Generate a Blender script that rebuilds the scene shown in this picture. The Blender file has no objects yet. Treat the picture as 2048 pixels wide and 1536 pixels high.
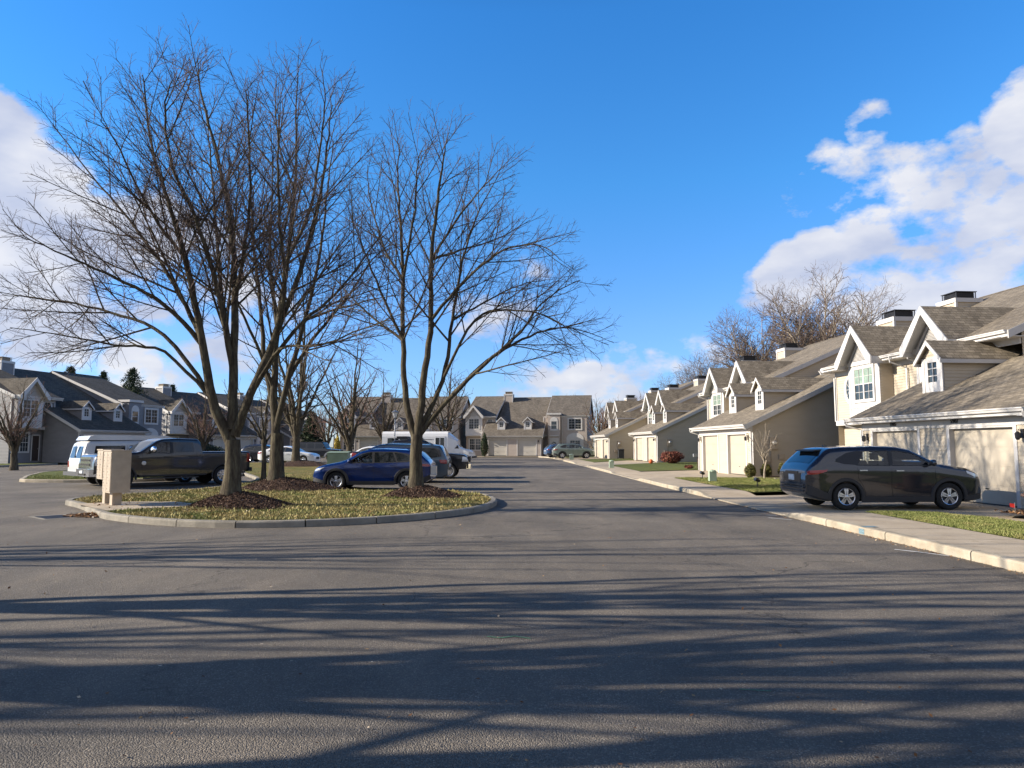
import bpy, bmesh, math, random
import numpy as np
from mathutils import Vector, Matrix, Euler
R = math.radians
sc = bpy.context.scene
COL = sc.collection
# ------------------------------------------------------------------ camera, sky, sun, exposure
F = 1420.0
PITCH = math.atan2(125.0, F)
CAMZ = 1.65
cd = bpy.data.cameras.new('camera')
cd.sensor_width = 36.0
cd.lens = F / 2048 * 36
cd.clip_end = 3000
cam = bpy.data.objects.new('camera', cd)
COL.objects.link(cam)
cam.location = (0, 0, CAMZ)
cam.rotation_euler = (math.pi / 2 + PITCH, 0, 0)
sc.camera = cam
SUN_EL, SUN_AZ = 22.3, -93.0          # azimuth clockwise from +Y: the sun stands to the left
sx, sy, sz = (math.sin(R(SUN_AZ)) * math.cos(R(SUN_EL)), math.cos(R(SUN_AZ)) * math.cos(R(SUN_EL)), math.sin(R(SUN_EL)))
SUNV = Vector((sx, sy, sz))
ld = bpy.data.lights.new('sun', 'SUN')
ld.energy = 5.0
ld.angle = R(0.45)
ld.color = (1.0, 0.90, 0.76)
lo = bpy.data.objects.new('sun', ld)
COL.objects.link(lo)
lo.rotation_euler = SUNV.to_track_quat('Z', 'Y').to_euler()
lo.location = (-40, 0, 40)
sc.view_settings.view_transform = 'Standard'
sc.view_settings.look = 'None'
sc.view_settings.exposure = 1.0
sc.view_settings.gamma = 1.0
sc.cycles.max_bounces = 6
sc.cycles.diffuse_bounces = 3
sc.cycles.glossy_bounces = 3
sc.cycles.transparent_max_bounces = 6

def ray(px, v):
    """direction of the photograph's pixel (2048 wide)"""
    d = Vector(((px - 1024) / F, 1.0, (768 - v) / F))
    c, s = math.cos(PITCH), math.sin(PITCH)
    return Vector((d.x, d.y * c - d.z * s, d.y * s + d.z * c))

def at(px, v, Y):
    d = ray(px, v)
    return Vector((d.x / d.y * Y, Y, CAMZ + d.z / d.y * Y))

wd = bpy.data.worlds.new('World')
sc.world = wd
wd.use_nodes = True
wn = wd.node_tree
wn.nodes.clear()
def wnode(t, **k):
    n = wn.nodes.new(t)
    for a, b in k.items():
        setattr(n, a, b)
    return n
wo = wnode('ShaderNodeOutputWorld')
wb = wnode('ShaderNodeBackground')
wb.inputs['Strength'].default_value = 0.064
wn.links.new(wb.outputs[0], wo.inputs[0])
sky = wnode('ShaderNodeTexSky', sky_type='NISHITA')
sky.sun_disc = False
sky.sun_elevation = R(SUN_EL)
sky.sun_rotation = R(SUN_AZ)
sky.air_density = 1.0
sky.dust_density = 0.1
sky.ozone_density = 3.0
hs = wnode('ShaderNodeHueSaturation')
hs.inputs['Saturation'].default_value = 1.05
hs.inputs['Value'].default_value = 1.0
wn.links.new(sky.outputs[0], hs.inputs['Color'])
tc = wnode('ShaderNodeTexCoord')
def wmath(op, a, b=None, clamp=False):
    n = wnode('ShaderNodeMath', operation=op)
    n.use_clamp = clamp
    for i, x in enumerate((a, b)):
        if x is None: continue
        if isinstance(x, (int, float)): n.inputs[i].default_value = x
        else: wn.links.new(x, n.inputs[i])
    return n.outputs[0]
def wnoise(scale, detail, rough, sxyz=(1, 1, 1), off=(0, 0, 0)):
    m = wnode('ShaderNodeMapping')
    m.inputs['Scale'].default_value = sxyz
    m.inputs['Location'].default_value = off
    wn.links.new(tc.outputs['Generated'], m.inputs[0])
    n = wnode('ShaderNodeTexNoise')
    n.inputs['Scale'].default_value = scale
    n.inputs['Detail'].default_value = detail
    n.inputs['Roughness'].default_value = rough
    wn.links.new(m.outputs[0], n.inputs['Vector'])
    return n.outputs['Fac']
# clouds stand in fixed directions of the sky: (direction, half width in degrees, weight)
CLOUDS = [((-60, 330), 4.0, 1.25), ((-20, 420), 4.4, 1.3), ((45, 400), 3.4, 1.2), ((60, 480), 4.2, 1.2), ((160, 490), 3.4, .85), ((20, 580), 5, .85), ((290, 460), 3.0, .76), ((-170, 460), 5, 1.0), ((200, 560), 4, .6),
          ((380, 560), 5, .5), ((520, 640), 5, .36),
          ((1690, 365), 2.6, .54), ((1610, 385), 1.7, .52), ((1775, 345), 2.2, .50), ((1850, 385), 2.4, .66), ((1738, 255), 1.4, .62), ((1930, 330), 2.4, .5),
          ((2085, 230), 2.6, .95), ((2130, 290), 2.8, .8), ((2030, 420), 2.8, .70), ((1950, 480), 3.2, .72), ((1850, 515), 3.0, .78), ((1740, 500), 2.8, .86), ((1650, 530), 2.4, .95),
          ((1580, 560), 2.4, .95), ((2060, 510), 4.0, .74), ((1960, 560), 3.6, .72), ((1850, 570), 3.6, .72), ((1740, 580), 3.4, .8), ((1520, 575), 1.6, .6),
          ((1240, 722), 1.4, .60), ((1180, 785), 2.4, .56), ((1290, 790), 3.0, .58), ((1380, 775), 3.0, .52), ((1060, 790), 2.4, .48),
          ((265, 735), 1.8, .70), ((420, 750), 3.4, .5), ((1050, 585), 2.0, .52), ((960, 620), 2.6, .5), ((2100, 610), 5, .62), ((1780, 650), 3, .5)]
# unseen cloud banks added behind the camera to brighten the walls facing it
FILL_CLOUDS = [((math.sin(R(a_)) * math.cos(R(e_)), math.cos(R(a_)) * math.cos(R(e_)), math.sin(R(e_))), w_, 1.0) for a_, e_, w_ in ((180, 16, 20), (150, 18, 17), (210, 15, 17), (122, 12, 14), (238, 12, 10), (195, 32, 9), (160, 34, 8))]
tot = None
for (p, w, k) in CLOUDS + FILL_CLOUDS:
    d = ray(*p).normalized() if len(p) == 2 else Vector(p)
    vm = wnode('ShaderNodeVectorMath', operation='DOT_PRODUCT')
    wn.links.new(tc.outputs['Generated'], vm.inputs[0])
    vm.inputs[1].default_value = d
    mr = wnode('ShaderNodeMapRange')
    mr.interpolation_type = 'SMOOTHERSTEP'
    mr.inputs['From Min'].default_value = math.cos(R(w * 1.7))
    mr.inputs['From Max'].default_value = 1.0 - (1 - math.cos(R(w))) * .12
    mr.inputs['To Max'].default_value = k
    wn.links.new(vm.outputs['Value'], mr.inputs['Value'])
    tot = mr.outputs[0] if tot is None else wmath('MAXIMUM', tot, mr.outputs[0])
n1 = wnoise(9.0, 8, .58, (1, 1, 1.8))
n2 = wnoise(22.0, 5, .6, (1, 1, 1.2), (3, 1, 2))
f = wmath('ADD', tot, wmath('MULTIPLY', wmath('SUBTRACT', n1, .5), 2.3))
f = wmath('ADD', f, wmath('MULTIPLY', wmath('SUBTRACT', n2, .5), .62))
mask = wmath('MULTIPLY', wmath('SUBTRACT', f, .37), 3.0, True)
mask = wmath('MULTIPLY', mask, wmath('MINIMUM', wmath('MULTIPLY', tot, 4.0), 1.0), True)
mask = wmath('MULTIPLY', mask, .93)
n3 = wnoise(9.0, 4, .5, (1, 1, 2.2), (.1, .2, -.06))
cr = wnode('ShaderNodeValToRGB')
cr.color_ramp.elements[0].position = .36
cr.color_ramp.elements[0].color = (4.3, 4.7, 6.0, 1)
cr.color_ramp.elements[1].position = .68
cr.color_ramp.elements[1].color = (6.9, 6.9, 7.2, 1)
wn.links.new(n3, cr.inputs[0])
mx = wnode('ShaderNodeMix', data_type='RGBA')
wn.links.new(mask, mx.inputs['Factor'])
sepz = wnode('ShaderNodeSeparateXYZ')
wn.links.new(tc.outputs['Generated'], sepz.inputs[0])
tint = wnode('ShaderNodeValToRGB')
e = tint.color_ramp.elements
e[0].position = 0.0; e[0].color = (.82, 1.0, 1.55, 1)
e[1].position = .98; e[1].color = (.14, .26, .48, 1)
for p_, c_ in ((.17, (.88, 1.24, 1.78, 1)), (.35, (.64, 1.46, 2.0, 1)), (.54, (.51, 1.46, 2.16, 1)), (.74, (.28, .60, .95, 1))):
    k_ = e.new(p_); k_.color = c_
wn.links.new(sepz.outputs[2], tint.inputs[0])
tm = wnode('ShaderNodeMix', data_type='RGBA', blend_type='MULTIPLY')
tm.inputs['Factor'].default_value = 1.0
wn.links.new(hs.outputs[0], tm.inputs['A'])
wn.links.new(tint.outputs[0], tm.inputs['B'])
wn.links.new(tm.outputs['Result'], mx.inputs['A'])
wn.links.new(cr.outputs[0], mx.inputs['B'])
wn.links.new(mx.outputs['Result'], wb.inputs['Color'])

# ------------------------------------------------------------------ materials
def mat(name, color, rough=.6, metal=0.0, coat=0.0, spec=.5, bump=None, vary=None, emit=None, trans=0.0, alpha=None):
    """bump = (scale, strength, distance); vary = (scale, amount) noise on the base colour"""
    m = bpy.data.materials.new(name)
    m.use_nodes = True
    nt = m.node_tree
    b = nt.nodes['Principled BSDF']
    b.inputs['Base Color'].default_value = (*color, 1)
    b.inputs['Roughness'].default_value = rough
    b.inputs['Metallic'].default_value = metal
    b.inputs['Coat Weight'].default_value = coat
    b.inputs['Specular IOR Level'].default_value = spec
    if trans: b.inputs['Transmission Weight'].default_value = trans
    t = nt.nodes.new('ShaderNodeTexCoord')
    if vary:
        n = nt.nodes.new('ShaderNodeTexNoise')
        n.inputs['Scale'].default_value = vary[0]
        n.inputs['Detail'].default_value = 5
        nt.links.new(t.outputs['Object'], n.inputs['Vector'])
        mr = nt.nodes.new('ShaderNodeMapRange')
        mr.inputs['From Min'].default_value = .3
        mr.inputs['From Max'].default_value = .7
        mr.inputs['To Min'].default_value = 1 - vary[1]
        mr.inputs['To Max'].default_value = 1 + vary[1]
        nt.links.new(n.outputs['Fac'], mr.inputs['Value'])
        vm = nt.nodes.new('ShaderNodeVectorMath')
        vm.operation = 'SCALE'
        vm.inputs[0].default_value = color
        nt.links.new(mr.outputs[0], vm.inputs['Scale'])
        nt.links.new(vm.outputs[0], b.inputs['Base Color'])
    if bump:
        n = nt.nodes.new('ShaderNodeTexNoise')
        n.inputs['Scale'].default_value = bump[0]
        n.inputs['Detail'].default_value = 4
        nt.links.new(t.outputs['Object'], n.inputs['Vector'])
        bp = nt.nodes.new('ShaderNodeBump')
        bp.inputs['Strength'].default_value = bump[1]
        bp.inputs['Distance'].default_value = bump[2]
        nt.links.new(n.outputs['Fac'], bp.inputs['Height'])
        nt.links.new(bp.outputs[0], b.inputs['Normal'])
    return m

def ramp(nt, src, stops):
    c = nt.nodes.new('ShaderNodeValToRGB')
    e = c.color_ramp.elements
    while len(e) < len(stops): e.new(.5)
    for i, (p, col) in enumerate(stops):
        e[i].position = p
        e[i].color = (*col, 1)
    nt.links.new(src, c.inputs[0])
    return c.outputs[0]

def nz(nt, co, scale, detail=4, rough=.5, sxyz=None):
    if sxyz:
        m = nt.nodes.new('ShaderNodeMapping')
        m.inputs['Scale'].default_value = sxyz
        nt.links.new(co, m.inputs[0])
        co = m.outputs[0]
    n = nt.nodes.new('ShaderNodeTexNoise')
    n.inputs['Scale'].default_value = scale
    n.inputs['Detail'].default_value = detail
    n.inputs['Roughness'].default_value = rough
    nt.links.new(co, n.inputs['Vector'])
    return n.outputs['Fac']

def mixc(nt, fac, a, b, mode='MIX'):
    m = nt.nodes.new('ShaderNodeMix')
    m.data_type = 'RGBA'
    m.blend_type = mode
    for s, x in (('Factor', fac), ('A', a), ('B', b)):
        if isinstance(x, (int, float)): m.inputs[s].default_value = x
        elif isinstance(x, tuple): m.inputs[s].default_value = (*x, 1)
        else: nt.links.new(x, m.inputs[s])
    return m.outputs['Result']

def mth(nt, op, a, b=0.0, clamp=False):
    n = nt.nodes.new('ShaderNodeMath')
    n.operation = op
    n.use_clamp = clamp
    for i, x in enumerate((a, b)):
        if isinstance(x, (int, float)): n.inputs[i].default_value = x
        else: nt.links.new(x, n.inputs[i])
    return n.outputs[0]

def shader(name, fn, rough=.8, spec=.3):
    m = bpy.data.materials.new(name)
    m.use_nodes = True
    nt = m.node_tree
    b = nt.nodes['Principled BSDF']
    b.inputs['Roughness'].default_value = rough
    b.inputs['Specular IOR Level'].default_value = spec
    t = nt.nodes.new('ShaderNodeTexCoord')
    col, height, dist = fn(nt, t)
    if col is not None: nt.links.new(col, b.inputs['Base Color'])
    if height is not None:
        bp = nt.nodes.new('ShaderNodeBump')
        bp.inputs['Strength'].default_value = 1.0
        bp.inputs['Distance'].default_value = dist
        nt.links.new(height, bp.inputs['Height'])
        nt.links.new(bp.outputs[0], b.inputs['Normal'])
    return m

def f_asphalt(nt, t):
    co = t.outputs['Object']
    v = nt.nodes.new('ShaderNodeTexVoronoi')
    v.inputs['Scale'].default_value = 105
    v.inputs['Randomness'].default_value = 1
    nt.links.new(co, v.inputs['Vector'])
    sep = nt.nodes.new('ShaderNodeSeparateColor')
    nt.links.new(v.outputs['Color'], sep.inputs[0])
    grain = ramp(nt, sep.outputs[0], [(0, (.108, .094, .077)), (.55, (.142, .123, .100)), (.86, (.172, .149, .121)), (1.0, (.27, .238, .195))])
    big = nz(nt, co, .35, 5, .55)
    wear = ramp(nt, big, [(.3, (.72, .72, .73)), (.7, (1.25, 1.24, 1.22))])
    c = mixc(nt, 1.0, grain, wear, 'MULTIPLY')
    streak = ramp(nt, nz(nt, co, 1.2, 6, .65, (1.2, .35, 1)), [(.44, (.9, .9, .9)), (.62, (1.12, 1.1, 1.07))])
    c = mixc(nt, 1.0, c, streak, 'MULTIPLY')
    # hairline cracks
    nd = nt.nodes.new('ShaderNodeTexVoronoi')
    nd.feature = 'DISTANCE_TO_EDGE'
    nd.inputs['Scale'].default_value = .23
    vm = nt.nodes.new('ShaderNodeVectorMath')
    vm.operation = 'MULTIPLY_ADD'
    nn = nt.nodes.new('ShaderNodeTexNoise')
    nn.inputs['Scale'].default_value = 1.7
    nn.inputs['Detail'].default_value = 6
    nt.links.new(co, nn.inputs['Vector'])
    nt.links.new(nn.outputs['Color'], vm.inputs[0])
    vm.inputs[1].default_value = (1.6, 1.6, 0)
    nt.links.new(co, vm.inputs[2])
    nt.links.new(vm.outputs[0], nd.inputs['Vector'])
    crack = ramp(nt, nd.outputs['Distance'], [(0, (.35, .35, .35)), (.0045, (1, 1, 1))])
    gate = ramp(nt, nz(nt, co, .12, 2), [(.44, (0, 0, 0)), (.50, (1, 1, 1))])
    crack = mixc(nt, gate, (1, 1, 1), crack)
    c = mixc(nt, 1.0, c, crack, 'MULTIPLY')
    # pale specks of grit and salt
    s = nt.nodes.new('ShaderNodeTexVoronoi')
    s.inputs['Scale'].default_value = 3.2
    nt.links.new(co, s.inputs['Vector'])
    sp = ramp(nt, s.outputs['Distance'], [(.018, (1, 1, 1)), (.03, (0, 0, 0))])
    c = mixc(nt, mth(nt, 'MULTIPLY', sp, .55), c, (.34, .31, .26))
    oil = ramp(nt, nz(nt, co, .8, 4, .6), [(.64, (1, 1, 1)), (.74, (.68, .68, .7))])
    c = mixc(nt, 1.0, c, oil, 'MULTIPLY')
    tan = ramp(nt, nz(nt, co, .55, 3), [(.66, (0, 0, 0)), (.76, (.35, .35, .35))])
    c = mixc(nt, tan, c, (.17, .125, .09))
    h = mth(nt, 'ADD', mth(nt, 'MULTIPLY', v.outputs['Distance'], -1.0), mth(nt, 'MULTIPLY', nz(nt, co, 60, 3), .4))
    return c, h, .010
M = {}
M['asphalt'] = shader('asphalt', f_asphalt, .85, .35)

def f_concrete(nt, t):
    co = t.outputs['Object']
    c = ramp(nt, nz(nt, co, 1.3, 6, .6), [(.3, (.345, .28, .20)), (.7, (.46, .385, .285))])
    f = ramp(nt, nz(nt, co, 60, 3, .6), [(.3, (.82, .82, .82)), (.7, (1.13, 1.12, 1.1))])
    c = mixc(nt, 1.0, c, f, 'MULTIPLY')
    st = ramp(nt, nz(nt, co, 4, 5, .7), [(.58, (1, 1, 1)), (.72, (.72, .68, .62))])
    c = mixc(nt, 1.0, c, st, 'MULTIPLY')
    return c, nz(nt, co, 90, 3), .003
M['concrete'] = shader('concrete', f_concrete, .85)

def f_kerb(nt, t):
    co = t.outputs['Object']
    c = ramp(nt, nz(nt, co, 2.3, 7, .65), [(.3, (.25, .21, .155)), (.55, (.37, .32, .24)), (.75, (.43, .385, .31))])
    p = nt.nodes.new('ShaderNodeTexVoronoi')
    p.inputs['Scale'].default_value = 38
    nt.links.new(co, p.inputs['Vector'])
    pit = ramp(nt, p.outputs['Distance'], [(.10, (.45, .42, .4)), (.22, (1, 1, 1))])
    gate = ramp(nt, nz(nt, co, 9, 3), [(.5, (0, 0, 0)), (.62, (1, 1, 1))])
    c = mixc(nt, gate, c, mixc(nt, 1.0, c, pit, 'MULTIPLY'))
    return c, nz(nt, co, 45, 5, .7), .012
M['kerb'] = shader('kerb_concrete', f_kerb, .9)
def f_kerb2(nt, t):
    co = t.outputs['Object']
    c = ramp(nt, nz(nt, co, 2.0, 7, .65), [(.3, (.16, .145, .12)), (.6, (.27, .245, .20)), (.8, (.33, .30, .25))])
    return c, nz(nt, co, 40, 5, .7), .012
M['kerb_grey'] = shader('kerb_weathered', f_kerb2, .9)

def f_grass(nt, t):
    co = t.outputs['Object']
    a = ramp(nt, nz(nt, co, 45, 6, .7), [(.28, (.035, .05, .012)), (.5, (.085, .115, .03)), (.72, (.20, .20, .07))])
    b = ramp(nt, nz(nt, co, 45, 6, .7), [(.28, (.07, .055, .022)), (.5, (.19, .15, .055)), (.72, (.33, .26, .11))])
    g = ramp(nt, nz(nt, co, 1.1, 5, .7), [(.36, (0, 0, 0)), (.54, (1, 1, 1))])
    return mixc(nt, g, a, b), nz(nt, co, 60, 5, .7), .04
M['grass'] = shader('winter_grass', f_grass, .95, .1)
def f_grass2(nt, t):
    co = t.outputs['Object']
    a = ramp(nt, nz(nt, co, 45, 6, .7), [(.28, (.05, .062, .018)), (.5, (.115, .135, .045)), (.72, (.21, .22, .09))])
    b = ramp(nt, nz(nt, co, 45, 6, .7), [(.28, (.06, .06, .02)), (.5, (.14, .15, .04)), (.72, (.27, .25, .09))])
    g = ramp(nt, nz(nt, co, 1.2, 6, .7), [(.5, (0, 0, 0)), (.68, (1, 1, 1))])
    return mixc(nt, g, a, b), nz(nt, co, 60, 5, .7), .04
M['lawn'] = shader('green_lawn', f_grass2, .95, .1)
def f_far(nt, t):
    co = t.outputs['Object']
    c = ramp(nt, nz(nt, co, .5, 6, .7), [(.3, (.06, .07, .03)), (.7, (.15, .14, .07))])
    return c, None, 0
M['far_ground'] = shader('far_ground', f_far, .95, .1)

def f_mulch(nt, t):
    co = t.outputs['Object']
    c = ramp(nt, nz(nt, co, 40, 6, .8, (1, 1, 1)), [(.3, (.018, .012, .009)), (.5, (.06, .036, .026)), (.7, (.17, .11, .08))])
    return c, nz(nt, co, 35, 6, .8), .05
M['mulch'] = shader('mulch', f_mulch, .95, .15)
def f_chip(nt, t):
    oi = nt.nodes.new('ShaderNodeNewGeometry')
    c = ramp(nt, oi.outputs['Random Per Island'], [(0, (.025, .015, .011)), (.6, (.095, .055, .038)), (.9, (.18, .115, .08)), (1, (.34, .26, .2))])
    return c, None, 0
M['chips'] = shader('bark_chips', f_chip, .9, .2)
def f_leaf(nt, t):
    oi = nt.nodes.new('ShaderNodeNewGeometry')
    c = ramp(nt, oi.outputs['Random Per Island'], [(0, (.10, .045, .02)), (.5, (.28, .14, .06)), (.85, (.42, .26, .12)), (1, (.55, .48, .38))])
    return c, None, 0
M['leaf'] = shader('dry_leaves', f_leaf, .8, .2)
def f_blade(dry):
    def g(nt, t):
        oi = nt.nodes.new('ShaderNodeNewGeometry')
        a = ramp(nt, oi.outputs['Random Per Island'], [(0, (.07, .09, .02)), (.6, (.18, .20, .055)), (1, (.31, .31, .12))])
        b = ramp(nt, oi.outputs['Random Per Island'], [(0, (.17, .13, .05)), (.6, (.36, .30, .12)), (1, (.50, .42, .21))])
        gz = ramp(nt, nz(nt, t.outputs['Object'], 1.1, 5, .7), [(.36 + (0 if dry else .16), (0, 0, 0)), (.54 + (0 if dry else .16), (1, 1, 1))])
        return mixc(nt, gz, a, b), None, 0
    return g
M['blade_dry'] = shader('grass_blades_dry', f_blade(True), .8, .2)
M['blade_green'] = shader('grass_blades_green', f_blade(False), .8, .2)

def f_shingle(base):
    def g(nt, t):
        uv = t.outputs['UV']
        br = nt.nodes.new('ShaderNodeTexBrick')
        br.offset = .5
        br.inputs['Scale'].default_value = 1.0
        br.inputs['Brick Width'].default_value = .24
        br.inputs['Row Height'].default_value = .145
        br.inputs['Mortar Size'].default_value = .007
        br.inputs['Color1'].default_value = (.70, .70, .70, 1)
        br.inputs['Color2'].default_value = (1.18, 1.18, 1.18, 1)
        br.inputs['Mortar'].default_value = (.45, .45, .45, 1)
        nt.links.new(uv, br.inputs['Vector'])
        c = mixc(nt, 1.0, base, br.outputs['Color'], 'MULTIPLY')
        gr = ramp(nt, nz(nt, uv, 26, 4, .7), [(.3, (.75, .75, .75)), (.7, (1.28, 1.26, 1.22))])
        c = mixc(nt, 1.0, c, gr, 'MULTIPLY')
        big = ramp(nt, nz(nt, uv, .7, 5, .7, (1.6, .5, 1)), [(.34, (.80, .79, .78)), (.68, (1.16, 1.16, 1.14))])
        c = mixc(nt, 1.0, c, big, 'MULTIPLY')
        s = nt.nodes.new('ShaderNodeSeparateXYZ')
        nt.links.new(uv, s.inputs[0])
        saw = mth(nt, 'FRACT', mth(nt, 'DIVIDE', s.outputs[1], .145))
        h = mth(nt, 'ADD', mth(nt, 'MULTIPLY', saw, -1.0), mth(nt, 'MULTIPLY', br.outputs['Fac'], -.5))
        return c, h, .012
    return g
M['shingle'] = shader('shingle_brown', f_shingle((.215, .183, .142)), .9, .2)
M['shingle_dark'] = shader('shingle_grey_brown', f_shingle((.165, .142, .115)), .9, .2)
def f_chev(nt, t):
    co = t.outputs['Object']
    return ramp(nt, nz(nt, co, 1.1, 5, .6, (1, 1, 3)), [(.3, (.44, .375, .285)), (.7, (.48, .415, .32))]), None, 0
M['siding'] = shader('siding_tan', f_chev, .6)
def f_sid2(nt, t):
    co = t.outputs['Object']
    return ramp(nt, nz(nt, co, 1.1, 5, .6, (1, 1, 3)), [(.3, (.38, .325, .28)), (.7, (.44, .38, .33))]), None, 0
M['siding_grey'] = shader('siding_grey', f_sid2, .6)
M['siding_left'] = shader('siding_left', lambda nt, t: (ramp(nt, nz(nt, t.outputs['Object'], 1.1, 5, .6, (1, 1, 3)), [(.3, (.185, .18, .185)), (.7, (.225, .22, .225))]), None, 0), .6)  # darker, greyer siding than the end houses, left row only
M['shingle_left'] = shader('shingle_left_brown', f_shingle((.105, .092, .075)), .9, .2)  # darker shingle tone than the other rows, left row only
M['trim'] = mat('white_trim', (.52, .50, .475), .5, vary=(2.5, .05))
M['door_cream'] = mat('garage_door_cream', (.40, .35, .275), .5, vary=(1.5, .05))
M['door_grey'] = mat('garage_door_grey', (.46,.43,.375), .5, vary=(1.5, .05))
M['glass'] = mat('window_glass', (.030, .038, .042), .06, spec=.8, vary=(1.5, .5))
M['curtain'] = mat('window_curtain', (.25, .34, .27), .5, coat=.8, vary=(6, .25))
M['black'] = mat('black_metal', (.02, .02, .022), .45)
M['chim'] = mat('chimney_cap', (.03, .03, .034), .5, vary=(5, .3))
M['box_green'] = mat('utility_green', (.20, .26, .17), .55, vary=(3, .12))
M['box_pale'] = mat('pedestal_green', (.34, .42, .30), .55, vary=(3, .12))
M['tan_metal'] = mat('mailbox_tan', (.37, .30, .22), .5, vary=(6, .10), bump=(30, .1, .004))
M['grey_metal'] = mat('grey_metal', (.33, .34, .35), .45, metal=.4)
M['galv'] = mat('galvanised', (.5, .5, .5), .4, metal=.7)
M['paint_blue_mark'] = mat('blue_marking', (.13, .20, .23), .8, vary=(40, .4))
M['paint_green_mark'] = mat('green_marking', (.07, .20, .10), .8, vary=(60, .5))
M['paint_white_mark'] = mat('white_marking', (.6, .6, .58), .8, vary=(12, .3))
M['red'] = mat('red_plastic', (.65, .03, .02), .4)
M['orange'] = mat('orange_plastic', (.6, .12, .03), .5)
M['brown_pot'] = mat('brown_pot', (.10, .06, .045), .6, vary=(6, .2))
M['bark'] = shader('tree_bark', lambda nt, t: (
    ramp(nt, nz(nt, t.outputs['Object'], 7, 7, .7, (1.6, 1.6, .35)), [(.3, (.030, .024, .019)), (.48, (.075, .062, .045)), (.62, (.125, .11, .072)), (.75, (.18, .165, .12))]),
    nz(nt, t.outputs['Object'], 16, 6, .75, (1.6, 1.6, .3)), .035), .95, .1)
M['twig'] = mat('tree_twigs', (.085, .055, .044), .85, vary=(1.2, .35))
M['twig_far'] = mat('far_twigs', (.125, .088, .068), .9, vary=(.6, .3))
M['twig_red'] = mat('redbud_twigs', (.22, .125, .095), .9, vary=(2, .3))
M['bark_pale'] = mat('pale_bark', (.26, .215, .16), .9, vary=(5, .25), bump=(20, .5, .02))
def f_needle(a, b, c3):
    def g(nt, t):
        oi = nt.nodes.new('ShaderNodeNewGeometry')
        return ramp(nt, oi.outputs['Random Per Island'], [(0, a), (.6, b), (1, c3)]), None, 0
    return g
M['needle'] = shader('conifer_needles', f_needle((.012, .025, .015), (.035, .055, .028), (.08, .10, .05)), .8, .2)
M['boxwood'] = shader('boxwood_leaves', f_needle((.03, .035, .008), (.10, .10, .022), (.22, .18, .05)), .7, .3)
M['redshrub'] = shader('red_shrub_leaves', f_needle((.06, .015, .012), (.17, .045, .03), (.30, .11, .06)), .7, .3)
M['yellow'] = shader('yellow_leaves', f_needle((.30, .22, .03), (.55, .42, .07), (.7, .58, .15)), .7, .3)
M['oak'] = shader('rust_leaves', f_needle((.13, .06, .03), (.27, .135, .06), (.42, .27, .13)), .8, .2)

# ------------------------------------------------------------------ mesh helpers
def tag(o, label=None, cat=None, group=None, kind=None):
    if label: o['label'] = label
    if cat: o['category'] = cat
    if group: o['group'] = group
    if kind: o['kind'] = kind
    return o

def empty(name, loc=(0, 0, 0), rz=0.0):
    o = bpy.data.objects.new(name, None)
    o.empty_display_size = .3
    COL.objects.link(o)
    o.location = loc
    o.rotation_euler = (0, 0, rz)
    return o

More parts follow.
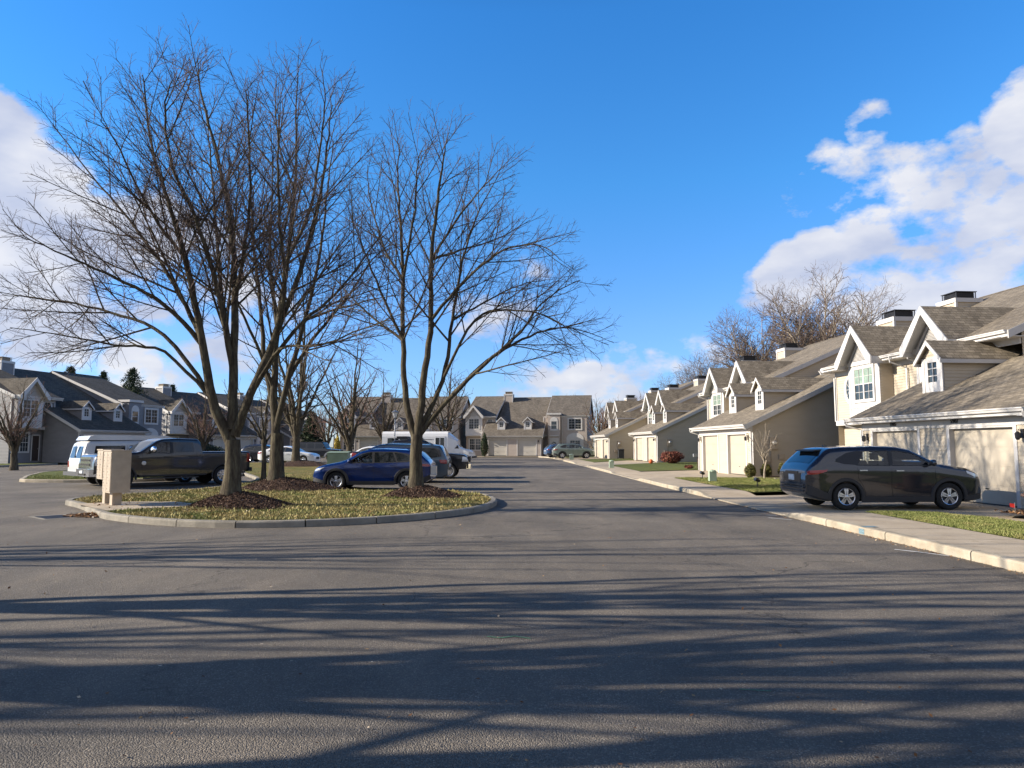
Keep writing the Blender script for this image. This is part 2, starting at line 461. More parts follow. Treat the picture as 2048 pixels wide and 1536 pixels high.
KIDS = {}
class MB:
    def __init__(s):
        s.v, s.f, s.m = [], [], []
    def face(s, pts, mi=0):
        i = len(s.v)
        s.v.extend([tuple(p) for p in pts])
        s.f.append(tuple(range(i, i + len(pts))))
        s.m.append(mi)
    def box(s, x0, x1, y0, y1, z0, z1, mi=0):
        p = [(x0, y0, z0), (x1, y0, z0), (x1, y1, z0), (x0, y1, z0), (x0, y0, z1), (x1, y0, z1), (x1, y1, z1), (x0, y1, z1)]
        i = len(s.v)
        s.v.extend(p)
        for q in ((0, 3, 2, 1), (4, 5, 6, 7), (0, 1, 5, 4), (1, 2, 6, 5), (2, 3, 7, 6), (3, 0, 4, 7)):
            s.f.append(tuple(i + k for k in q)); s.m.append(mi)
    def prism(s, poly, vec, mi=0, mside=None):
        n = len(poly)
        vec = Vector(vec)
        a = [Vector(p) for p in poly]
        nrm = Vector((0, 0, 0))
        for k in range(n):
            nrm += a[k].cross(a[(k + 1) % n])
        if nrm.dot(vec) > 0: a = a[::-1]
        i = len(s.v)
        s.v.extend([tuple(p) for p in a])
        s.v.extend([tuple(p + vec) for p in a])
        s.f.append(tuple(range(i, i + n))); s.m.append(mi)
        s.f.append(tuple(range(i + 2 * n - 1, i + n - 1, -1))); s.m.append(mi)
        for k in range(n):
            k2 = (k + 1) % n
            s.f.append((i + k2, i + k, i + n + k, i + n + k2)); s.m.append(mi if mside is None else mside)
    def tube(s, pts, rad, n=8, mi=0, cap=True):
        pts = [Vector(p) for p in pts]
        if isinstance(rad, (int, float)): rad = [rad] * len(pts)
        base = len(s.v)
        up = Vector((.13, .27, .95)).normalized()
        for i, p in enumerate(pts):
            t = (pts[min(i + 1, len(pts) - 1)] - pts[max(i - 1, 0)]).normalized()
            a = t.cross(up)
            if a.length < .05: a = t.cross(Vector((1, 0, 0)))
            a.normalize(); b = t.cross(a)
            for k in range(n):
                th = 2 * math.pi * k / n
                s.v.append(tuple(p + (a * math.cos(th) + b * math.sin(th)) * rad[i]))
        for i in range(len(pts) - 1):
            for k in range(n):
                k2 = (k + 1) % n
                s.f.append((base + i * n + k, base + i * n + k2, base + (i + 1) * n + k2, base + (i + 1) * n + k)); s.m.append(mi)
        if cap:
            s.f.append(tuple(base + k for k in range(n))[::-1]); s.m.append(mi)
            e = base + (len(pts) - 1) * n
            s.f.append(tuple(e + k for k in range(n))); s.m.append(mi)
    def lathe(s, prof, n=24, axis='y', mi=0, c=(0, 0, 0)):
        """prof = [(r, h)]; revolve about the axis"""
        base = len(s.v)
        for (r, h) in prof:
            for k in range(n):
                th = 2 * math.pi * k / n
                a, b = r * math.cos(th), r * math.sin(th)
                p = {'y': (a, h, b), 'z': (a, b, h), 'x': (h, a, b)}[axis]
                s.v.append((p[0] + c[0], p[1] + c[1], p[2] + c[2]))
        for i in range(len(prof) - 1):
            for k in range(n):
                k2 = (k + 1) % n
                s.f.append((base + i * n + k, base + (i + 1) * n + k, base + (i + 1) * n + k2, base + i * n + k2)); s.m.append(mi)
        s.f.append(tuple(base + k for k in range(n))); s.m.append(mi)
        e = base + (len(prof) - 1) * n
        s.f.append(tuple(e + k for k in range(n))[::-1]); s.m.append(mi)
    def build(s, name, mats, parent=None, smooth=False, uv=False, loc=None, rz=None, recalc=False):
        me = bpy.data.meshes.new(name)
        me.from_pydata(s.v, [], s.f)
        if not isinstance(mats, (list, tuple)): mats = [mats]
        for m in mats:
            me.materials.append(M[m] if isinstance(m, str) else m)
        if len(mats) > 1: me.polygons.foreach_set('material_index', s.m)
        if smooth: me.polygons.foreach_set('use_smooth', [True] * len(s.f))
        if recalc:
            bm = bmesh.new(); bm.from_mesh(me)
            bmesh.ops.remove_doubles(bm, verts=bm.verts, dist=1e-5)
            bmesh.ops.recalc_face_normals(bm, faces=bm.faces)
            bm.to_mesh(me); bm.free()
        if uv:
            ul = me.uv_layers.new(name='UVMap')
            for p in me.polygons:
                n = p.normal
                if abs(n.z) > .995: U, V = Vector((1, 0, 0)), Vector((0, 1, 0))
                else:
                    U = Vector((-n.y, n.x, 0)).normalized(); V = n.cross(U)
                for li in p.loop_indices:
                    co = me.vertices[me.loops[li].vertex_index].co
                    ul.data[li].uv = (co.dot(U), co.dot(V))
        me.update()
        o = bpy.data.objects.new(name, me)
        COL.objects.link(o)
        if parent is not None:
            o.parent = parent
            KIDS.setdefault(parent.name, []).append(o)
        if loc is not None: o.location = loc
        if rz is not None: o.rotation_euler = (0, 0, rz)
        return o

def copy_tree(o, parent=None):
    c = o.copy()
    COL.objects.link(c)
    if parent is not None:
        c.parent = parent
        KIDS.setdefault(parent.name, []).append(c)
    for ch in KIDS.get(o.name, []):
        copy_tree(ch, c)
    return c

def clip(poly, axis, val, keep_ge):
    """Sutherland-Hodgman on 2-D points"""
    out = []
    n = len(poly)
    for i in range(n):
        a, b = poly[i], poly[(i + 1) % n]
        ia = (a[axis] >= val) == keep_ge or abs(a[axis] - val) < 1e-9
        ib = (b[axis] >= val) == keep_ge or abs(b[axis] - val) < 1e-9
        if ia: out.append(a)
        if ia != ib:
            t = (val - a[axis]) / (b[axis] - a[axis])
            q = [a[0] + (b[0] - a[0]) * t, a[1] + (b[1] - a[1]) * t]
            q[axis] = val
            out.append(tuple(q))
    return out

def siding(mb, poly, O, U, N, h=.115, out=.019, mi=0):
    """horizontal lap boards over a wall polygon given as (u, z)"""
    O, U, N = Vector(O), Vector(U), Vector(N)
    zs = [p[1] for p in poly]
    k = math.floor(min(zs) / h)
    flip = U.cross(Vector((0, 0, 1))).dot(N) < 0
    ar = sum(poly[i][0] * poly[(i + 1) % len(poly)][1] - poly[(i + 1) % len(poly)][0] * poly[i][1] for i in range(len(poly)))
    if ar < 0: poly = poly[::-1]
    if flip: poly = poly[::-1]
    while k * h < max(zs):
        z0, z1 = k * h, (k + 1) * h
        p = clip(clip(poly, 1, z0, True), 1, z1, False)
        k += 1
        if len(p) < 3: continue
        mb.face([O + U * u + Vector((0, 0, z)) + N * (out * (1 - (z - z0) / h)) for u, z in p], mi)
        lo = [u for u, z in p if abs(z - z0) < 1e-6]
        if len(lo) >= 2:
            a, b = min(lo), max(lo)
            q = [O + U * a + Vector((0, 0, z0)), O + U * b + Vector((0, 0, z0)), O + U * b + Vector((0, 0, z0)) + N * out, O + U * a + Vector((0, 0, z0)) + N * out]
            mb.face(q if not flip else q[::-1], mi)

class Fr:
    """a wall frame: u along, z up, n outward"""
    def __init__(s, O, U, N):
        s.O, s.U, s.N = Vector(O), Vector(U), Vector(N)
    def p(s, u, z, n=0.0):
        return s.O + s.U * u + s.N * n + Vector((0, 0, z))
    def box(s, mb, u0, u1, z0, z1, n0, n1, mi=0):
        mb.prism([s.p(u0, z0, n0), s.p(u1, z0, n0), s.p(u1, z1, n0), s.p(u0, z1, n0)], s.N * (n1 - n0), mi)

def _thin():
    m = bpy.data.materials.new('clear_glass'); m.use_nodes = True
    nt = m.node_tree; nt.nodes.clear()
    o = nt.nodes.new('ShaderNodeOutputMaterial'); t = nt.nodes.new('ShaderNodeBsdfTransparent'); t.inputs[0].default_value = (.80, .84, .82, 1)
    g = nt.nodes.new('ShaderNodeBsdfGlossy'); g.inputs['Roughness'].default_value = .02
    f = nt.nodes.new('ShaderNodeFresnel'); f.inputs['IOR'].default_value = 1.7
    x = nt.nodes.new('ShaderNodeMixShader')
    nt.links.new(f.outputs[0], x.inputs[0]); nt.links.new(t.outputs[0], x.inputs[1]); nt.links.new(g.outputs[0], x.inputs[2]); nt.links.new(x.outputs[0], o.inputs[0])
    return m
M['clearglass'] = _thin()
# ------------------------------------------------------------------ the ground
KN = [(-200, 0), (30, 0), (60, .16), (100, .32), (2000, .32)]
def zg(y):
    for (a, za), (b, zb) in zip(KN, KN[1:]):
        if y <= b: return za + (zb - za) * max(0, (y - a)) / (b - a)
    return KN[-1][1]

def sheet(name, polys, z, m, kind='structure'):
    """flat sheet(s) following the gentle rise of the ground; z number or f(x, y)"""
    bm = bmesh.new()
    for poly in polys:
        vs = [bm.verts.new((x, y, 0)) for x, y in poly]
        f = bm.faces.new(vs)
        if f.normal.z < 0 or sum(poly[i][0] * poly[(i + 1) % len(poly)][1] - poly[(i + 1) % len(poly)][0] * poly[i][1] for i in range(len(poly))) < 0:
            bmesh.ops.reverse_faces(bm, faces=[f])
    bmesh.ops.triangulate(bm, faces=bm.faces)
    for k in (30, 60, 100):
        bmesh.ops.bisect_plane(bm, geom=bm.verts[:] + bm.edges[:] + bm.faces[:], plane_co=(0, k, 0), plane_no=(0, 1, 0))
    for v in bm.verts:
        v.co.z = (z(v.co.x, v.co.y) if callable(z) else z) + zg(v.co.y)
    bmesh.ops.recalc_face_normals(bm, faces=bm.faces)
    me = bpy.data.meshes.new(name)
    bm.to_mesh(me); bm.free()
    if me.polygons and me.polygons[0].normal.z < 0: me.flip_normals()
    me.materials.append(M[m])
    o = bpy.data.objects.new(name, me)
    COL.objects.link(o)
    return tag(o, kind=kind)

sheet('ground', [[(-900, -300), (900, -300), (900, 1500), (-900, 1500)]], -.05, 'far_ground')
def KX(y): return 6.93 - .026 * y           # the right kerb's face
sheet('road', [[(-75, -25), (KX(-25) + .05, -25), (KX(84) + .05, 84), (4.6, 90.5), (-36, 90.5), (-38, 75), (-75, 50)]], 0.0, 'asphalt')

def resample(pts, closed, step=.5):
    out = []
    n = len(pts)
    # Catmull-Rom through the points
    rng = n if closed else n - 1
    for i in range(rng):
        p0 = pts[(i - 1) % n] if closed or i > 0 else pts[i]
        p1, p2 = pts[i], pts[(i + 1) % n]
        p3 = pts[(i + 2) % n] if closed or i + 2 < n else p2
        d = math.dist(p1, p2)
        k = max(1, int(d / step))
        for j in range(k):
            t = j / k
            out.append(tuple(.5 * (2 * p1[a] + (p2[a] - p0[a]) * t + (2 * p0[a] - 5 * p1[a] + 4 * p2[a] - p3[a]) * t * t + (3 * p1[a] - p0[a] - 3 * p2[a] + p3[a]) * t ** 3) for a in (0, 1)))
    if not closed: out.append(pts[-1])
    return out

def kerb_loop(name, pts, m, w=.16, h=.14, closed=True, inward=1, label=None, joint=3.0, hf=None, seed=1):
    """kerb stones along a line of points: rounded top, joints, small wobble"""
    rnd = random.Random(seed)
    mb = MB()
    n = len(pts)
    prof = [(0, -.05), (0.0, .75), (.015, .93), (.045, 1.0), (1.0, 1.0), (1.0, -.05)]
    rows = []
    acc = 0
    for i in range(n):
        a, b = pts[(i - 1) % n], pts[(i + 1) % n]
        if not closed: a, b = pts[max(i - 1, 0)], pts[min(i + 1, n - 1)]
        tx, ty = b[0] - a[0], b[1] - a[1]
        l = math.hypot(tx, ty) or 1
        nx, ny = -ty / l * inward, tx / l * inward
        hh = (hf(pts[i]) if hf else h)
        wob = rnd.uniform(-.008, .008)
        rows.append([(pts[i][0] + nx * (u * w if u > .5 else u) + nx * wob * (u < .5), pts[i][1] + ny * (u * w if u > .5 else u) + ny * wob * (u < .5), zg(pts[i][1]) + (z * hh if z > 0 else z)) for u, z in prof])
    rng = n if closed else n - 1
    for i in range(rng):
        r0, r1 = rows[i], rows[(i + 1) % n]
        d = math.dist(pts[i], pts[(i + 1) % n])
        acc += d
        g = 0.0
        if acc > joint:                      # a dark open joint
            acc = 0
            g = .025 / max(d, .05)
            r1 = [tuple(a + (b - a) * (1 - g) for a, b in zip(p, q)) for p, q in zip(r0, r1)]
        for k in range(len(prof) - 1):
            mb.face([r0[k], r1[k], r1[k + 1], r0[k + 1]])
        if g:
            mb.face(r1); mb.face(rows[(i + 1) % n][::-1])
    o = mb.build(name, m, recalc=False)
    return tag(o, kind='structure')

# the near island, a long grass median that widens behind it
ISL = [(-13.0, 21.3), (-12.7, 20.4), (-11.65, 19.3), (-10.45, 17.8), (-9.2, 16.3), (-7.4, 15.1), (-5.6, 14.6), (-3.8, 15.0), (-2.1, 16.2), (-.95, 17.9), (-.45, 20.0), (-.65, 22.4), (-1.5, 24.3), (-2.6, 25.0),
       (-6.2, 25.2), (-7.7, 25.9), (-8.0, 28), (-8.6, 34), (-9.4, 40), (-12, 47), (-16, 57), (-19, 62), (-22.5, 59.5), (-19.5, 50), (-15.5, 41), (-12.0, 33.5), (-11.3, 28), (-11.7, 25.2), (-12.4, 22.9), (-12.85, 22.0)]
isl = resample(ISL, True, .45)
kerb_loop('island_kerb', isl, 'kerb_grey', closed=True, inward=1, joint=1.2, seed=3)
def inset(pts, d):
    out = []
    n = len(pts)
    for i in range(n):
        a, b = pts[(i - 1) % n], pts[(i + 1) % n]
        tx, ty = b[0] - a[0], b[1] - a[1]
        l = math.hypot(tx, ty) or 1
        out.append((pts[i][0] - ty / l * d, pts[i][1] + tx / l * d))
    return out
sheet('island_lawn', [inset(isl, .13)], .125, 'grass')
ISL2 = [(-22.3, 32.8), (-23.6, 34.5), (-25.6, 38), (-27.2, 43), (-22, 45.5), (-17, 44), (-14.8, 39), (-16, 34.5), (-19, 32.7)]
isl2 = resample(ISL2, True, .6)[::-1]
kerb_loop('far_island_kerb', isl2, 'kerb', closed=True, inward=1, joint=2.4, seed=5)
sheet('far_island_lawn', [inset(isl2, .13)], .125, 'lawn')
# lawn before the houses on the left
LL = [(-75, 30), (-43, 34), (-39.5, 46), (-37.9, 53), (-37.2, 58.5)]
ll = resample(LL, False, .8)
kerb_loop('left_kerb', ll, 'kerb_grey', closed=False, inward=1, joint=2.4, seed=6)
sheet('left_lawn', [[(-75.5, 30.2)] + [(x - .13, y + .05) for x, y in ll[1:]] + [(-37.6, 60), (-47, 63), (-75, 60)]], .13, 'lawn')
sheet('left_driveway', [[(-37.6, 59), (-36.4, 60.2), (-34.2, 67.2), (-31.5, 66.5), (-34.5, 57.5)]], .03, 'concrete')
sheet('left_yard', [[(-34.1, 67.6), (-31, 68), (-31, 81), (-33, 88), (-44, 88), (-44, 68)]], .12, 'grass')

# right side: kerb with dropped parts at the driveways, pavement, drives, lawns
DROPS = [(16.9, 23.8), (34.2, 42.2), (53.5, 61.5), (72.5, 81)]
def drop(y):
    f = 0
    for a, b in DROPS:
        f = max(f, min(1, max(0, min(y - a, b - y) / .8 + .5)))
    return f
rk = [(KX(y), y) for y in np.arange(-12, 83.5, .45)] + [(4.6, 85.5), (4.2, 87.5), (3.6, 89.2), (3.3, 90.5)]
kerb_loop('kerb', rk, 'kerb', closed=False, inward=-1, joint=1.9, hf=lambda p: .145 - .115 * drop(p[1]), seed=8, w=.17)
mb = MB()
ys = list(np.arange(-12, 83.5, .45))
for a, b in zip(ys, ys[1:]):
    for (u0, w0), (u1, w1) in (((.16, 1), (.75, .5)), ((.75, .5), (1.68, 0))):
        def Z(y, wgt, u): return zg(y) + .137 - ((.112 * wgt + .022) if y > 30 else .106) * drop(y)
        mb.face([(KX(a) + u0, a, Z(a, w0, u0)), (KX(a) + u1, a, Z(a, w1, u1)), (KX(b) + u1, b, Z(b, w1, u1)), (KX(b) + u0, b, Z(b, w0, u0))])
tag(mb.build('pavement', 'concrete'), kind='structure')
mb = MB()
for y in np.arange(-11, 83, 1.52):          # tooled joints
    d = drop(y)
    if d < .05: mb.box(KX(y) + .18, KX(y) + 1.66, y, y + .018, zg(y) + .137, zg(y) + .1385)
tag(mb.build('pavement_joints', mat('joint', (.10, .09, .075), .9)), kind='structure')
def pave(name, poly, z=.108, m='concrete'): return sheet(name, [poly], z, m)
pave('driveway', [(KX(17) + 1.5, 16.95), (9.9, 16.6), (10.3, 14), (10.4, -6), (12.2, -6), (12.2, 15.2), (13.35, 17.3), (13.6, 18), (13.2, 26.5), (12.4, 26.3), (9.6, 24.2), (KX(23) + 1.5, 23.6)], .032)
pave('driveway.001', [(KX(35) + 1.5, 34.5), (12.3, 34.7), (12.6, 36), (12.0, 44.2), (11.2, 44.2), (KX(42) + 1.5, 41.9)])
pave('driveway.002', [(KX(54) + 1.5, 53.8), (12.6, 60.5), (12.9, 61.5), (12.0, 69.2), (11.2, 69.2), (KX(61) + 1.5, 61.2)])
pave('driveway.003', [(KX(73) + 1.5, 72.8), (10.8, 76), (10.9, 77), (10.1, 85), (9.2, 85), (KX(80) + 1.2, 80.5)])
pave('driveway.004', [(-8, 90.3), (3.3, 90.3), (4.3, 94.2), (-3.9, 94.2), (-8, 91)], .06)
def lawn(name, poly, z=.14, m='lawn'): return sheet(name, [poly], z, m)
lawn('lawn', [(KX(-6) + 1.69, -6), (10.38, -6), (10.28, 14.02), (9.88, 16.56), (KX(16.6) + 1.69, 16.75)])
lawn('lawn.001', [(KX(24) + 1.69, 23.7), (9.6, 24.3), (12.4, 26.4), (16.6, 26.4), (16.8, 35.5), (12.3, 34.6), (KX(34) + 1.69, 34.3)])
lawn('lawn.002', [(KX(42) + 1.69, 42.1), (11.2, 44.3), (16, 44.5), (16, 62), (12.5, 60.4), (KX(54) + 1.69, 53.6)])
lawn('lawn.003', [(KX(62) + 1.69, 61.4), (11.2, 69.3), (16, 69.4), (16, 78), (10.8, 75.9), (KX(72) + 1.69, 72.6)])
lawn('lawn.004', [(KX(80) + 1.4, 80.7), (9.2, 85.1), (14, 85.2), (14, 100), (5.2, 94), (4.4, 92)])
lawn('lawn.005', [(12.25, -6), (30, -6), (30, 17.2), (13.4, 17.2), (12.25, 15.1)], .12)
lawn('lawn.006', [(-36, 90.6), (-8.1, 90.6), (-8.1, 91.2), (-4, 94.3), (-4, 96), (-36, 96)], .10, 'grass')
# marks and a bit of paint on the asphalt and the kerb
mb = MB()
def strip(mb, pts, w, z):
    for (a, b) in zip(pts, pts[1:]):
        d = Vector((b[0] - a[0], b[1] - a[1], 0)).normalized(); n = Vector((-d.y, d.x, 0)) * w / 2
        mb.face([Vector((*a, z)) - n, Vector((*b, z)) - n, Vector((*b, z)) + n, Vector((*a, z)) + n])
strip(mb, [(6.15, 11.6), (6.42, 11.25), (6.6, 10.9)], .05, .005)
strip(mb, [(5.95, 16.7), (6.3, 16.2)], .05, .005); strip(mb, [(6.1, 17.3), (6.35, 17.2)], .05, .005)
tag(mb.build('road_marking', 'paint_white_mark'), kind='structure')
mb = MB(); strip(mb, [(-.22, 6.35), (-.1, 6.3), (.02, 6.36), (.16, 6.28)], .02, .005); strip(mb, [(1.55, 5.0), (1.75, 4.96)], .012, .005)
tag(mb.build('road_marking.001', 'paint_green_mark'), kind='structure')
mb = MB(); k = KX(13.5)
mb.face([(k - .004, 13.45, .01), (k - .004, 13.68, .01), (k - .004, 13.68, .11), (k - .004, 13.45, .11)]); mb.face([(k + .02, 13.45, .1455), (k + .3, 13.5, .1455), (k + .3, 13.7, .1455), (k + .02, 13.68, .1455)])
tag(mb.build('kerb_marking', 'paint_blue_mark'), kind='structure')
# white stall lines in the two car parks
mb = MB()
for y in (28.7, 31.6, 34.5, 37.4): strip(mb, [(-8.0, y), (-2.9, y)], .10, .005)
tag(mb.build('stall_lines', 'paint_white_mark'), kind='structure')

# ------------------------------------------------------------------ houses
Xv, Yv, Zv = Vector((1, 0, 0)), Vector((0, 1, 0)), Vector((0, 0, 1))
MS, SZ0 = .47, 2.62                        # slope of the roofs, height of the garage eave
def zc(y): return SZ0 + MC[0] * (y + .4)      # the long roof over the garage
MU = [MS]
MC = [MS]
def zu(y): return 5.38 + MU[0] * (y - 3.0)    # the raised roof
YR = 11.4                                  # the ridge

def window(par, fr, u0, u1, z0, z1, cols=2, rows=2, sash=1, n0=.0, fw=.07, curtain=False, case=.10, name='window', parts=True):
    """cased window; SASH side by side, each double hung with COLS x ROWS panes per light"""
    mb = MB()
    d = .05
    fr.box(mb, u0 - case, u1 + case, z0 - case, z0, n0, n0 + d); fr.box(mb, u0 - case, u1 + case, z1, z1 + case, n0, n0 + d)
    fr.box(mb, u0 - case, u0, z0, z1, n0, n0 + d); fr.box(mb, u1, u1 + case, z0, z1, n0, n0 + d)
    w = (u1 - u0) / sash
    g = MB()
    for i in range(sash):
        a, b = u0 + i * w, u0 + (i + 1) * w
        s = .045
        fr.box(mb, a, a + s, z0, z1, n0, n0 + .038); fr.box(mb, b - s, b, z0, z1, n0, n0 + .038)
        zm = (z0 + z1) / 2
        for za, zb in ((z0, z0 + s), (zm - s / 2, zm + s / 2), (z1 - s, z1)):
            fr.box(mb, a + s, b - s, za, zb, n0, n0 + .036)
        for (za, zb) in ((z0 + s, zm - s / 2), (zm + s / 2, z1 - s)):
            for c in range(1, cols):
                u = a + s + (b - a - 2 * s) * c / cols
                fr.box(mb, u - .009, u + .009, za, zb, n0, n0 + .028)
            for r in range(1, rows):
                z = za + (zb - za) * r / rows
                fr.box(mb, a + s, b - s, z - .009, z + .009, n0, n0 + .026)
        g.face([fr.p(a + s, z0 + s, n0 + .012), fr.p(b - s, z0 + s, n0 + .012), fr.p(b - s, z1 - s, n0 + .012), fr.p(a + s, z1 - s, n0 + .012)], 0)
        if curtain:
            for q in range(9):
                ua = a + s + (b - a - 2 * s) * q / 9
                if q in (4,): continue
                g.face([fr.p(ua, zm + .03, n0 + .014), fr.p(ua + (b - a) / 11, zm + .03, n0 + .018), fr.p(ua + (b - a) / 11, z1 - s, n0 + .018), fr.p(ua, z1 - s, n0 + .014)], 1)
    if parts:
        f = mb.build(name, 'trim', par)
        g.build('pane', ['glass', 'curtain'], f)
        return f
    return mb, g

def oval(par, fr, u, z, a=.36, b=.52):
    mb = MB(); g = MB()
    n = 28
    E = lambda s, k, nn: fr.p(u + (a * s) * math.cos(2 * math.pi * k / n), z + (b + a * (s - 1)) * math.sin(2 * math.pi * k / n), nn)
    for k in range(n):
        for (s0, s1, h0, h1) in ((1.0, 1.06, .02, .05), (1.06, 1.45, .05, .045), (1.45, 1.5, .045, 0.0)):
            mb.face([E(s0, k, h0), E(s1, k, h1), E(s1, k + 1, h1), E(s0, k + 1, h0)][::-1] if False else [E(s0, k, h0), E(s1, k, h1), E(s1, k + 1, h1), E(s0, k + 1, h0)])
    g.face([E(1.0, k, .022) for k in range(n)])
    for th in (0, math.pi / 2, math.pi / 4, -math.pi / 4):
        c, s_ = math.cos(th), math.sin(th)
        L = 1 / math.sqrt((c / a) ** 2 + (s_ / b) ** 2)
        p, q = fr.p(u - c * L, z - s_ * L, .03), fr.p(u + c * L, z + s_ * L, .03)
        mb.tube([p, q], .012, 4)
    f = mb.build('oval_window', 'trim', par, recalc=True)
    g.build('pane', 'glass', f)

def gable_roof(mb, cx, hw, ze, zp, y0, y1f, over=.0, th=.16, ridge_y=None):
    """two slabs falling left and right from a ridge that runs back from y0; y1f(z) gives where each height dies into the roof behind"""
    yr, ye = y1f(zp), y1f(ze)
    for s in (-1, 1):
        top = [(cx, y0, zp), (cx + s * hw, y0, ze), (cx + s * hw, ye, ze), (cx, yr, zp)]
        mb.prism(top, (0, 0, -th))

def gable_front(par, cx, hw, ze, zp, y0, vent=True, rake=.26, wall=None, whw=None):
    """white rakes, a triangular louvred vent and the flat white tympanum"""
    mb = MB()
    sl = (zp - ze) / hw
    for s in (-1, 1):
        mb.prism([(cx, y0 - .035, zp - .01), (cx + s * (hw + .02), y0 - .035, ze - .01 - .02 * sl), (cx + s * (hw + .02), y0 - .035, ze - rake - .02 * sl), (cx, y0 - .035, zp - rake)], (0, .05, 0))
    return mb

def dormer(par, cx, y0=1.4, hw=.52, z1=4.62, zp=5.16):
    zb = zc(y0)
    mb = MB()
    fr = Fr((cx, y0, 0), Xv, -Yv)
    # cheeks
    for s in (-1, 1):
        yb = -.4 + (z1 - SZ0) / MC[0]
        siding(mb, [(y0 + .02, zb - .25), (y0 + .02, z1), (yb, z1), (y0 + .5, zb - .1)], (cx + s * (hw - .02), 0, 0), Yv, Xv * s, mi=0)
    # white face
    fr.box(mb, -hw, hw, zb - .12, zb + .28, 0, .03, 1)
    wu, w0, w1 = .27, zb + .28, z1 - .12
    fr.box(mb, -hw, -wu, zb + .28, z1, 0, .03, 1); fr.box(mb, wu, hw, zb + .28, z1, 0, .03, 1); fr.box(mb, -wu, wu, w1, z1 + .02, 0, .03, 1)
    fr.box(mb, -hw, -hw + .14, zb - .1, z1, .03, .05, 1); fr.box(mb, hw - .14, hw, zb - .1, z1, .03, .05, 1)
    siding(mb, [(-hw + .05, z1 + .02), (hw - .05, z1 + .02), (0, zp - .06)], (cx, y0 - .012, 0), Xv, -Yv, mi=0)
    # roof
    hr = hw + .16
    ze = z1 - .10 + .0
    sl = (zp + .06 - ze) / hr
    yy = lambda z: -.4 + (z - SZ0) / MC[0] + .12
    for s in (-1, 1):
        mb.prism([(cx, y0 - .2, zp + .06), (cx + s * hr, y0 - .2, ze), (cx + s * hr, yy(ze), ze), (cx, yy(zp + .06), zp + .06)], (0, 0, -.07), 2)
        mb.prism([(cx, y0 - .225, zp + .05), (cx + s * (hr + .01), y0 - .225, ze), (cx + s * (hr + .01), y0 - .225, ze - .15), (cx, y0 - .225, zp - .11)], (0, .04, 0), 1)
        mb.box(min(cx + s * (hr - .02), cx + s * (hr + .012)), max(cx + s * (hr - .02), cx + s * (hr + .012)), y0 - .18, yy(ze) - .15, ze - .15, ze - .02, 1)
    d = mb.build('dormer', ['SID', 'trim', 'ROOF'], par, uv=True)
    wm = MB()
    fr.box(wm, -wu, -wu + .04, w0, w1, -.03, .03, 0); fr.box(wm, wu - .04, wu, w0, w1, -.03, .03, 0)
    fr.box(wm, -wu, wu, w0, w0 + .04, -.03, .028, 0); fr.box(wm, -wu, wu, w1 - .04, w1, -.03, .028, 0)
    fr.box(wm, -.014, .014, w0, w1, -.03, .02, 0)
    for q in (1, 2): fr.box(wm, -wu, wu, w0 + (w1 - w0) * q / 3 - .014, w0 + (w1 - w0) * q / 3 + .014, -.03, .018, 0)
    wm.face([fr.p(-wu, w0, -.01), fr.p(wu, w0, -.01), fr.p(wu, w1, -.01), fr.p(-wu, w1, -.01)], 1)
    wm.build('window', ['trim', 'glass'], d)
    return d

def chimney(par, x, y, ztop, w=.62, capmat='chim'):
    mb = MB()
    zb = zc(y) - .4
    h1 = ztop - .42
    for s in (-1, 1):
        siding(mb, [(-w, zb), (w, zb), (w, h1 - .16), (-w, h1 - .16)], (x, y + s * w, 0), Xv, Yv * s, mi=0)
        siding(mb, [(-w, zb), (w, zb), (w, h1 - .16), (-w, h1 - .16)], (x + s * w, y, 0), Yv, Xv * s, mi=0)
        for t in (-1, 1): mb.box(x + s * w - .05, x + s * w + .05, y + t * w - .05, y + t * w + .05, zb, h1 - .16, 1)
    mb.box(x - w - .07, x + w + .07, y - w - .07, y + w + .07, h1 - .17, h1 + .03, 1)
    c = mb.build('chimney', ['SID', 'trim'], par)
    m2 = MB()
    q = w * .78
    m2.box(x - q, x + q, y - q, y + q, h1 + .03, h1 + .06)
    for k in range(9):
        z = h1 + .08 + k * .028
        m2.box(x - q + .03, x + q - .03, y - q + .03, y + q - .03, z, z + .012)
    m2.box(x - q + .07, x + q - .07, y - q + .07, y + q - .07, h1 + .05, h1 + .34)
    m2.prism([(x - q - .05, y - q - .05, h1 + .36), (x + q + .05, y - q - .05, h1 + .36), (x + q + .05, y + q + .05, h1 + .36), (x - q - .05, y + q + .05, h1 + .36)], (0, 0, .03))
    for s in (-1, 1):
        for t in (-1, 1): m2.box(x + s * q - .015, x + s * q + .015, y + t * q - .015, y + t * q + .015, h1 + .03, h1 + .37)
    m2.build('chimney_cap', capmat, c)

def gutter(par, x0, x1, y, z, ends=True):
    mb = MB()
    pr = [(0, 0), (0, -.085), (-.03, -.12), (-.085, -.10), (-.10, -.045), (-.125, -.035), (-.125, 0)]
    mb.prism([(x0, y + a, z + b) for a, b in pr], (x1 - x0, 0, 0))
    return mb.build('gutter', 'trim', par)

def downspout(par, pts, r=.036):
    mb = MB()
    mb.tube(pts, r, 4)
    return mb.build('downspout', 'trim', par)

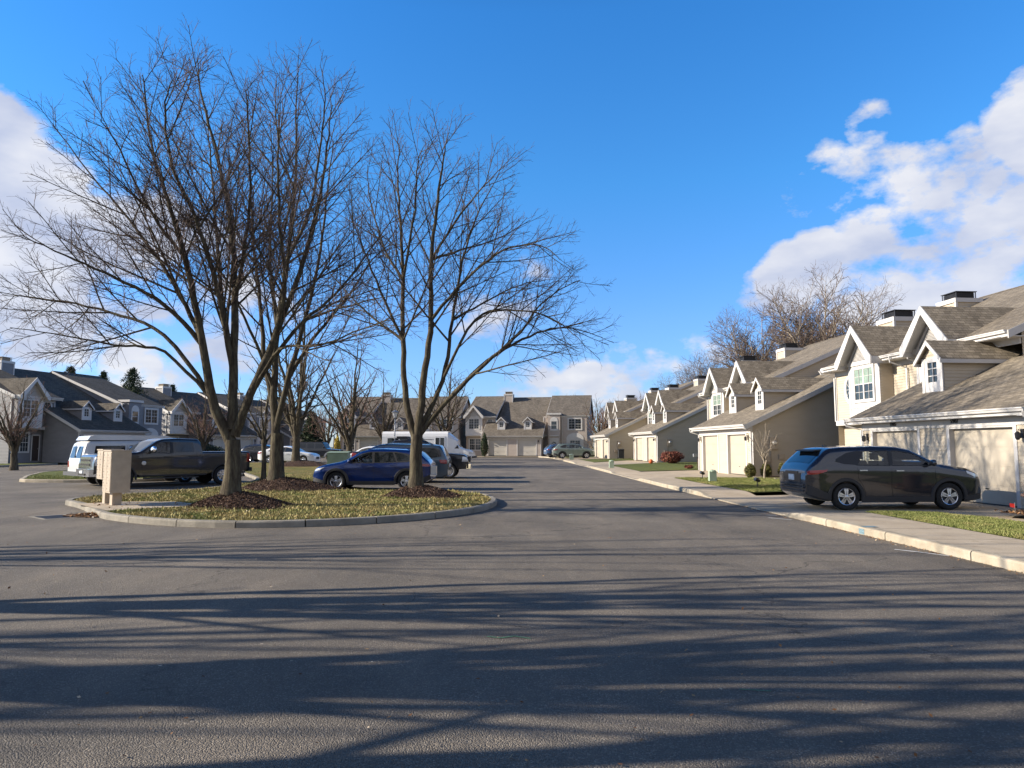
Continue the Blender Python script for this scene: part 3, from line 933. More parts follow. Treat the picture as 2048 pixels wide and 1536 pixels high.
def garage_door(par, u0, u1, z1, y, m):
    mb = MB()
    n = 4
    h = z1 / n
    for i in range(n):
        mb.box(u0, u1, y, y + .04, i * h + .006, (i + 1) * h - .006)
        for k in range(1):
            mb.box(u0 + .06, u1 - .06, y - .006, y, i * h + .06, (i + 1) * h - .06)
    mb.box(u0, u1, y + .012, y + .05, 0, z1)
    mb.box(u0, u1, y - .005, y + .03, 0, .03, 1)
    d = mb.build('garage_door', [m, 'black'], par)
    h_ = MB(); h_.box((u0 + u1) / 2 - .05, (u0 + u1) / 2 + .05, y - .03, y - .004, .42, .45)
    h_.build('handle', 'black', d)
    return d

def wall_lamp(par, x, y, z, N=-1):
    mb = MB()
    mb.box(x - .05, x + .05, y - .03, y, z - .12, z + .12)
    mb.tube([(x, y - .03, z + .06), (x, y - .12, z + .1), (x, y - .15, z + .02)], .012, 5)
    mb.lathe([(.03, -.17), (.06, -.12), (.07, .0), (.03, .05)], 6, 'z', 0, (x, y - .15, z))
    mb.build('wall_lamp', 'black', par)

def house(name, spec, loc, rz, label, group):
    H = empty(name, loc, rz)
    tag(H, label, 'house', group)
    SIDM, RM, DM = spec['siding'], spec['roof'], spec['door']
    M['SID'], M['ROOF'] = M[SIDM], M[RM]
    MU[0] = spec.get('mu', MS)
    MC[0] = spec.get('mc', MS)
    W0, W1 = 0.0, spec['width']
    g0, g1 = spec['wing']
    ups = spec['upper']                      # x ranges under the raised roof
    # ---- roof slabs
    rf = MB()
    TH = .17
    def slab(x0, x1, ya, za, yb, zb): rf.prism([(x0, ya, za), (x1, ya, za), (x1, yb, zb), (x0, yb, zb)], (0, 0, -TH))
    def covered(x): return any(a <= x <= b for a, b in ups)
    cuts = sorted(set([g0 - .3, g1 + .3] + [c for a, b in ups for c in (a, b) if g0 - .3 < c < g1 + .3]))
    for a, b in zip(cuts, cuts[1:]):
        if covered((a + b) / 2): slab(a, b, -.4, zc(-.4), 3.75, zc(3.75))
        else:
            slab(a, b, -.4, zc(-.4), YR, zc(YR)); slab(a, b, YR, zc(YR), YR + 8, zc(YR) - MC[0] * 8)
    for (a, b) in ups:
        aa = a - (.3 if a <= 0.01 else 0); bb = b + (.3 if b >= W1 - .01 else 0)
        slab(aa, bb, 3.0, zu(3.0), YR, zu(YR)); slab(aa, bb, YR, zu(YR), YR + 8, zu(YR) - MU[0] * 8)
        # ridge cap
        rf.prism([(aa, YR - .16, zu(YR) - .055), (aa, YR, zu(YR) + .03), (aa, YR + .16, zu(YR) - .055)], (bb - aa, 0, 0))
    RO = rf.build('roof', RM, H, uv=True)
    # ---- walls
    wl = MB()
    # garage front: between and beside the doors (door openings 2.44 wide)
    gw = g1 - g0
    dA = (g0 + .62, g0 + .62 + 2.44)
    dB = (g1 - .62 - 2.44, g1 - .62)
    DH = 2.13
    fr0 = Fr((0, 0, 0), Xv, -Yv)
    for a, b in ((g0, dA[0] - .12), (dA[1] + .12, dB[0] - .12), (dB[1] + .12, g1)):
        siding(wl, [(a, .0), (b, .0), (b, DH + .05), (a, DH + .05)], (0, 0, 0), Xv, -Yv)
    for xs, s in ((g0, -1), (g1, 1)):
        full = (s == 1 and not covered(g1 - .1)) and spec.get('end_right')
        yb = YR if full else 3.62
        poly = [(0, -.2), (0, zc(0) - .19), (yb, zc(yb) - .19)]
        poly += ([(YR + 8, zc(YR) - MC[0] * 8 - .19), (YR + 8, -.2)] if full else [(yb, -.2)])
        siding(wl, poly, (xs, 0, 0), Yv, Xv * s)
    # upper storey front wall and ground floor wall behind
    for (a, b) in spec['front']:
        siding(wl, [(a, 2.7), (b, 2.7), (b, 5.35), (a, 5.35)], (0, 3.6, 0), Xv, -Yv)
        siding(wl, [(a, -.2), (b, -.2), (b, 2.75), (a, 2.75)], (0, spec.get('gy', 3.9), 0), Xv, -Yv)
    # ends
    for xs, s in ((W0, -1), (W1, 1)):
        if s == 1 and spec.get('end_right'): continue
        siding(wl, [(3.6, -.2), (3.6, zu(3.6) - .2), (YR, zu(YR) - .2), (YR + 8, zu(YR) - MU[0] * 8 - .2), (YR + 8, -.2)], (xs, 0, 0), Yv, Xv * s)
    # step walls under the raised roof's free rake
    for (a, b) in ups:
        for xs, s in ((a, -1), (b, 1)):
            if .01 < xs < W1 - .01:
                siding(wl, [(3.6, zc(3.6) - .1), (YR, zc(YR) - .1), (YR, zu(YR) - .2), (3.6, zu(3.6) - .2)], (xs - s * .18, 0, 0), Yv, Xv * s)
    for a, b in spec['front']:
        pass
    wl.box(W0 + .1, W1 - .1, 4.2, YR + 7.8, -.2, 2.5)      # closes the inside against light leaks
    WL = wl.build('wall', SIDM, H)
    # ---- trim
    t = MB()
    F0 = fr0
    F0.box(t, g0, g1, DH + .05, DH + .26, -.02, .035)       # header
    F0.box(t, g0, g1, DH + .26, 2.56, -.02, .012)
    for (a, b) in (dA, dB):
        F0.box(t, a - .12, a, 0, DH + .05, -.16, .035); F0.box(t, b, b + .12, 0, DH + .05, -.16, .035)
        F0.box(t, a, b, DH, DH + .05, -.16, .02)
    for x in (g0, g1): t.box(x - .03, x + .03, -.035, .07, -.1, 2.54)
    # fascia, soffit, rakes
    t.box(g0 - .32, g1 + .32, -.43, -.4, zc(-.4) - .20, zc(-.4) - .012)
    t.box(g0 - .3, g1 + .3, -.4, 0, zc(-.4) - .205, zc(-.4) - .18)
    def rake(x, s, ya, yb, zf, dep=.27, mbx=None):
        q = mbx or t
        q.prism([(x, ya, zf(ya) - .012), (x, yb, zf(yb) - .012), (x, yb, zf(yb) - dep), (x, ya, zf(ya) - dep)], (s * .035, 0, 0))
        q.prism([(x, ya, zf(ya) - .19), (x, yb, zf(yb) - .19), (x - s * .28, yb, zf(yb) - .19), (x - s * .28, ya, zf(ya) - .19)], (0, 0, -.02))
    rake(g0 - .3, -1, -.43, 3.75, zc)
    if spec.get('end_right'): rake(g1 + .3, 1, -.43, YR, zc)
    else: rake(g1 + .3, 1, -.43, 3.75, zc)
    for (a, b) in ups:
        aa = a - (.3 if a <= .01 else 0); bb = b + (.3 if b >= W1 - .01 else 0)
        rake(aa, -1, 2.97, YR, zu); rake(bb, 1, 2.97, YR, zu)
        t.box(aa, bb, 2.96, 3.0, zu(3.0) - .2, zu(3.0) - .012)
        t.box(aa + .01, bb - .01, 3.0, 3.6, zu(3.0) - .22, zu(3.0) - .19)
        t.box(aa + .3, bb - .2, 3.55, 3.6, zu(3) - .42, zu(3) - .2)
    for (a, b) in spec['front']:
        t.box(a - .01, b, 3.5, 3.9, 2.60, 2.83)
        for x in (a, b): t.box(x - .05, x + .05, 3.55, 3.66, 2.83, 5.2)
    TR = t.build('trim', 'trim', H)
    garage_door(H, dA[0], dA[1], DH, .13, DM); garage_door(H, dB[0], dB[1], DH, .13, DM)
    gutter(H, g0 - .34, g1 + .34, -.43, zc(-.4) - .01)
    for (a, b) in ups:
        segs = [(a, b)]
        for gx, ghw in [(q[0], q[1]) for q in spec['gables']]:
            ns = []
            for (p, q) in segs:
                if gx + ghw <= p or gx - ghw >= q: ns.append((p, q)); continue
                if gx - ghw - p > .15: ns.append((p, gx - ghw))
                if q - gx - ghw > .15: ns.append((gx + ghw, q))
            segs = ns
        for (p, q) in segs:
            gutter(H, p, q, 2.96, zu(3.0) - .01)
    # ---- gabled bays
    for gi, (gx, ghw, bhw, wz0, bot, low) in enumerate(spec['gables']):
        g = MB()
        zp = 5.40 + ghw * 1.08
        ze = 5.40
        yy = lambda z: 3.0 + (z - 5.38) / MU[0] + .15
        for s in (-1, 1):
            g.prism([(gx, 2.5, zp), (gx + s * ghw, 2.5, ze), (gx + s * ghw, yy(ze), ze), (gx, yy(zp), zp)], (0, 0, -.13), 1)
            g.prism([(gx, 2.465, zp + .01), (gx + s * (ghw + .02), 2.465, ze - .01), (gx + s * (ghw + .02), 2.465, ze - .33), (gx + s * (ghw - .17), 2.465, ze - .33), (gx, 2.465, zp - .31)], (0, .05, 0), 0)
            g.prism([(gx, 2.5, zp - .135), (gx + s * ghw, 2.5, ze - .135), (gx + s * ghw, 3.1, ze - .135), (gx, 3.1, zp - .135)], (0, 0, -.02), 0)
            g.box(min(gx + s * ghw, gx + s * (ghw + .03)), max(gx + s * ghw, gx + s * (ghw + .03)), 2.5, 3.6, ze - .33, ze - .02, 0)
        fr = Fr((gx, 3.0, 0), Xv, -Yv)
        # tympanum and bay box
        tw = bhw + .02
        g.prism([(gx - tw, 3.0, 5.1), (gx + tw, 3.0, 5.1), (gx + tw, 3.0, 5.16 + (ghw - tw) * 1.0), (gx, 3.0, zp - .15), (gx - tw, 3.0, 5.16 + (ghw - tw) * 1.0)], (0, .1, 0), 0)
        wu = .82
        wz1 = wz0 + 1.42
        fr.box(g, -bhw, bhw, bot, wz0 - .1, -.6, 0, 0)
        fr.box(g, -bhw, -wu, wz0 - .1, 5.16, -.1, 0, 0); fr.box(g, wu, bhw, wz0 - .1, 5.16, -.1, 0, 0)
        fr.box(g, -wu, wu, wz1 + .08, 5.16, -.1, 0, 0); fr.box(g, -wu, wu, wz0 - .1, wz1 + .1, -.1, -.02, 0)
        for s in (-1, 1):
            siding(g, [(3.0, bot), (3.62, bot), (3.62, 5.2), (3.0, 5.2)], (gx + s * (bhw - .004), 0, 0), Yv, Xv * s, mi=2)
            fr.box(g, s * bhw - (.12 if s > 0 else 0), s * bhw + (.12 if s < 0 else 0), bot, 5.16, 0, .02, 0)
        fr.box(g, -bhw + .1, bhw - .1, wz0 - .32, wz0 - .24, 0, .03, 0)
        for k in (-.6, 0, .6): fr.box(g, k - .03, k + .03, bot, wz0 - .32, 0, .018, 0)
        fr.box(g, -bhw, bhw, bot, bot + .12, 0, .03, 0)
        # louvred vent
        vb, vt = 5.30, zp - .42
        hwv = (vt - vb) / 1.12
        k = 0
        z = vb
        while z < vt - .03:
            hw_ = hwv * (1 - (z - vb) / (vt - vb))
            g.prism([(gx - hw_, 2.99, z), (gx + hw_, 2.99, z), (gx + hw_, 2.955, z - .012), (gx - hw_, 2.955, z - .012)], (0, 0, .012), 0)
            z += .055
        for s in (-1, 1): g.tube([(gx, 2.97, vt + .03), (gx + s * (hwv + .03), 2.97, vb - .02)], .028, 4, 0)
        g.tube([(gx - hwv - .03, 2.97, vb - .02), (gx + hwv + .03, 2.97, vb - .02)], .028, 4, 0)
        GB = g.build('gabled_bay', ['trim', RM, SIDM], H, uv=True)
        window(H, Fr((gx, 2.998, 0), Xv, -Yv), -.72, .72, wz0, wz1, 2, 2, 2, 0.0, case=.09, curtain=spec.get('curtain', False) and gi == 0)
        if low:
            window(H, Fr((gx, spec.get('gy', 3.9), 0), Xv, -Yv), -.8, .8, .75, 2.3, 3, 2, 2, .02, case=.10)
    for (u, z, y) in spec['ovals']:
        oval(H, Fr((0, y - .0, 0), Xv, -Yv), u, z)
    for x in spec['dormers']: dormer(H, x)
    for (x, y, zt) in spec['chimneys']: chimney(H, x, y, zt, capmat=spec.get('cap', 'chim'))
    for (u0, u1, z0, z1, y, ss) in spec.get('windows', []):
        window(H, Fr((0, y, 0), Xv, -Yv), u0, u1, z0, z1, 2, 2, ss, .02)
    for pts in spec.get('spouts', []): downspout(H, pts)
    for x in (g0 + .3, g1 - .3): wall_lamp(H, x, -.02, 1.95)
    spec.get('extra', lambda h: None)(H)
    return H

def extra_R(H):
    # electricity meter and conduit on the side wall
    mb = MB()
    x = 15.7
    mb.tube([(x + .05, 1.0, 0), (x + .05, 1.0, 1.75)], .035, 6)
    mb.tube([(x + .05, 1.0, .62), (x + .05, .78, .62)], .03, 6)
    mb.box(x, x + .14, .95, 1.35, 1.35, 1.95)
    mb.box(x, x + .16, .62, .92, .72, 1.0)
    mb.box(x, x + .12, 1.4, 1.7, .85, 1.1)
    m = mb.build('electric_meter', 'tan_metal', H)
    g = MB(); g.lathe([(.11, 0), (.12, .06), (.08, .10), (.01, .11)], 14, 'x', 0, (x + .14, 1.15, 1.68))
    g.build('meter_dial', 'galv', m)
SPEC_R = dict(mu=.435, width=15.7, siding='siding', roof='shingle', door='door_cream', wing=(8.1, 15.7), upper=[(0, 11.5)], end_right=True,
              front=[(0, 8.2)], gables=[(3.3, 1.38, 1.18, 3.62, 2.84, False), (8.0, 1.32, 1.12, 3.62, 2.84, False)], ovals=[(1.25, 4.25, 3.58)],
              dormers=[10.05, 13.75], chimneys=[(1.2, 6.1, 8.0), (.9, 9.4, 9.0)], curtain=True,
              spouts=[[(5.35, 2.86, 5.28), (5.35, 2.9, 5.05), (5.5, 3.5, 4.8), (5.5, 3.5, .1)], [(6.5, 2.86, 5.28), (6.5, 2.9, 5.05), (6.6, 3.5, 4.8), (6.6, 3.5, .1)],
                      [(7.75, -.5, 2.5), (7.78, -.45, 2.36), (8.02, -.03, 2.2), (8.02, -.06, .05)], [(16.0, -.5, 2.5), (15.97, -.45, 2.38), (15.76, .06, 2.22), (15.76, .06, .05)],
                      [(-.25, 2.86, 5.28), (-.2, 2.95, 5.1), (-.03, 3.5, 4.9), (-.03, 3.5, 2.8)]],
              extra=extra_R)
def wreath(H, x, y, z):
    mb = MB()
    rnd = random.Random(4)
    for k in range(160):
        a = rnd.uniform(0, 2 * math.pi); r = .2 + rnd.uniform(-.06, .06)
        c = Vector((x + r * math.cos(a), y - .04 - rnd.uniform(0, .05), z + r * math.sin(a)))
        d = Vector((rnd.uniform(-1, 1), rnd.uniform(-.6, .2), rnd.uniform(-1, 1))).normalized() * .06
        e = d.cross(Vector((rnd.random(), rnd.random(), rnd.random()))).normalized() * .02
        mb.face([c - e, c + e, c + d])
    mb.build('wreath', 'needle', H)
def extra_M(H):
    # entry door at the left of the garage, a second entry in the projecting part at the right
    mb = MB()
    fr = Fr((0, 3.88, 0), Xv, -Yv)
    fr.box(mb, 2.35, 3.0, 0, 2.1, 0, .03); fr.box(mb, 2.28, 2.35, 0, 2.2, 0, .05, 1); fr.box(mb, 3.0, 3.07, 0, 2.2, 0, .05, 1); fr.box(mb, 2.28, 3.07, 2.1, 2.2, 0, .05, 1)
    d = mb.build('entry_door', [mat('dark_door', (.05, .035, .03), .4), 'trim'], H)
    h = MB(); h.lathe([(.01, 0), (.03, .01), (.03, .04), (.01, .06)], 8, 'y', 0, (2.9, 3.80, 1.0)); h.build('handle', 'galv', d)
    # projecting entry tower
    w = MB()
    siding(w, [(11.5, -.2), (13.15, -.2), (13.15, 5.5), (11.5, 5.5)], (0, 2.5, 0), Xv, -Yv)
    for xs, s in ((11.5, -1), (13.15, 1)): siding(w, [(2.5, -.2), (3.7, -.2), (3.7, 5.5), (2.5, 5.5)], (xs, 0, 0), Yv, Xv * s)
    w.build('entry_wall', 'SID', H)
    t = MB()
    t.box(11.38, 13.27, 2.35, 3.7, 5.5, 5.72)
    f2 = Fr((12.32, 2.485, 0), Xv, -Yv)
    f2.box(t, -.5, .5, 3.35, 3.6, 0, .03); f2.box(t, -.5, -.36, 3.6, 4.7, 0, .03); f2.box(t, .36, .5, 3.6, 4.7, 0, .03); f2.box(t, -.36, .36, 4.6, 4.7, 0, .028)
    arch = [(.5 * math.cos(a), .5 * math.sin(a)) for a in np.linspace(0, math.pi, 15)]
    t.prism([f2.p(u, 4.7 + v, 0) for u, v in arch], f2.N * .03)
    f2.box(t, -.62, -.5, 0, 2.25, 0, .04); f2.box(t, .5, .62, 0, 2.25, 0, .04); f2.box(t, -.62, .62, 2.1, 2.35, 0, .045); f2.box(t, -.62, .62, 2.6, 2.75, 0, .12)
    f2.box(t, -.5, .5, 0, 2.1, 0, .02)
    t.build('entry_trim', 'trim', H)
    m = MB(); f2.box(m, -.36, .36, 3.6, 4.6, 0, .012, 0); f2.box(m, -.36, .36, 4.08, 4.12, .012, .02, 1)
    m.build('window', ['glass', 'trim'], H)
    wreath(H, 12.32, 2.46, 1.6)
    # arched panel and window of the right-hand wall
    f3 = Fr((15.1, 2.985, 0), Xv, -Yv)
    a3 = MB()
    f3.box(a3, -1.15, -.72, .7, 2.3, 0, .03); f3.box(a3, .72, 1.15, .7, 2.3, 0, .03); f3.box(a3, -.72, .72, .7, .95, 0, .03); f3.box(a3, -.72, .72, 2.1, 2.3, 0, .03)
    a3.prism([f3.p(1.15 * math.cos(a), 2.3 + .75 * math.sin(a), 0) for a in np.linspace(0, math.pi, 19)], f3.N * .03)
    a3.build('window_surround', 'trim', H)
    window(H, f3, -.68, .68, .98, 2.06, 2, 2, 2, .0, case=.03)
SPEC_M = dict(mc=.50, mu=.395, width=16.7, siding='siding_grey', roof='shingle_dark', door='door_grey', wing=(3.2, 10.8), upper=[(0, 4.3), (11.2, 16.7)], end_right=False,
              front=[(0, 4.1), (10.8, 16.7)], gables=[(1.2, 1.38, 1.18, 3.62, 2.70, True)], ovals=[(3.35, 4.5, 3.58)],
              dormers=[5.3, 8.9], chimneys=[(4.9, 10.4, 9.3)], cap='tan_metal', windows=[],
              spouts=[[(11.1, -.5, 2.5), (11.08, -.45, 2.36), (10.86, .06, 2.2), (10.86, .06, .05)], [(13.4, 2.86, 5.28), (13.4, 2.92, 5.0), (13.4, 2.92, .1)]], extra=extra_M)
def right_wall_M(H):
    w = MB()
    siding(w, [(13.15, -.2), (16.7, -.2), (16.7, 5.3), (13.15, 5.3)], (0, 3.0, 0), Xv, -Yv)
    siding(w, [(3.0, -.2), (3.62, -.2), (3.62, 5.3), (3.0, 5.3)], (16.7, 0, 0), Yv, Xv)
    w.build('front_wall', 'SID', H)
    window(H, Fr((15.1, 2.985, 0), Xv, -Yv), -.85, .85, 3.55, 4.95, 2, 2, 2, .02, case=.14)
_em = extra_M
def extra_M2(H):
    right_wall_M(H); _em(H)
SPEC_M['extra'] = extra_M2

rzR = math.atan2(-1, .08)
def place_R(pt, t=15.7):
    """origin from the near garage corner"""
    u = Vector((math.cos(rzR), math.sin(rzR), 0))
    return Vector(pt) - u * t
GR = 'tan townhouses along the right side'
HA = house('townhouse', dict(SPEC_R, dormers=[10.05]), place_R((13.36, 18.25, .04)), rzR, 'nearest tan townhouse at the right edge, garage 5907 behind the parked dark SUV', GR)
HB = house('townhouse', SPEC_R, place_R((12.12, 36.1, .16)), rzR, 'tan townhouse with a small bare tree and round shrubs at its side wall', GR)
HC = copy_tree(HB); HC.location = place_R((12.5, 61.6, .34)); HC['label'] = 'tan townhouse with a red shrub beside its siding wall'
HD = copy_tree(HB); HD.location = place_R((10.45, 77.0, .30)); HD['label'] = 'farthest tan townhouse on the right, the silver-green SUV before it'
# house numbers of the near building
def text_mesh(s, size, name, m, parent, loc, rot):
    c = bpy.data.curves.new('txt', 'FONT')
    c.body = s; c.size = size; c.extrude = .012; c.align_x = 'CENTER'
    o = bpy.data.objects.new('txt', c)
    me = bpy.data.meshes.new_from_object(o)
    bpy.data.objects.remove(o)
    me.name = name
    me.materials.clear(); me.materials.append(M[m])
    k = bpy.data.objects.new(name, me)
    COL.objects.link(k)
    k.parent = parent; k.location = loc; k.rotation_euler = rot
    return k
text_mesh('5905', .17, 'house_number', 'black', HA, (9.94, -.045, 2.30), (math.pi / 2, 0, 0))
text_mesh('5907', .17, 'house_number', 'black', HA, (12.9, -.045, 2.30), (math.pi / 2, 0, 0))
GM = 'grey townhouses with dormers round the end of the street'
HM = house('townhouse', SPEC_M, (-6.9, 95.2, .42), R(-9), 'grey townhouse facing the camera at the end of the street, wreath on its door', GM)
HN = copy_tree(HM); HN.location = (-24.3, 96.0, .42); HN.rotation_euler = (0, 0, R(-4)); HN['label'] = 'grey townhouse behind the white shuttle bus and the lamp post'
SPEC_L = dict(SPEC_M, siding='siding_left', roof='shingle_left')
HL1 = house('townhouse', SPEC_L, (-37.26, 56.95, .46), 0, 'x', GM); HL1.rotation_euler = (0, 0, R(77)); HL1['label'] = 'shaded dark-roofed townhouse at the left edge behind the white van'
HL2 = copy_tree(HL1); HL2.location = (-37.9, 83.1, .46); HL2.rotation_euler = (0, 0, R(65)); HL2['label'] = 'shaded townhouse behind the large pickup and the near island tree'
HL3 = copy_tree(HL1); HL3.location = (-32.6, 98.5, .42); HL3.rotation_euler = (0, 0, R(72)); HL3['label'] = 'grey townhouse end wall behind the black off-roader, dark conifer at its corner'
# ------------------------------------------------------------------ vehicles
def f_rubber(nt, t): return ramp(nt, nz(nt, t.outputs['Object'], 30, 3), [(.3, (.012, .012, .012)), (.7, (.03, .029, .028))]), None, 0
M['tyre'] = shader('tyre_rubber', f_rubber, .85, .3)
M['plastic'] = mat('black_plastic', (.022, .022, .024), .6, bump=(300, .1, .001))
M['dark'] = mat('wheel_well', (.008, .008, .008), .9)
M['rim'] = mat('alloy_rim', (.62, .62, .64), .25, metal=.9)
M['rim_dark'] = mat('dark_rim', (.05, .05, .055), .3, metal=.6)
M['chrome'] = mat('chrome', (.85, .85, .87), .12, metal=1.0)
M['cglass'] = mat('car_glass', (.010, .013, .015), .04, spec=.6, coat=.15)
M['lamp_red'] = mat('tail_lamp', (.28, .008, .008), .15, coat=.8)
M['lamp_clear'] = mat('head_lamp', (.62, .64, .66), .12, coat=.8, metal=.3)
M['amber'] = mat('amber_lamp', (.75, .22, .02), .2, coat=.6)
M['plate'] = mat('number_plate', (.62, .64, .66), .5, vary=(14, .25))
M['seam'] = mat('panel_gap', (.006, .006, .007), .8)
M['seat'] = mat('seat_fabric', (.10, .10, .10), .8)
def paint(name, c, metal=.5, rough=.32):
    m = mat(name, c, rough, metal=metal, coat=1.0, vary=(3, .04))
    m.node_tree.nodes['Principled BSDF'].inputs['Coat Roughness'].default_value = .05
    return m
M['p_grey'] = paint('grey_metallic_paint', (.034, .037, .046), .45, .16)
M['p_truck'] = paint('dark_grey_paint', (.030, .030, .031), .4)
M['p_blue'] = paint('deep_blue_paint', (.002, .022, .125), .3, .25)
M['p_slate'] = paint('slate_blue_paint', (.055, .085, .12), .5)
M['p_black'] = paint('black_paint', (.010, .010, .012), .1)
M['p_white'] = paint('white_paint', (.74, .74, .73), 0)
M['p_van'] = paint('off_white_paint', (.62, .61, .58), 0)
M['p_sage'] = paint('sage_metallic_paint', (.20, .25, .22), .4)
M['p_sky'] = paint('mid_blue_paint', (.06, .13, .26), .4)

def wheel(par, x, y, r, w, rimr, spokes=5, rm='rim', style='twin'):
    """axle along y; outer face towards sign(y)"""
    s = 1 if y > 0 else -1
    mb = MB()
    h = w / 2
    prof = [(rimr * 1.0, h * .80), (rimr * 1.04, h * .98), (r * .90, h * 1.0), (r * .97, h * .86), (r, h * .62), (r, -h * .62), (r * .97, -h * .86), (r * .9, -h), (rimr, -h * .95)]
    mb.lathe([(a, b * s) for a, b in prof], 36, 'y', 0)
    t = mb.build('wheel', 'tyre', par, smooth=True, recalc=True)
    t.location = (x, y, r)
    g = MB()
    ring = [(rimr * 1.02, h * .86), (rimr * .97, h * .92), (rimr * .90, h * .84), (rimr * .88, h * .3), (rimr * .88, -h * .2)]
    n = 32
    for i in range(len(ring) - 1):
        for k in range(n):
            q = lambda j, kk: (ring[j][0] * math.cos(2 * math.pi * kk / n), ring[j][1] * s, ring[j][0] * math.sin(2 * math.pi * kk / n))
            g.face([q(i, k), q(i + 1, k), q(i + 1, k + 1), q(i, k + 1)])
    g.lathe([(rimr * .9, h * .25 * s), (rimr * .2, h * .28 * s), (.005, h * .28 * s)], 24, 'y', 1)
    g.lathe([(rimr * .2, h * .3 * s), (rimr * .19, h * .84 * s), (rimr * .13, h * .90 * s), (.004, h * .92 * s)], 16, 'y', 0)
    for k in range(spokes):
        a = 2 * math.pi * k / spokes + math.pi / 2
        offs = (-.13, .13) if style == 'twin' else (0,)
        for o in offs:
            c0, c1 = a + o * .6, a + o * 1.25
            wd0, wd1 = (.030, .026) if style == 'twin' else (.06, .045)
            d0 = Vector((math.cos(c0), 0, math.sin(c0))); d1 = Vector((math.cos(c1), 0, math.sin(c1)))
            p0, p1 = d0 * rimr * .12, d1 * rimr * .95
            n_ = Vector((-math.sin(a), 0, math.cos(a)))
            y0, y1 = h * .84 * s, h * .80 * s
            yv = Vector((0, 1, 0))
            g.prism([p0 - n_ * wd0 + yv * y0, p0 + n_ * wd0 + yv * y0, p1 + n_ * wd1 + yv * y1, p1 - n_ * wd1 + yv * y1], (0, -s * .04, 0))
    if style == 'disc':
        g.lathe([(rimr * .9, h * .6 * s), (rimr * .6, h * .72 * s), (rimr * .3, h * .62 * s), (.004, h * .62 * s)], 24, 'y', 0)
    g.build('rim', [rm, 'dark'], t, recalc=True)
    return t

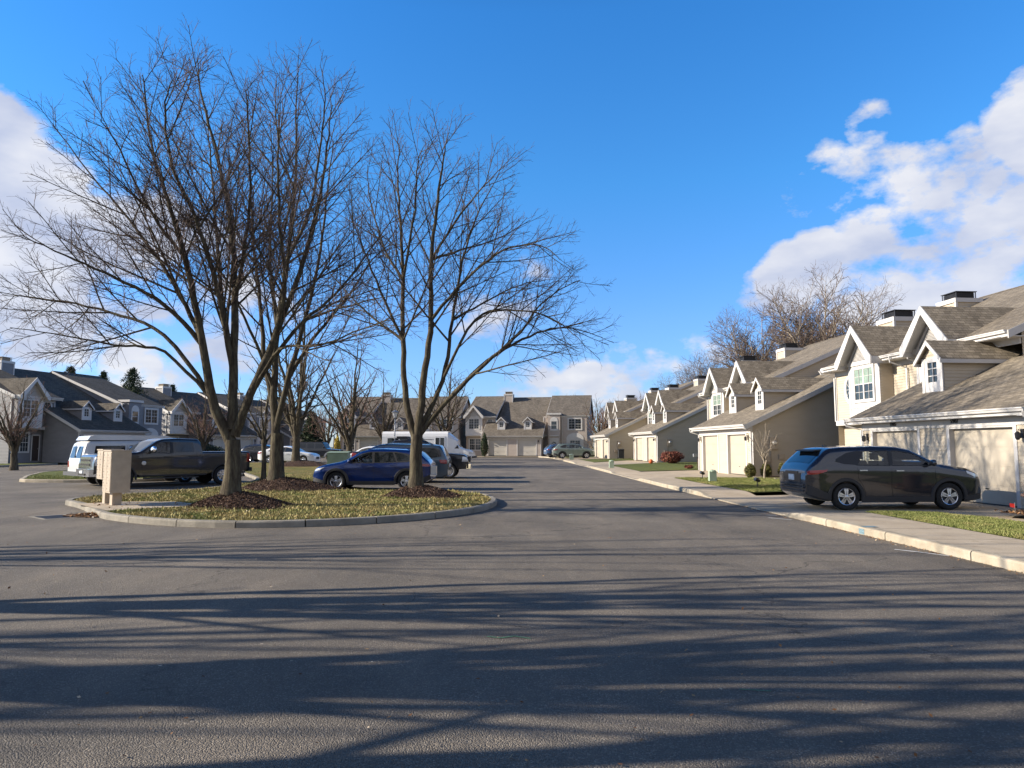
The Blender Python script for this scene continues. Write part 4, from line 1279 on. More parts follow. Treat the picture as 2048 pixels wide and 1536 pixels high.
class Body:
    """a car body lofted along x (front = +x) from its side outline"""
    def __init__(s, L, W, top, bot, belt, roof_z, tumble=.20, taper=(.16, .5, .14, .45), rnd=.10, smooth=.10, crown=.03, sill_in=.05, bulge=.02):
        s.L, s.W, s.belt, s.roof, s.tumble, s.taper, s.rnd, s.crown, s.sill_in, s.bulge = L, W, belt, roof_z, tumble, taper, rnd, crown, sill_in, bulge
        s.x0, s.x1 = top[0][0], top[-1][0]
        xs = np.arange(s.x0 - .5, s.x1 + .5, .01)
        def sm(pts, k):
            y = np.interp(xs, [p[0] for p in pts], [p[1] for p in pts])
            n = max(1, int(k / .01))
            ker = np.hanning(n + 2)[1:-1] if n > 1 else np.ones(1)
            ker /= ker.sum()
            yp = np.pad(y, n, mode='edge')
            return np.convolve(yp, ker, 'same')[n:-n]
        s.xs = xs
        s.T, s.B, s.BL = sm(top, smooth), sm(bot, .08), sm(belt, .3)
    def zt(s, x): return float(np.interp(x, s.xs, s.T))
    def zb(s, x): return float(np.interp(x, s.xs, s.B))
    def bz(s, x): return float(np.interp(x, s.xs, s.BL))
    def plan(s, x):
        fa, fl, ra, rl = s.taper
        t = max(0, (x - (s.x1 - fl)) / fl); u = max(0, ((s.x0 + rl) - x) / rl)
        return s.W / 2 * (1 - fa * t ** 2.4) * (1 - ra * u ** 2.4)
    def side(s, x, z):
        """half width at height z, before the edge rounding"""
        b = s.bz(x)
        w = s.plan(x)
        if z <= b:
            t = (b - z) / max(.3, b - .25)
            w *= 1 - s.sill_in * max(0, t) ** 2.2
            w += s.bulge * math.exp(-((z - b + .16) / .07) ** 2) * .5
        else:
            w *= 1 - s.tumble * (z - b) / max(.2, s.roof - b)
        return w
    def y(s, x, z):
        w = s.side(x, z)
        zt = s.zt(x)
        r = s.r(x)
        if z > zt - r:
            q = min(1, (z - (zt - r)) / r)
            w -= r * (1 - math.sqrt(max(0, 1 - q * q)))
        return w
    def r(s, x): return min(s.rnd, (s.zt(x) - s.zb(x)) * .35)
    def topflat(s, x): 
        zt, r = s.zt(x), s.r(x)
        return s.side(x, zt - r * .3) - r
    def ztop(s, x, y):
        hw = s.topflat(x)
        return s.zt(x) + s.crown * (1 - min(1, abs(y) / max(hw, .1)) ** 2)
    def ring(s, x):
        zt, zb, r = s.zt(x), s.zb(x), s.r(x)
        pts = [(0, zb), (s.side(x, zb) - .12, zb), (s.side(x, zb) - .03, zb + .015)]
        n = 16
        for k in range(n):
            z = zb + .05 + (zt - r - zb - .05) * k / (n - 1)
            pts.append((s.side(x, z), z))
        for k in range(1, 7):
            a = k / 6 * math.pi / 2
            z = zt - r + r * math.sin(a)
            pts.append((s.side(x, zt - r * .3 if k > 3 else z) - r * (1 - math.cos(a)), z))
        hw = pts[-1][0]
        for k in range(1, 5):
            y = hw * (1 - k / 4)
            pts.append((y, s.ztop(x, y)))
        return pts
    def mesh(s, cuts=()):
        x0, x1 = s.x0, s.x1
        st = sorted(set([round(v, 4) for v in list(np.linspace(x0, x0 + .3, 9)) + list(np.linspace(x0 + .3, x1 - .3, int((x1 - x0) / .055))) + list(np.linspace(x1 - .3, x1, 9))]))
        verts, faces = [], []
        rings = []
        for x in st:
            h = s.ring(x)
            full = [(x, y, z) for y, z in h] + [(x, -y, z) for y, z in h[-2:0:-1]]
            rings.append(list(range(len(verts), len(verts) + len(full))))
            verts += full
        for a, b in zip(rings, rings[1:]):
            n = len(a)
            for k in range(n):
                faces.append((a[k], a[(k + 1) % n], b[(k + 1) % n], b[k]))
        faces.append(tuple(rings[0][::-1])); faces.append(tuple(rings[-1]))
        me = bpy.data.meshes.new('body')
        me.from_pydata(verts, [], faces)
        bm = bmesh.new(); bm.from_mesh(me)
        bmesh.ops.recalc_face_normals(bm, faces=bm.faces)
        bm.to_mesh(me); bm.free()
        return me
    # patches laid on the surface
    def side_patch(s, mb, poly, off=.005, mi=0, step=.08, sides=(1, -1)):
        bm = bmesh.new()
        vs = [bm.verts.new((p[0], 0, p[1])) for p in poly]
        bm.faces.new(vs)
        xs = [p[0] for p in poly]; zs = [p[1] for p in poly]
        for v in np.arange(min(xs) + step, max(xs), step): bmesh.ops.bisect_plane(bm, geom=bm.verts[:] + bm.edges[:] + bm.faces[:], plane_co=(v, 0, 0), plane_no=(1, 0, 0))
        for v in np.arange(min(zs) + step, max(zs), step): bmesh.ops.bisect_plane(bm, geom=bm.verts[:] + bm.edges[:] + bm.faces[:], plane_co=(0, 0, v), plane_no=(0, 0, 1))
        bmesh.ops.triangulate(bm, faces=bm.faces)
        for sd in sides:
            for f in bm.faces:
                p = [(v.co.x, sd * (s.y(v.co.x, v.co.z) + off), v.co.z) for v in f.verts]
                n = (Vector(p[1]) - Vector(p[0])).cross(Vector(p[2]) - Vector(p[0]))
                mb.face(p if n.y * sd > 0 else p[::-1], mi)
        bm.free()
    def side_line(s, mb, pts, w=.007, off=.003, mi=0, sides=(1, -1)):
        for (a, b) in zip(pts, pts[1:]):
            d = Vector((b[0] - a[0], b[1] - a[1])); L = d.length; d /= L; n = Vector((-d.y, d.x)) * w / 2
            k = max(1, int(L / .06))
            for i in range(k):
                t0, t1 = i / k, (i + 1) / k
                q = [Vector(a) + (Vector(b) - Vector(a)) * t0 - n, Vector(a) + (Vector(b) - Vector(a)) * t1 - n, Vector(a) + (Vector(b) - Vector(a)) * t1 + n, Vector(a) + (Vector(b) - Vector(a)) * t0 + n]
                for sd in sides:
                    p = [(c.x, sd * (s.y(c.x, c.y) + off), c.y) for c in q]
                    mb.face(p if sd < 0 else p[::-1], mi)
    def top_patch(s, mb, xa, xb, fa, fb=None, off=.006, mi=0, nx=14, ny=8):
        fb = fa if fb is None else fb
        P = lambda i, j: (lambda x, f: (x, (2 * j / ny - 1) * f * s.topflat(x), 0))(xa + (xb - xa) * i / nx, fa + (fb - fa) * i / nx)
        def Q(i, j):
            x, y, _ = P(i, j)
            e = .02
            nrm = Vector((-(s.zt(x + e) - s.zt(x - e)) / (2 * e), 0, 1)).normalized()
            return Vector((x, y, s.ztop(x, y))) + nrm * off
        for i in range(nx):
            for j in range(ny):
                f = [Q(i, j), Q(i + 1, j), Q(i + 1, j + 1), Q(i, j + 1)]
                n = (f[1] - f[0]).cross(f[2] - f[0])
                mb.face(f if n.z > 0 else f[::-1], mi)

def cut_wells(me, axles, r, W, depth=.38, holes=()):
    """wheel wells cut out of the closed body"""
    o = bpy.data.objects.new('tmp', me); COL.objects.link(o)
    me.materials.append(M['dark']); me.materials.append(M['dark'])
    mb = MB()
    for x, rr in axles:
        for sd in (1, -1):
            n = 28
            y0, y1 = sd * (W / 2 - depth), sd * (W / 2 + .3)
            ring = [(x + rr * math.cos(2 * math.pi * k / n), max(-.2, r + rr * math.sin(2 * math.pi * k / n))) for k in range(n)]
            mb.prism([(a, y0, b) for a, b in ring], (0, y1 - y0, 0))
    for poly in holes:
        hw_ = W
        if isinstance(poly, tuple): poly, hw_ = poly
        mb.prism([(a, -hw_, b) for a, b in poly], (0, 2 * hw_, 0))
    c = mb.build('cutter', ['dark', 'dark'])
    c.data.polygons.foreach_set('material_index', [1] * len(c.data.polygons))
    md = o.modifiers.new('b', 'BOOLEAN'); md.operation = 'DIFFERENCE'; md.object = c; md.solver = 'EXACT'; md.use_self = True
    dg = bpy.context.evaluated_depsgraph_get()
    res = bpy.data.meshes.new_from_object(o.evaluated_get(dg))
    bpy.data.objects.remove(o); bpy.data.objects.remove(c)
    return res

def arch_ring(b, mb, x, zc_, r0, r1, a0=-10, a1=190, off=.012, sides=(1, -1), mi=0):
    n = 26
    for sd in sides:
        for k in range(n):
            t0, t1 = R(a0 + (a1 - a0) * k / n), R(a0 + (a1 - a0) * (k + 1) / n)
            def P(r, t, o):
                px, pz = x + r * math.cos(t), zc_ + r * math.sin(t)
                px = min(b.x1 - .01, max(b.x0 + .01, px))
                return (px, sd * (b.y(px, max(pz, b.zb(px) + .02)) + o), pz)
            for (ra, rb, oa, ob) in ((r0 - .02, r0, -.03, off), (r0, r1, off, off), (r1, r1 + .01, off, -.004)):
                f = [P(ra, t0, oa), P(rb, t0, ob), P(rb, t1, ob), P(ra, t1, oa)]
                mb.face(f if sd < 0 else f[::-1], mi)

def mirror(par, b, x, z, y0=None, s=1.0, m='p', deep=.12):
    for sd in (1, -1):
        y = b.y(x, z)
        mb = MB()
        mb.tube([(x, sd * (y - .02), z), (x - .02, sd * (y + .09 * s), z + .03)], .02 * s, 6, 1)
        c = Vector((x - .03, sd * (y + .15 * s), z + .06 * s))
        prof = []
        n = 10
        for i in range(7):
            t = i / 6
            k = math.sin(math.pi * (0.12 + .80 * t)) 
            prof.append((k, -deep / 2 * s + deep * s * t))
        base = len(mb.v)
        for (k, h) in prof:
            for q in range(n):
                a = 2 * math.pi * q / n
                cx, cz = math.cos(a), math.sin(a)
                cx = math.copysign(abs(cx) ** .6, cx); cz = math.copysign(abs(cz) ** .6, cz)
                mb.v.append((c.x + h, c.y + cx * .115 * s * k, c.z + cz * .08 * s * k))
        for i in range(6):
            for q in range(n):
                q2 = (q + 1) % n
                mb.f.append((base + i * n + q, base + i * n + q2, base + (i + 1) * n + q2, base + (i + 1) * n + q)); mb.m.append(0)
        mb.f.append(tuple(base + q for q in range(n))); mb.m.append(1)
        mb.f.append(tuple(base + 6 * n + q for q in range(n))); mb.m.append(0)
        mb.build('mirror', [m, 'plastic'], par, smooth=True, recalc=True)

def car(name, label, loc, rz, S, group='parked cars and trucks', cat='car'):
    C = empty(name, loc, rz); tag(C, label, cat, group)
    b = Body(S['L'], S['W'], S['top'], S['bot'], S['belt'], S['H'], **S.get('kw', {}))
    me = cut_wells(b.mesh(), [(x, S['r'] + .055) for x in S['axles']], S['r'], S['W'], holes=[S['side_glass'][i][1] for i in S.get('open', ())] + ([(S['cabin'], S['W'] / 2 - .27)] if 'cabin' in S else []) + ([(S['wcut'], S['W'] / 2 - .33)] if 'wcut' in S else []))
    me.name = 'body'
    me.materials.clear(); me.materials.append(M[S['paint']]); me.materials.append(M['dark'])
    bo = bpy.data.objects.new('body', me); COL.objects.link(bo); bo.parent = C
    KIDS.setdefault(C.name, []).append(bo)
    me.polygons.foreach_set('use_smooth', [True] * len(me.polygons))
    bm = bmesh.new(); bm.from_mesh(me)
    for e in bm.edges:
        if len(e.link_faces) == 2 and e.calc_face_angle(0) > R(38): e.smooth = False
    bm.to_mesh(me); bm.free()
    for x in S['axles']:
        for sd in (1, -1):
            wheel(C, x, sd * (S['W'] / 2 - .13), S['r'], .225, S.get('rimr', S['r'] * .64), S.get('spokes', 5), S.get('rim', 'rim'), S.get('style', 'twin'))
    for gi, (nm, poly) in enumerate(S.get('side_glass', [])):
        for sd in (1, -1):
            m = MB(); b.side_patch(m, poly, .006 if gi not in S.get('open', ()) else -.004, sides=(sd,)); m.build('side_window', 'clearglass' if gi in S.get('open', ()) else 'cglass', C)
    for (sx_, sz_) in S.get('seats', []):
        for y_ in (-.38, .38):
            m = MB()
            pr = [(sx_ - .02, sz_ - .30), (sx_ + .12, sz_ - .30), (sx_ + .02, sz_ + .06), (sx_ - .10, sz_ + .06)]
            m.prism([(a, y_ - .24, c) for a, c in pr], (0, .48, 0))
            m.prism([(a, y_ - .12, c) for a, c in [(sx_ - .11, sz_ + .09), (sx_ + .0, sz_ + .09), (sx_ - .03, sz_ + .27), (sx_ - .12, sz_ + .26)]], (0, .24, 0))
            m.build('seat', 'seat', C)
    if S.get('wheel_at'):
        m = MB(); wx, wz = S['wheel_at']
        m.tube([(wx + .10 * math.sin(a), .38 + .19 * math.cos(a), wz + .16 * math.sin(a)) for a in np.linspace(0, 2 * math.pi, 17)], .014, 6); m.build('steering_wheel', 'plastic', C)
    if 'frame' in S:
        for sd in (1, -1):
            m = MB()
            for poly in S['frame']:
                if S.get('open'):
                    for gi in S['open']:
                        q = S['side_glass'][gi][1]
                        cx_, cz_ = sum(a for a, _ in q) / len(q), sum(c for _, c in q) / len(q)
                        o_ = [(cx_ + (a - cx_) * 1 + math.copysign(.028, a - cx_), cz_ + (c - cz_) + math.copysign(.022, c - cz_)) for a, c in q]
                        for k_ in range(len(q)):
                            k2 = (k_ + 1) % len(q)
                            b.side_patch(m, [q[k_], q[k2], o_[k2], o_[k_]], .0035, sides=(sd,))
                    # filler of the pillars and the rear corner
                    b.side_patch(m, S['pillar'], .003, sides=(sd,))
                    if 'pillar2' in S: b.side_patch(m, S['pillar2'], .003, sides=(sd,))
                else: b.side_patch(m, poly, .0035, sides=(sd,))
            if m.f: m.build('window_frame', 'plastic', C)
    if 'wind' in S:
        m = MB(); b.top_patch(m, *S['wind']); m.build('windscreen', 'clearglass' if 'wcut' in S else 'cglass', C)
    if 'rear_glass' in S:
        m = MB(); b.top_patch(m, *S['rear_glass']); m.build('rear_window', 'cglass', C)
    m = MB()
    for ln in S.get('lines', []): b.side_line(m, ln)
    if m.f: m.build('panel_gaps', 'seam', C)
    if S.get('clad'):
        for sd in (1, -1):
            m = MB()
            for x in S['axles']: arch_ring(b, m, x, S['r'], S['r'] + .05, S['r'] + .05 + S['clad'], sides=(sd,))
            b.side_patch(m, S['sill'], .010, sides=(sd,))
            for q in S.get('clad_polys', []): b.side_patch(m, q, .009, sides=(sd,))
            m.build('cladding', 'plastic', C)
    for x, z in S.get('handles', []):
        for sd in (1, -1):
            m = MB(); y = b.y(x, z)
            m.box(x - .10, x + .10, min(sd * (y - .005), sd * (y + .03)), max(sd * (y - .005), sd * (y + .03)), z - .014, z + .014)
            m.build('door_handle', S.get('handle_m', S['paint']), C)
    if 'mirror' in S: mirror(C, b, S['mirror'][0], S['mirror'][1], s=S['mirror'][2] if len(S['mirror']) > 2 else 1.0, m=S.get('mirror_m', S['paint']))
    for nm, poly, mt in S.get('lamps', []):
        for sd in (1, -1):
            m = MB(); b.side_patch(m, poly, .010, step=.05, sides=(sd,)); m.build(nm, mt, C)
    # things on the flat front (x1) and back (x0) faces: (part, end, y0, y1, z0, z1, thickness, material)
    for nm, end, y0, y1, z0, z1, th, mt in S.get('boxes', []):
        m = MB()
        xx = b.x1 if end > 0 else b.x0
        m.box(min(xx, xx + end * th), max(xx, xx + end * th), y0, y1, z0, z1)
        m.build(nm, mt, C)
    for nm, (xa, xb_, ya, yb_, za, zb_), mt in S.get('raw', []):
        m = MB(); m.box(xa, xb_, ya, yb_, za, zb_); m.build(nm, mt, C)
    if 'rails' in S:
        for sd in (1, -1):
            m = MB(); xa, xb_, f = S['rails']
            m.tube([(x, sd * b.topflat(x) * f, b.zt(x) + (.05 if i not in (0, 8) else .0)) for i, x in enumerate(np.linspace(xa, xb_, 9))], .016, 6)
            m.build('roof_rail', S.get('rail_m', 'rim'), C)
    if 'extra' in S: S['extra'](C, b)
    return C

# --- compact crossover (the dark one on the drive at the right)
def x_suv(C, b):
    m = MB()   # roof spoiler
    for i in range(10):
        y0, y1 = -.52 + i * .104, -.52 + (i + 1) * .104
        m.prism([(-1.62, y0, 1.558), (-1.93, y0, 1.52), (-1.95, y0, 1.49), (-1.66, y0, 1.51)], (0, y1 - y0, 0))
    m.build('spoiler', 'plastic', C)
    m = MB(); m.prism([(-1.25, -.02, 1.59), (-1.42, -.02, 1.58), (-1.46, -.02, 1.66), (-1.38, -.02, 1.665)], (0, .04, 0)); m.build('roof_fin', 'p_black', C)
    m = MB(); m.tube([(-2.165, 0, 1.08), (-2.10, .12, 1.16), (-2.03, .30, 1.2)], .013, 5); m.build('rear_wiper', 'plastic', C)
    m = MB(); m.box(-2.305, -2.27, -.36, .36, .93, .975); m.build('tailgate_trim', 'p_black', C)
    m = MB()
    for k in range(3): m.box(-2.312, -2.27, -.66, .66, .47 + k * .075, .505 + k * .075)
    m.build('bumper_grille', 'plastic', C)
SUV = dict(wcut=[(.90, 1.10), (1.10, 1.26), (.50, 1.64), (.36, 1.48)], cabin=[(.98, .95), (.98, 1.12), (.50, 1.43), (.16, 1.51), (-.9, 1.50), (-1.3, 1.40), (-1.45, 1.2), (-1.45, .95)], open=(0, 1, 2), seats=[(-.22, 1.18), (-1.0, 1.16)], wheel_at=(.42, 1.10), pillar=[(-.185, 1.14), (-.105, 1.14), (-.065, 1.50), (-.175, 1.50)], pillar2=[(-1.0, 1.15), (-.83, 1.49), (-.95, 1.51), (-1.25, 1.45), (-1.54, 1.30), (-1.57, 1.23), (-1.35, 1.17)], L=4.57, W=1.84, H=1.62, r=.345, axles=(1.345, -1.31), paint='p_grey',
    top=[(-2.29, .92), (-2.27, 1.02), (-2.18, 1.13), (-1.80, 1.49), (-1.66, 1.565), (-1.3, 1.60), (-.5, 1.62), (.1, 1.605), (.45, 1.53), (.95, 1.27), (1.10, 1.185), (1.3, 1.145), (1.85, 1.065), (2.08, .99), (2.20, .88), (2.27, .70), (2.285, .58)],
    bot=[(-2.3, .42), (-2.1, .30), (-1.8, .22), (1.9, .20), (2.28, .26)],
    belt=[(-2.3, 1.10), (-1.5, 1.14), (0, 1.11), (1.0, 1.09), (2.3, .9)],
    kw=dict(tumble=.17, taper=(.20, .55, .16, .5), rnd=.11, smooth=.16, bulge=.018),
    frame=[[(1.04, 1.12), (.50, 1.44), (.18, 1.52), (-.1, 1.53), (-.9, 1.515), (-1.25, 1.45), (-1.54, 1.30), (-1.57, 1.23), (-1.35, 1.17), (-.9, 1.13)]],
    side_glass=[('f', [(.94, 1.15), (.46, 1.42), (.15, 1.49), (-.06, 1.50), (-.10, 1.14)]), ('r', [(-.19, 1.14), (-.18, 1.50), (-.80, 1.485), (-1.02, 1.17), (-1.0, 1.155)]), ('q', [(-1.16, 1.19), (-1.14, 1.38), (-1.2, 1.395), (-1.42, 1.29), (-1.44, 1.24), (-1.35, 1.20)])],
    wind=(1.04, .30, .93, .93), rear_glass=(-2.13, -1.80, .86, .84),
    lines=[[(.98, 1.02), (1.0, .75), (.93, .45), (.80, .28)], [(-.14, 1.06), (-.15, .60), (-.12, .28)], [(-1.02, 1.08), (-1.0, .80), (-.88, .62), (-.83, .45), (-.82, .28)], [(.90, .30), (-.80, .30)], [(-2.2, .80), (-1.95, .78), (-1.75, .62)]],
    clad=.075, sill=[(-.93, .20), (.95, .20), (.95, .33), (-.93, .35)], clad_polys=[[(-2.27, .40), (-1.72, .26), (-1.72, .40), (-2.27, .66)], [(1.76, .24), (2.25, .27), (2.26, .42), (1.80, .36)]],
    handles=[(.06, 1.0), (-.88, 1.01)], handle_m='rim', mirror=(.88, 1.14, 1.05),
    lamps=[('tail_lamp', [(-2.26, .90), (-2.26, 1.0), (-1.78, 1.03), (-1.83, .98), (-2.05, .91)], 'lamp_red'), ('head_lamp', [(1.78, 1.0), (2.14, .89), (2.19, .84), (2.0, .85), (1.8, .93)], 'lamp_clear')],
    boxes=[('tailgate_panel', -1, -.50, .50, .70, .93, .012, 'p_black'), ('number_plate', -1, -.155, .155, .74, .89, .024, 'plate'), ('grille', 1, -.55, .55, .42, .72, .012, 'plastic')], extra=x_suv)
SUV_LOC = Vector((9.80, 19.2, .034))
car('compact_suv', 'dark grey compact SUV parked on the nearest driveway, alloy wheels', SUV_LOC, R(3), SUV, cat='suv').scale = (1.02, 1.01, 1.0)

# --- blue crossover on the near island's far side
def x_blue(C, b):
    m = MB(); m.box(-2.44, -2.24, .45, .78, .62, .92); m.box(-2.42, -2.24, .30, .9, .55, .60)
    m.build('rear_rack', 'galv', C)
BLU = dict(cabin=[(.95, .9), (.95, 1.04), (.42, 1.36), (.12, 1.44), (-.9, 1.43), (-1.3, 1.34), (-1.4, .9)], open=(0,), seats=[(-.12, 1.08)], wheel_at=(.45, 1.02), pillar=[(-.13, 1.05), (-.05, 1.045), (-.02, 1.43), (-.12, 1.43)], pillar2=[(-.05, 1.03), (-.02, 1.455), (-.9, 1.455), (-1.35, 1.38), (-1.72, 1.20), (-1.72, 1.14), (-1.3, 1.06)], L=4.48, W=1.80, H=1.60, r=.35, axles=(1.32, -1.35), paint='p_blue',
    top=[(-2.24, .92), (-2.2, 1.05), (-1.85, 1.38), (-1.72, 1.47), (-1.3, 1.52), (-.4, 1.56), (.05, 1.545), (.4, 1.46), (1.0, 1.12), (1.15, 1.07), (1.8, .95), (2.08, .86), (2.2, .74), (2.24, .6)],
    bot=[(-2.24, .42), (-2.0, .30), (-1.75, .23), (1.85, .22), (2.24, .28)],
    belt=[(-2.3, 1.04), (-1.5, 1.05), (0, 1.01), (1.0, .99), (2.3, .80)],
    kw=dict(tumble=.19, taper=(.22, .55, .18, .5), rnd=.10, smooth=.13),
    frame=[[(1.0, 1.02), (.42, 1.38), (.12, 1.455), (-.9, 1.455), (-1.35, 1.38), (-1.72, 1.20), (-1.72, 1.14), (-1.3, 1.06), (0, 1.03)]],
    side_glass=[('f', [(.90, 1.045), (.40, 1.345), (.12, 1.425), (-.02, 1.43), (-.05, 1.045)]), ('r', [(-.13, 1.05), (-.12, 1.43), (-.78, 1.425), (-.93, 1.08)]), ('q', [(-1.0, 1.09), (-.87, 1.42), (-1.2, 1.37), (-1.56, 1.2), (-1.56, 1.16)])],
    wind=(1.04, .28, .92), rear_glass=(-2.1, -1.80, .86),
    lines=[[(.95, 1.0), (.95, .7), (.85, .32)], [(-.09, 1.03), (-.1, .6), (-.08, .3)], [(-.97, 1.06), (-.95, .85), (-.8, .62), (-.78, .3)]],
    clad=.085, sill=[(-.9, .21), (.9, .21), (.9, .36), (-.9, .36)], clad_polys=[[(-2.22, .40), (-1.8, .28), (-1.8, .42), (-2.22, .60)], [(1.78, .25), (2.22, .29), (2.23, .5), (1.8, .38)]],
    handles=[(.10, .93), (-.82, .94)], mirror=(.82, 1.05), rim='rim', spokes=5,
    lamps=[('tail_lamp', [(-2.2, .90), (-2.2, 1.0), (-1.80, 1.0), (-1.9, .91)], 'lamp_red'), ('head_lamp', [(1.75, .88), (2.12, .80), (2.17, .72), (1.95, .76)], 'lamp_clear')],
    boxes=[('number_plate', -1, -.155, .155, .74, .89, .02, 'plate'), ('grille', 1, -.5, .5, .42, .68, .012, 'plastic')], rails=(-1.5, .2, .97), rail_m='p_blue', extra=x_blue)
car('crossover', 'deep blue crossover parked behind the near island, tree trunk before its rear', (-5.28, 27.75, 0), R(180 - 1.5), BLU, cat='car')

# --- minivan
MVN = dict(L=5.14, W=1.96, H=1.76, r=.35, axles=(1.55, -1.45), paint='p_slate',
    top=[(-2.57, .98), (-2.53, 1.15), (-2.32, 1.55), (-2.22, 1.68), (-1.9, 1.72), (0, 1.77), (.5, 1.74), (.9, 1.60), (1.55, 1.18), (1.7, 1.11), (2.3, .98), (2.5, .84), (2.57, .62)],
    bot=[(-2.57, .36), (-2.3, .24), (2.2, .20), (2.57, .26)], belt=[(-2.6, 1.10), (0, 1.06), (1.5, 1.02), (2.6, .85)],
    kw=dict(tumble=.16, taper=(.2, .6, .12, .45), rnd=.12, smooth=.16),
    frame=[[(1.4, 1.10), (.75, 1.54), (.4, 1.63), (-2.0, 1.60), (-2.2, 1.48), (-2.3, 1.2), (-1.6, 1.10)]],
    side_glass=[('f', [(1.28, 1.12), (.72, 1.50), (.42, 1.585), (.38, 1.10)]), ('r', [(.28, 1.10), (.30, 1.59), (-.75, 1.585), (-.80, 1.12)]), ('q', [(-.92, 1.13), (-.88, 1.58), (-1.95, 1.56), (-2.1, 1.45), (-2.17, 1.22), (-2.1, 1.17)])],
    wind=(1.5, .75, .92), rear_glass=(-2.5, -2.26, .88),
    lines=[[(1.35, 1.05), (1.3, .3)], [(.33, 1.08), (.3, .3)], [(-.86, 1.1), (-.85, .6), (-.9, .3)], [(-.86, .98), (-2.2, 1.02)]],
    handles=[(.45, .95), (.15, .97)], mirror=(1.2, 1.12), lamps=[('tail_lamp', [(-2.53, .88), (-2.53, 1.06), (-2.18, 1.05), (-2.26, .9)], 'lamp_red'), ('head_lamp', [(2.0, .98), (2.45, .84), (2.5, .74), (2.1, .82)], 'lamp_clear')],
    boxes=[('number_plate', -1, -.155, .155, .72, .87, .02, 'plate'), ('grille', 1, -.5, .5, .4, .7, .012, 'plastic')], rails=(-1.9, .3, .98), rail_m='p_slate')
car('minivan', 'slate blue minivan parked between the blue crossover and a black pickup', (-5.45, 33.1, 0), R(180 - 1), MVN, cat='minivan')

# --- pickups
def pickup_bed(C, b, xa, xb, z, w, m='plastic'):
    k = MB(); k.box(xa, xb, -w, w, z - .02, z + .012); k.build('bed_cover', m, C)
def x_truck(C, b):
    pickup_bed(C, b, -3.02, -1.02, 1.425, .80)
    m = MB()   # big chrome grille and bumper
    m.box(3.10, 3.17, -.62, .62, .84, 1.24); m.build('grille', 'chrome', C)
    m = MB()
    for k in range(2): m.box(3.165, 3.185, -.56, .56, .90 + k * .17, .98 + k * .17)
    m.build('grille_slot', 'dark', C)
    m = MB()
    m.prism([(3.02, -.98, .48), (3.02, .98, .48), (3.26, .80, .48), (3.30, 0, .48), (3.26, -.80, .48)], (0, 0, .28)); m.build('bumper', 'chrome', C)
    m = MB(); m.box(3.262, 3.30, -.42, .42, .52, .60); m.build('bumper_slot', 'dark', C)
    m = MB(); m.box(3.29, 3.32, -.16, .16, .60, .70); m.build('number_plate', 'plate', C)
    m = MB(); m.box(-3.30, -3.10, -.93, .93, .55, .72); m.build('rear_bumper', 'plastic', C)
    m = MB(); m.box(-3.42, -3.2, -.06, .06, .44, .52); m.box(-2.75, -2.62, -.86, .86, .30, .62); m.build('tow_hitch', 'plastic', C)
    for sd in (1, -1):
        m = MB(); y = b.y(1.62, .92); m.lathe([(.085, sd * (y + .0)), (.085, sd * (y + .02)), (.06, sd * (y + .026)), (.004, sd * (y + .026))], 20, 'y', 0, (1.35, 0, .98)); m.build('badge', 'galv', C, recalc=True)
        m = MB(); m.box(-.9, 1.3, sd * .90 - .06, sd * .90 + .06, .34, .40); m.build('side_step', 'plastic', C)
TRK = dict(cabin=[(1.25, 1.1), (1.25, 1.40), (.80, 1.78), (.6, 1.85), (-.6, 1.84), (-.7, 1.1)], open=(0,), seats=[(.42, 1.42)], wheel_at=(.95, 1.42), pillar=[(.20, 1.38), (.34, 1.38), (.34, 1.835), (.20, 1.835)], L=6.3, W=2.03, H=1.98, r=.41, axles=(2.10, -1.95), paint='p_truck', rimr=.25, spokes=8,
    top=[(-3.15, 1.30), (-3.13, 1.43), (-1.0, 1.43), (-.985, 1.60), (-.93, 1.90), (-.80, 1.965), (0, 1.99), (.6, 1.96), (.85, 1.87), (1.45, 1.46), (1.6, 1.42), (2.9, 1.36), (3.05, 1.30), (3.12, 1.16), (3.14, .95)],
    bot=[(-3.15, .62), (-2.9, .55), (-1.4, .50), (-1.2, .42), (1.4, .42), (1.6, .5), (2.7, .52), (3.14, .56)],
    belt=[(-3.15, 1.40), (-1, 1.36), (1.2, 1.34), (1.6, 1.32), (3.1, 1.20)],
    kw=dict(tumble=.13, taper=(.08, .4, .02, .3), rnd=.09, smooth=.07, crown=.02, sill_in=.03, bulge=.01),
    frame=[[]], side_glass=[('f', [(1.27, 1.42), (.82, 1.76), (.66, 1.82), (.34, 1.835), (.34, 1.38)]), ('r', [(.20, 1.40), (.22, 1.835), (-.62, 1.825), (-.66, 1.42)])],
    wind=(1.42, .90, .92), rear_glass=(-.985, -.955, .8),
    lines=[[(1.42, 1.38), (1.42, .8), (1.35, .5)], [(.28, 1.37), (.28, .5)], [(-.76, 1.40), (-.78, .9), (-.95, .62)], [(-1.0, 1.42), (-1.0, .52)], [(-1.0, .74), (-1.35, .74)]],
    clad=.05, sill=[(-1.2, .44), (1.5, .44), (1.5, .50), (-1.2, .50)],
    handles=[(.48, 1.22), (-.58, 1.22)], handle_m='plastic', mirror=(1.12, 1.42, 1.75), mirror_m='chrome',
    lamps=[('tail_lamp', [(-3.12, .98), (-3.12, 1.36), (-2.98, 1.36), (-2.98, .98)], 'lamp_red'), ('head_lamp', [(2.86, .90), (3.12, .90), (3.1, 1.22), (2.90, 1.24)], 'lamp_clear'), ('indicator', [(2.78, 1.02), (2.86, .98), (2.88, 1.16), (2.80, 1.16)], 'amber')],
    extra=x_truck)
_pa = math.atan2(-3.1, -2.9)
_ax = Vector((math.cos(_pa), math.sin(_pa), 0)); _nl = Vector((-_ax.y, _ax.x, 0))
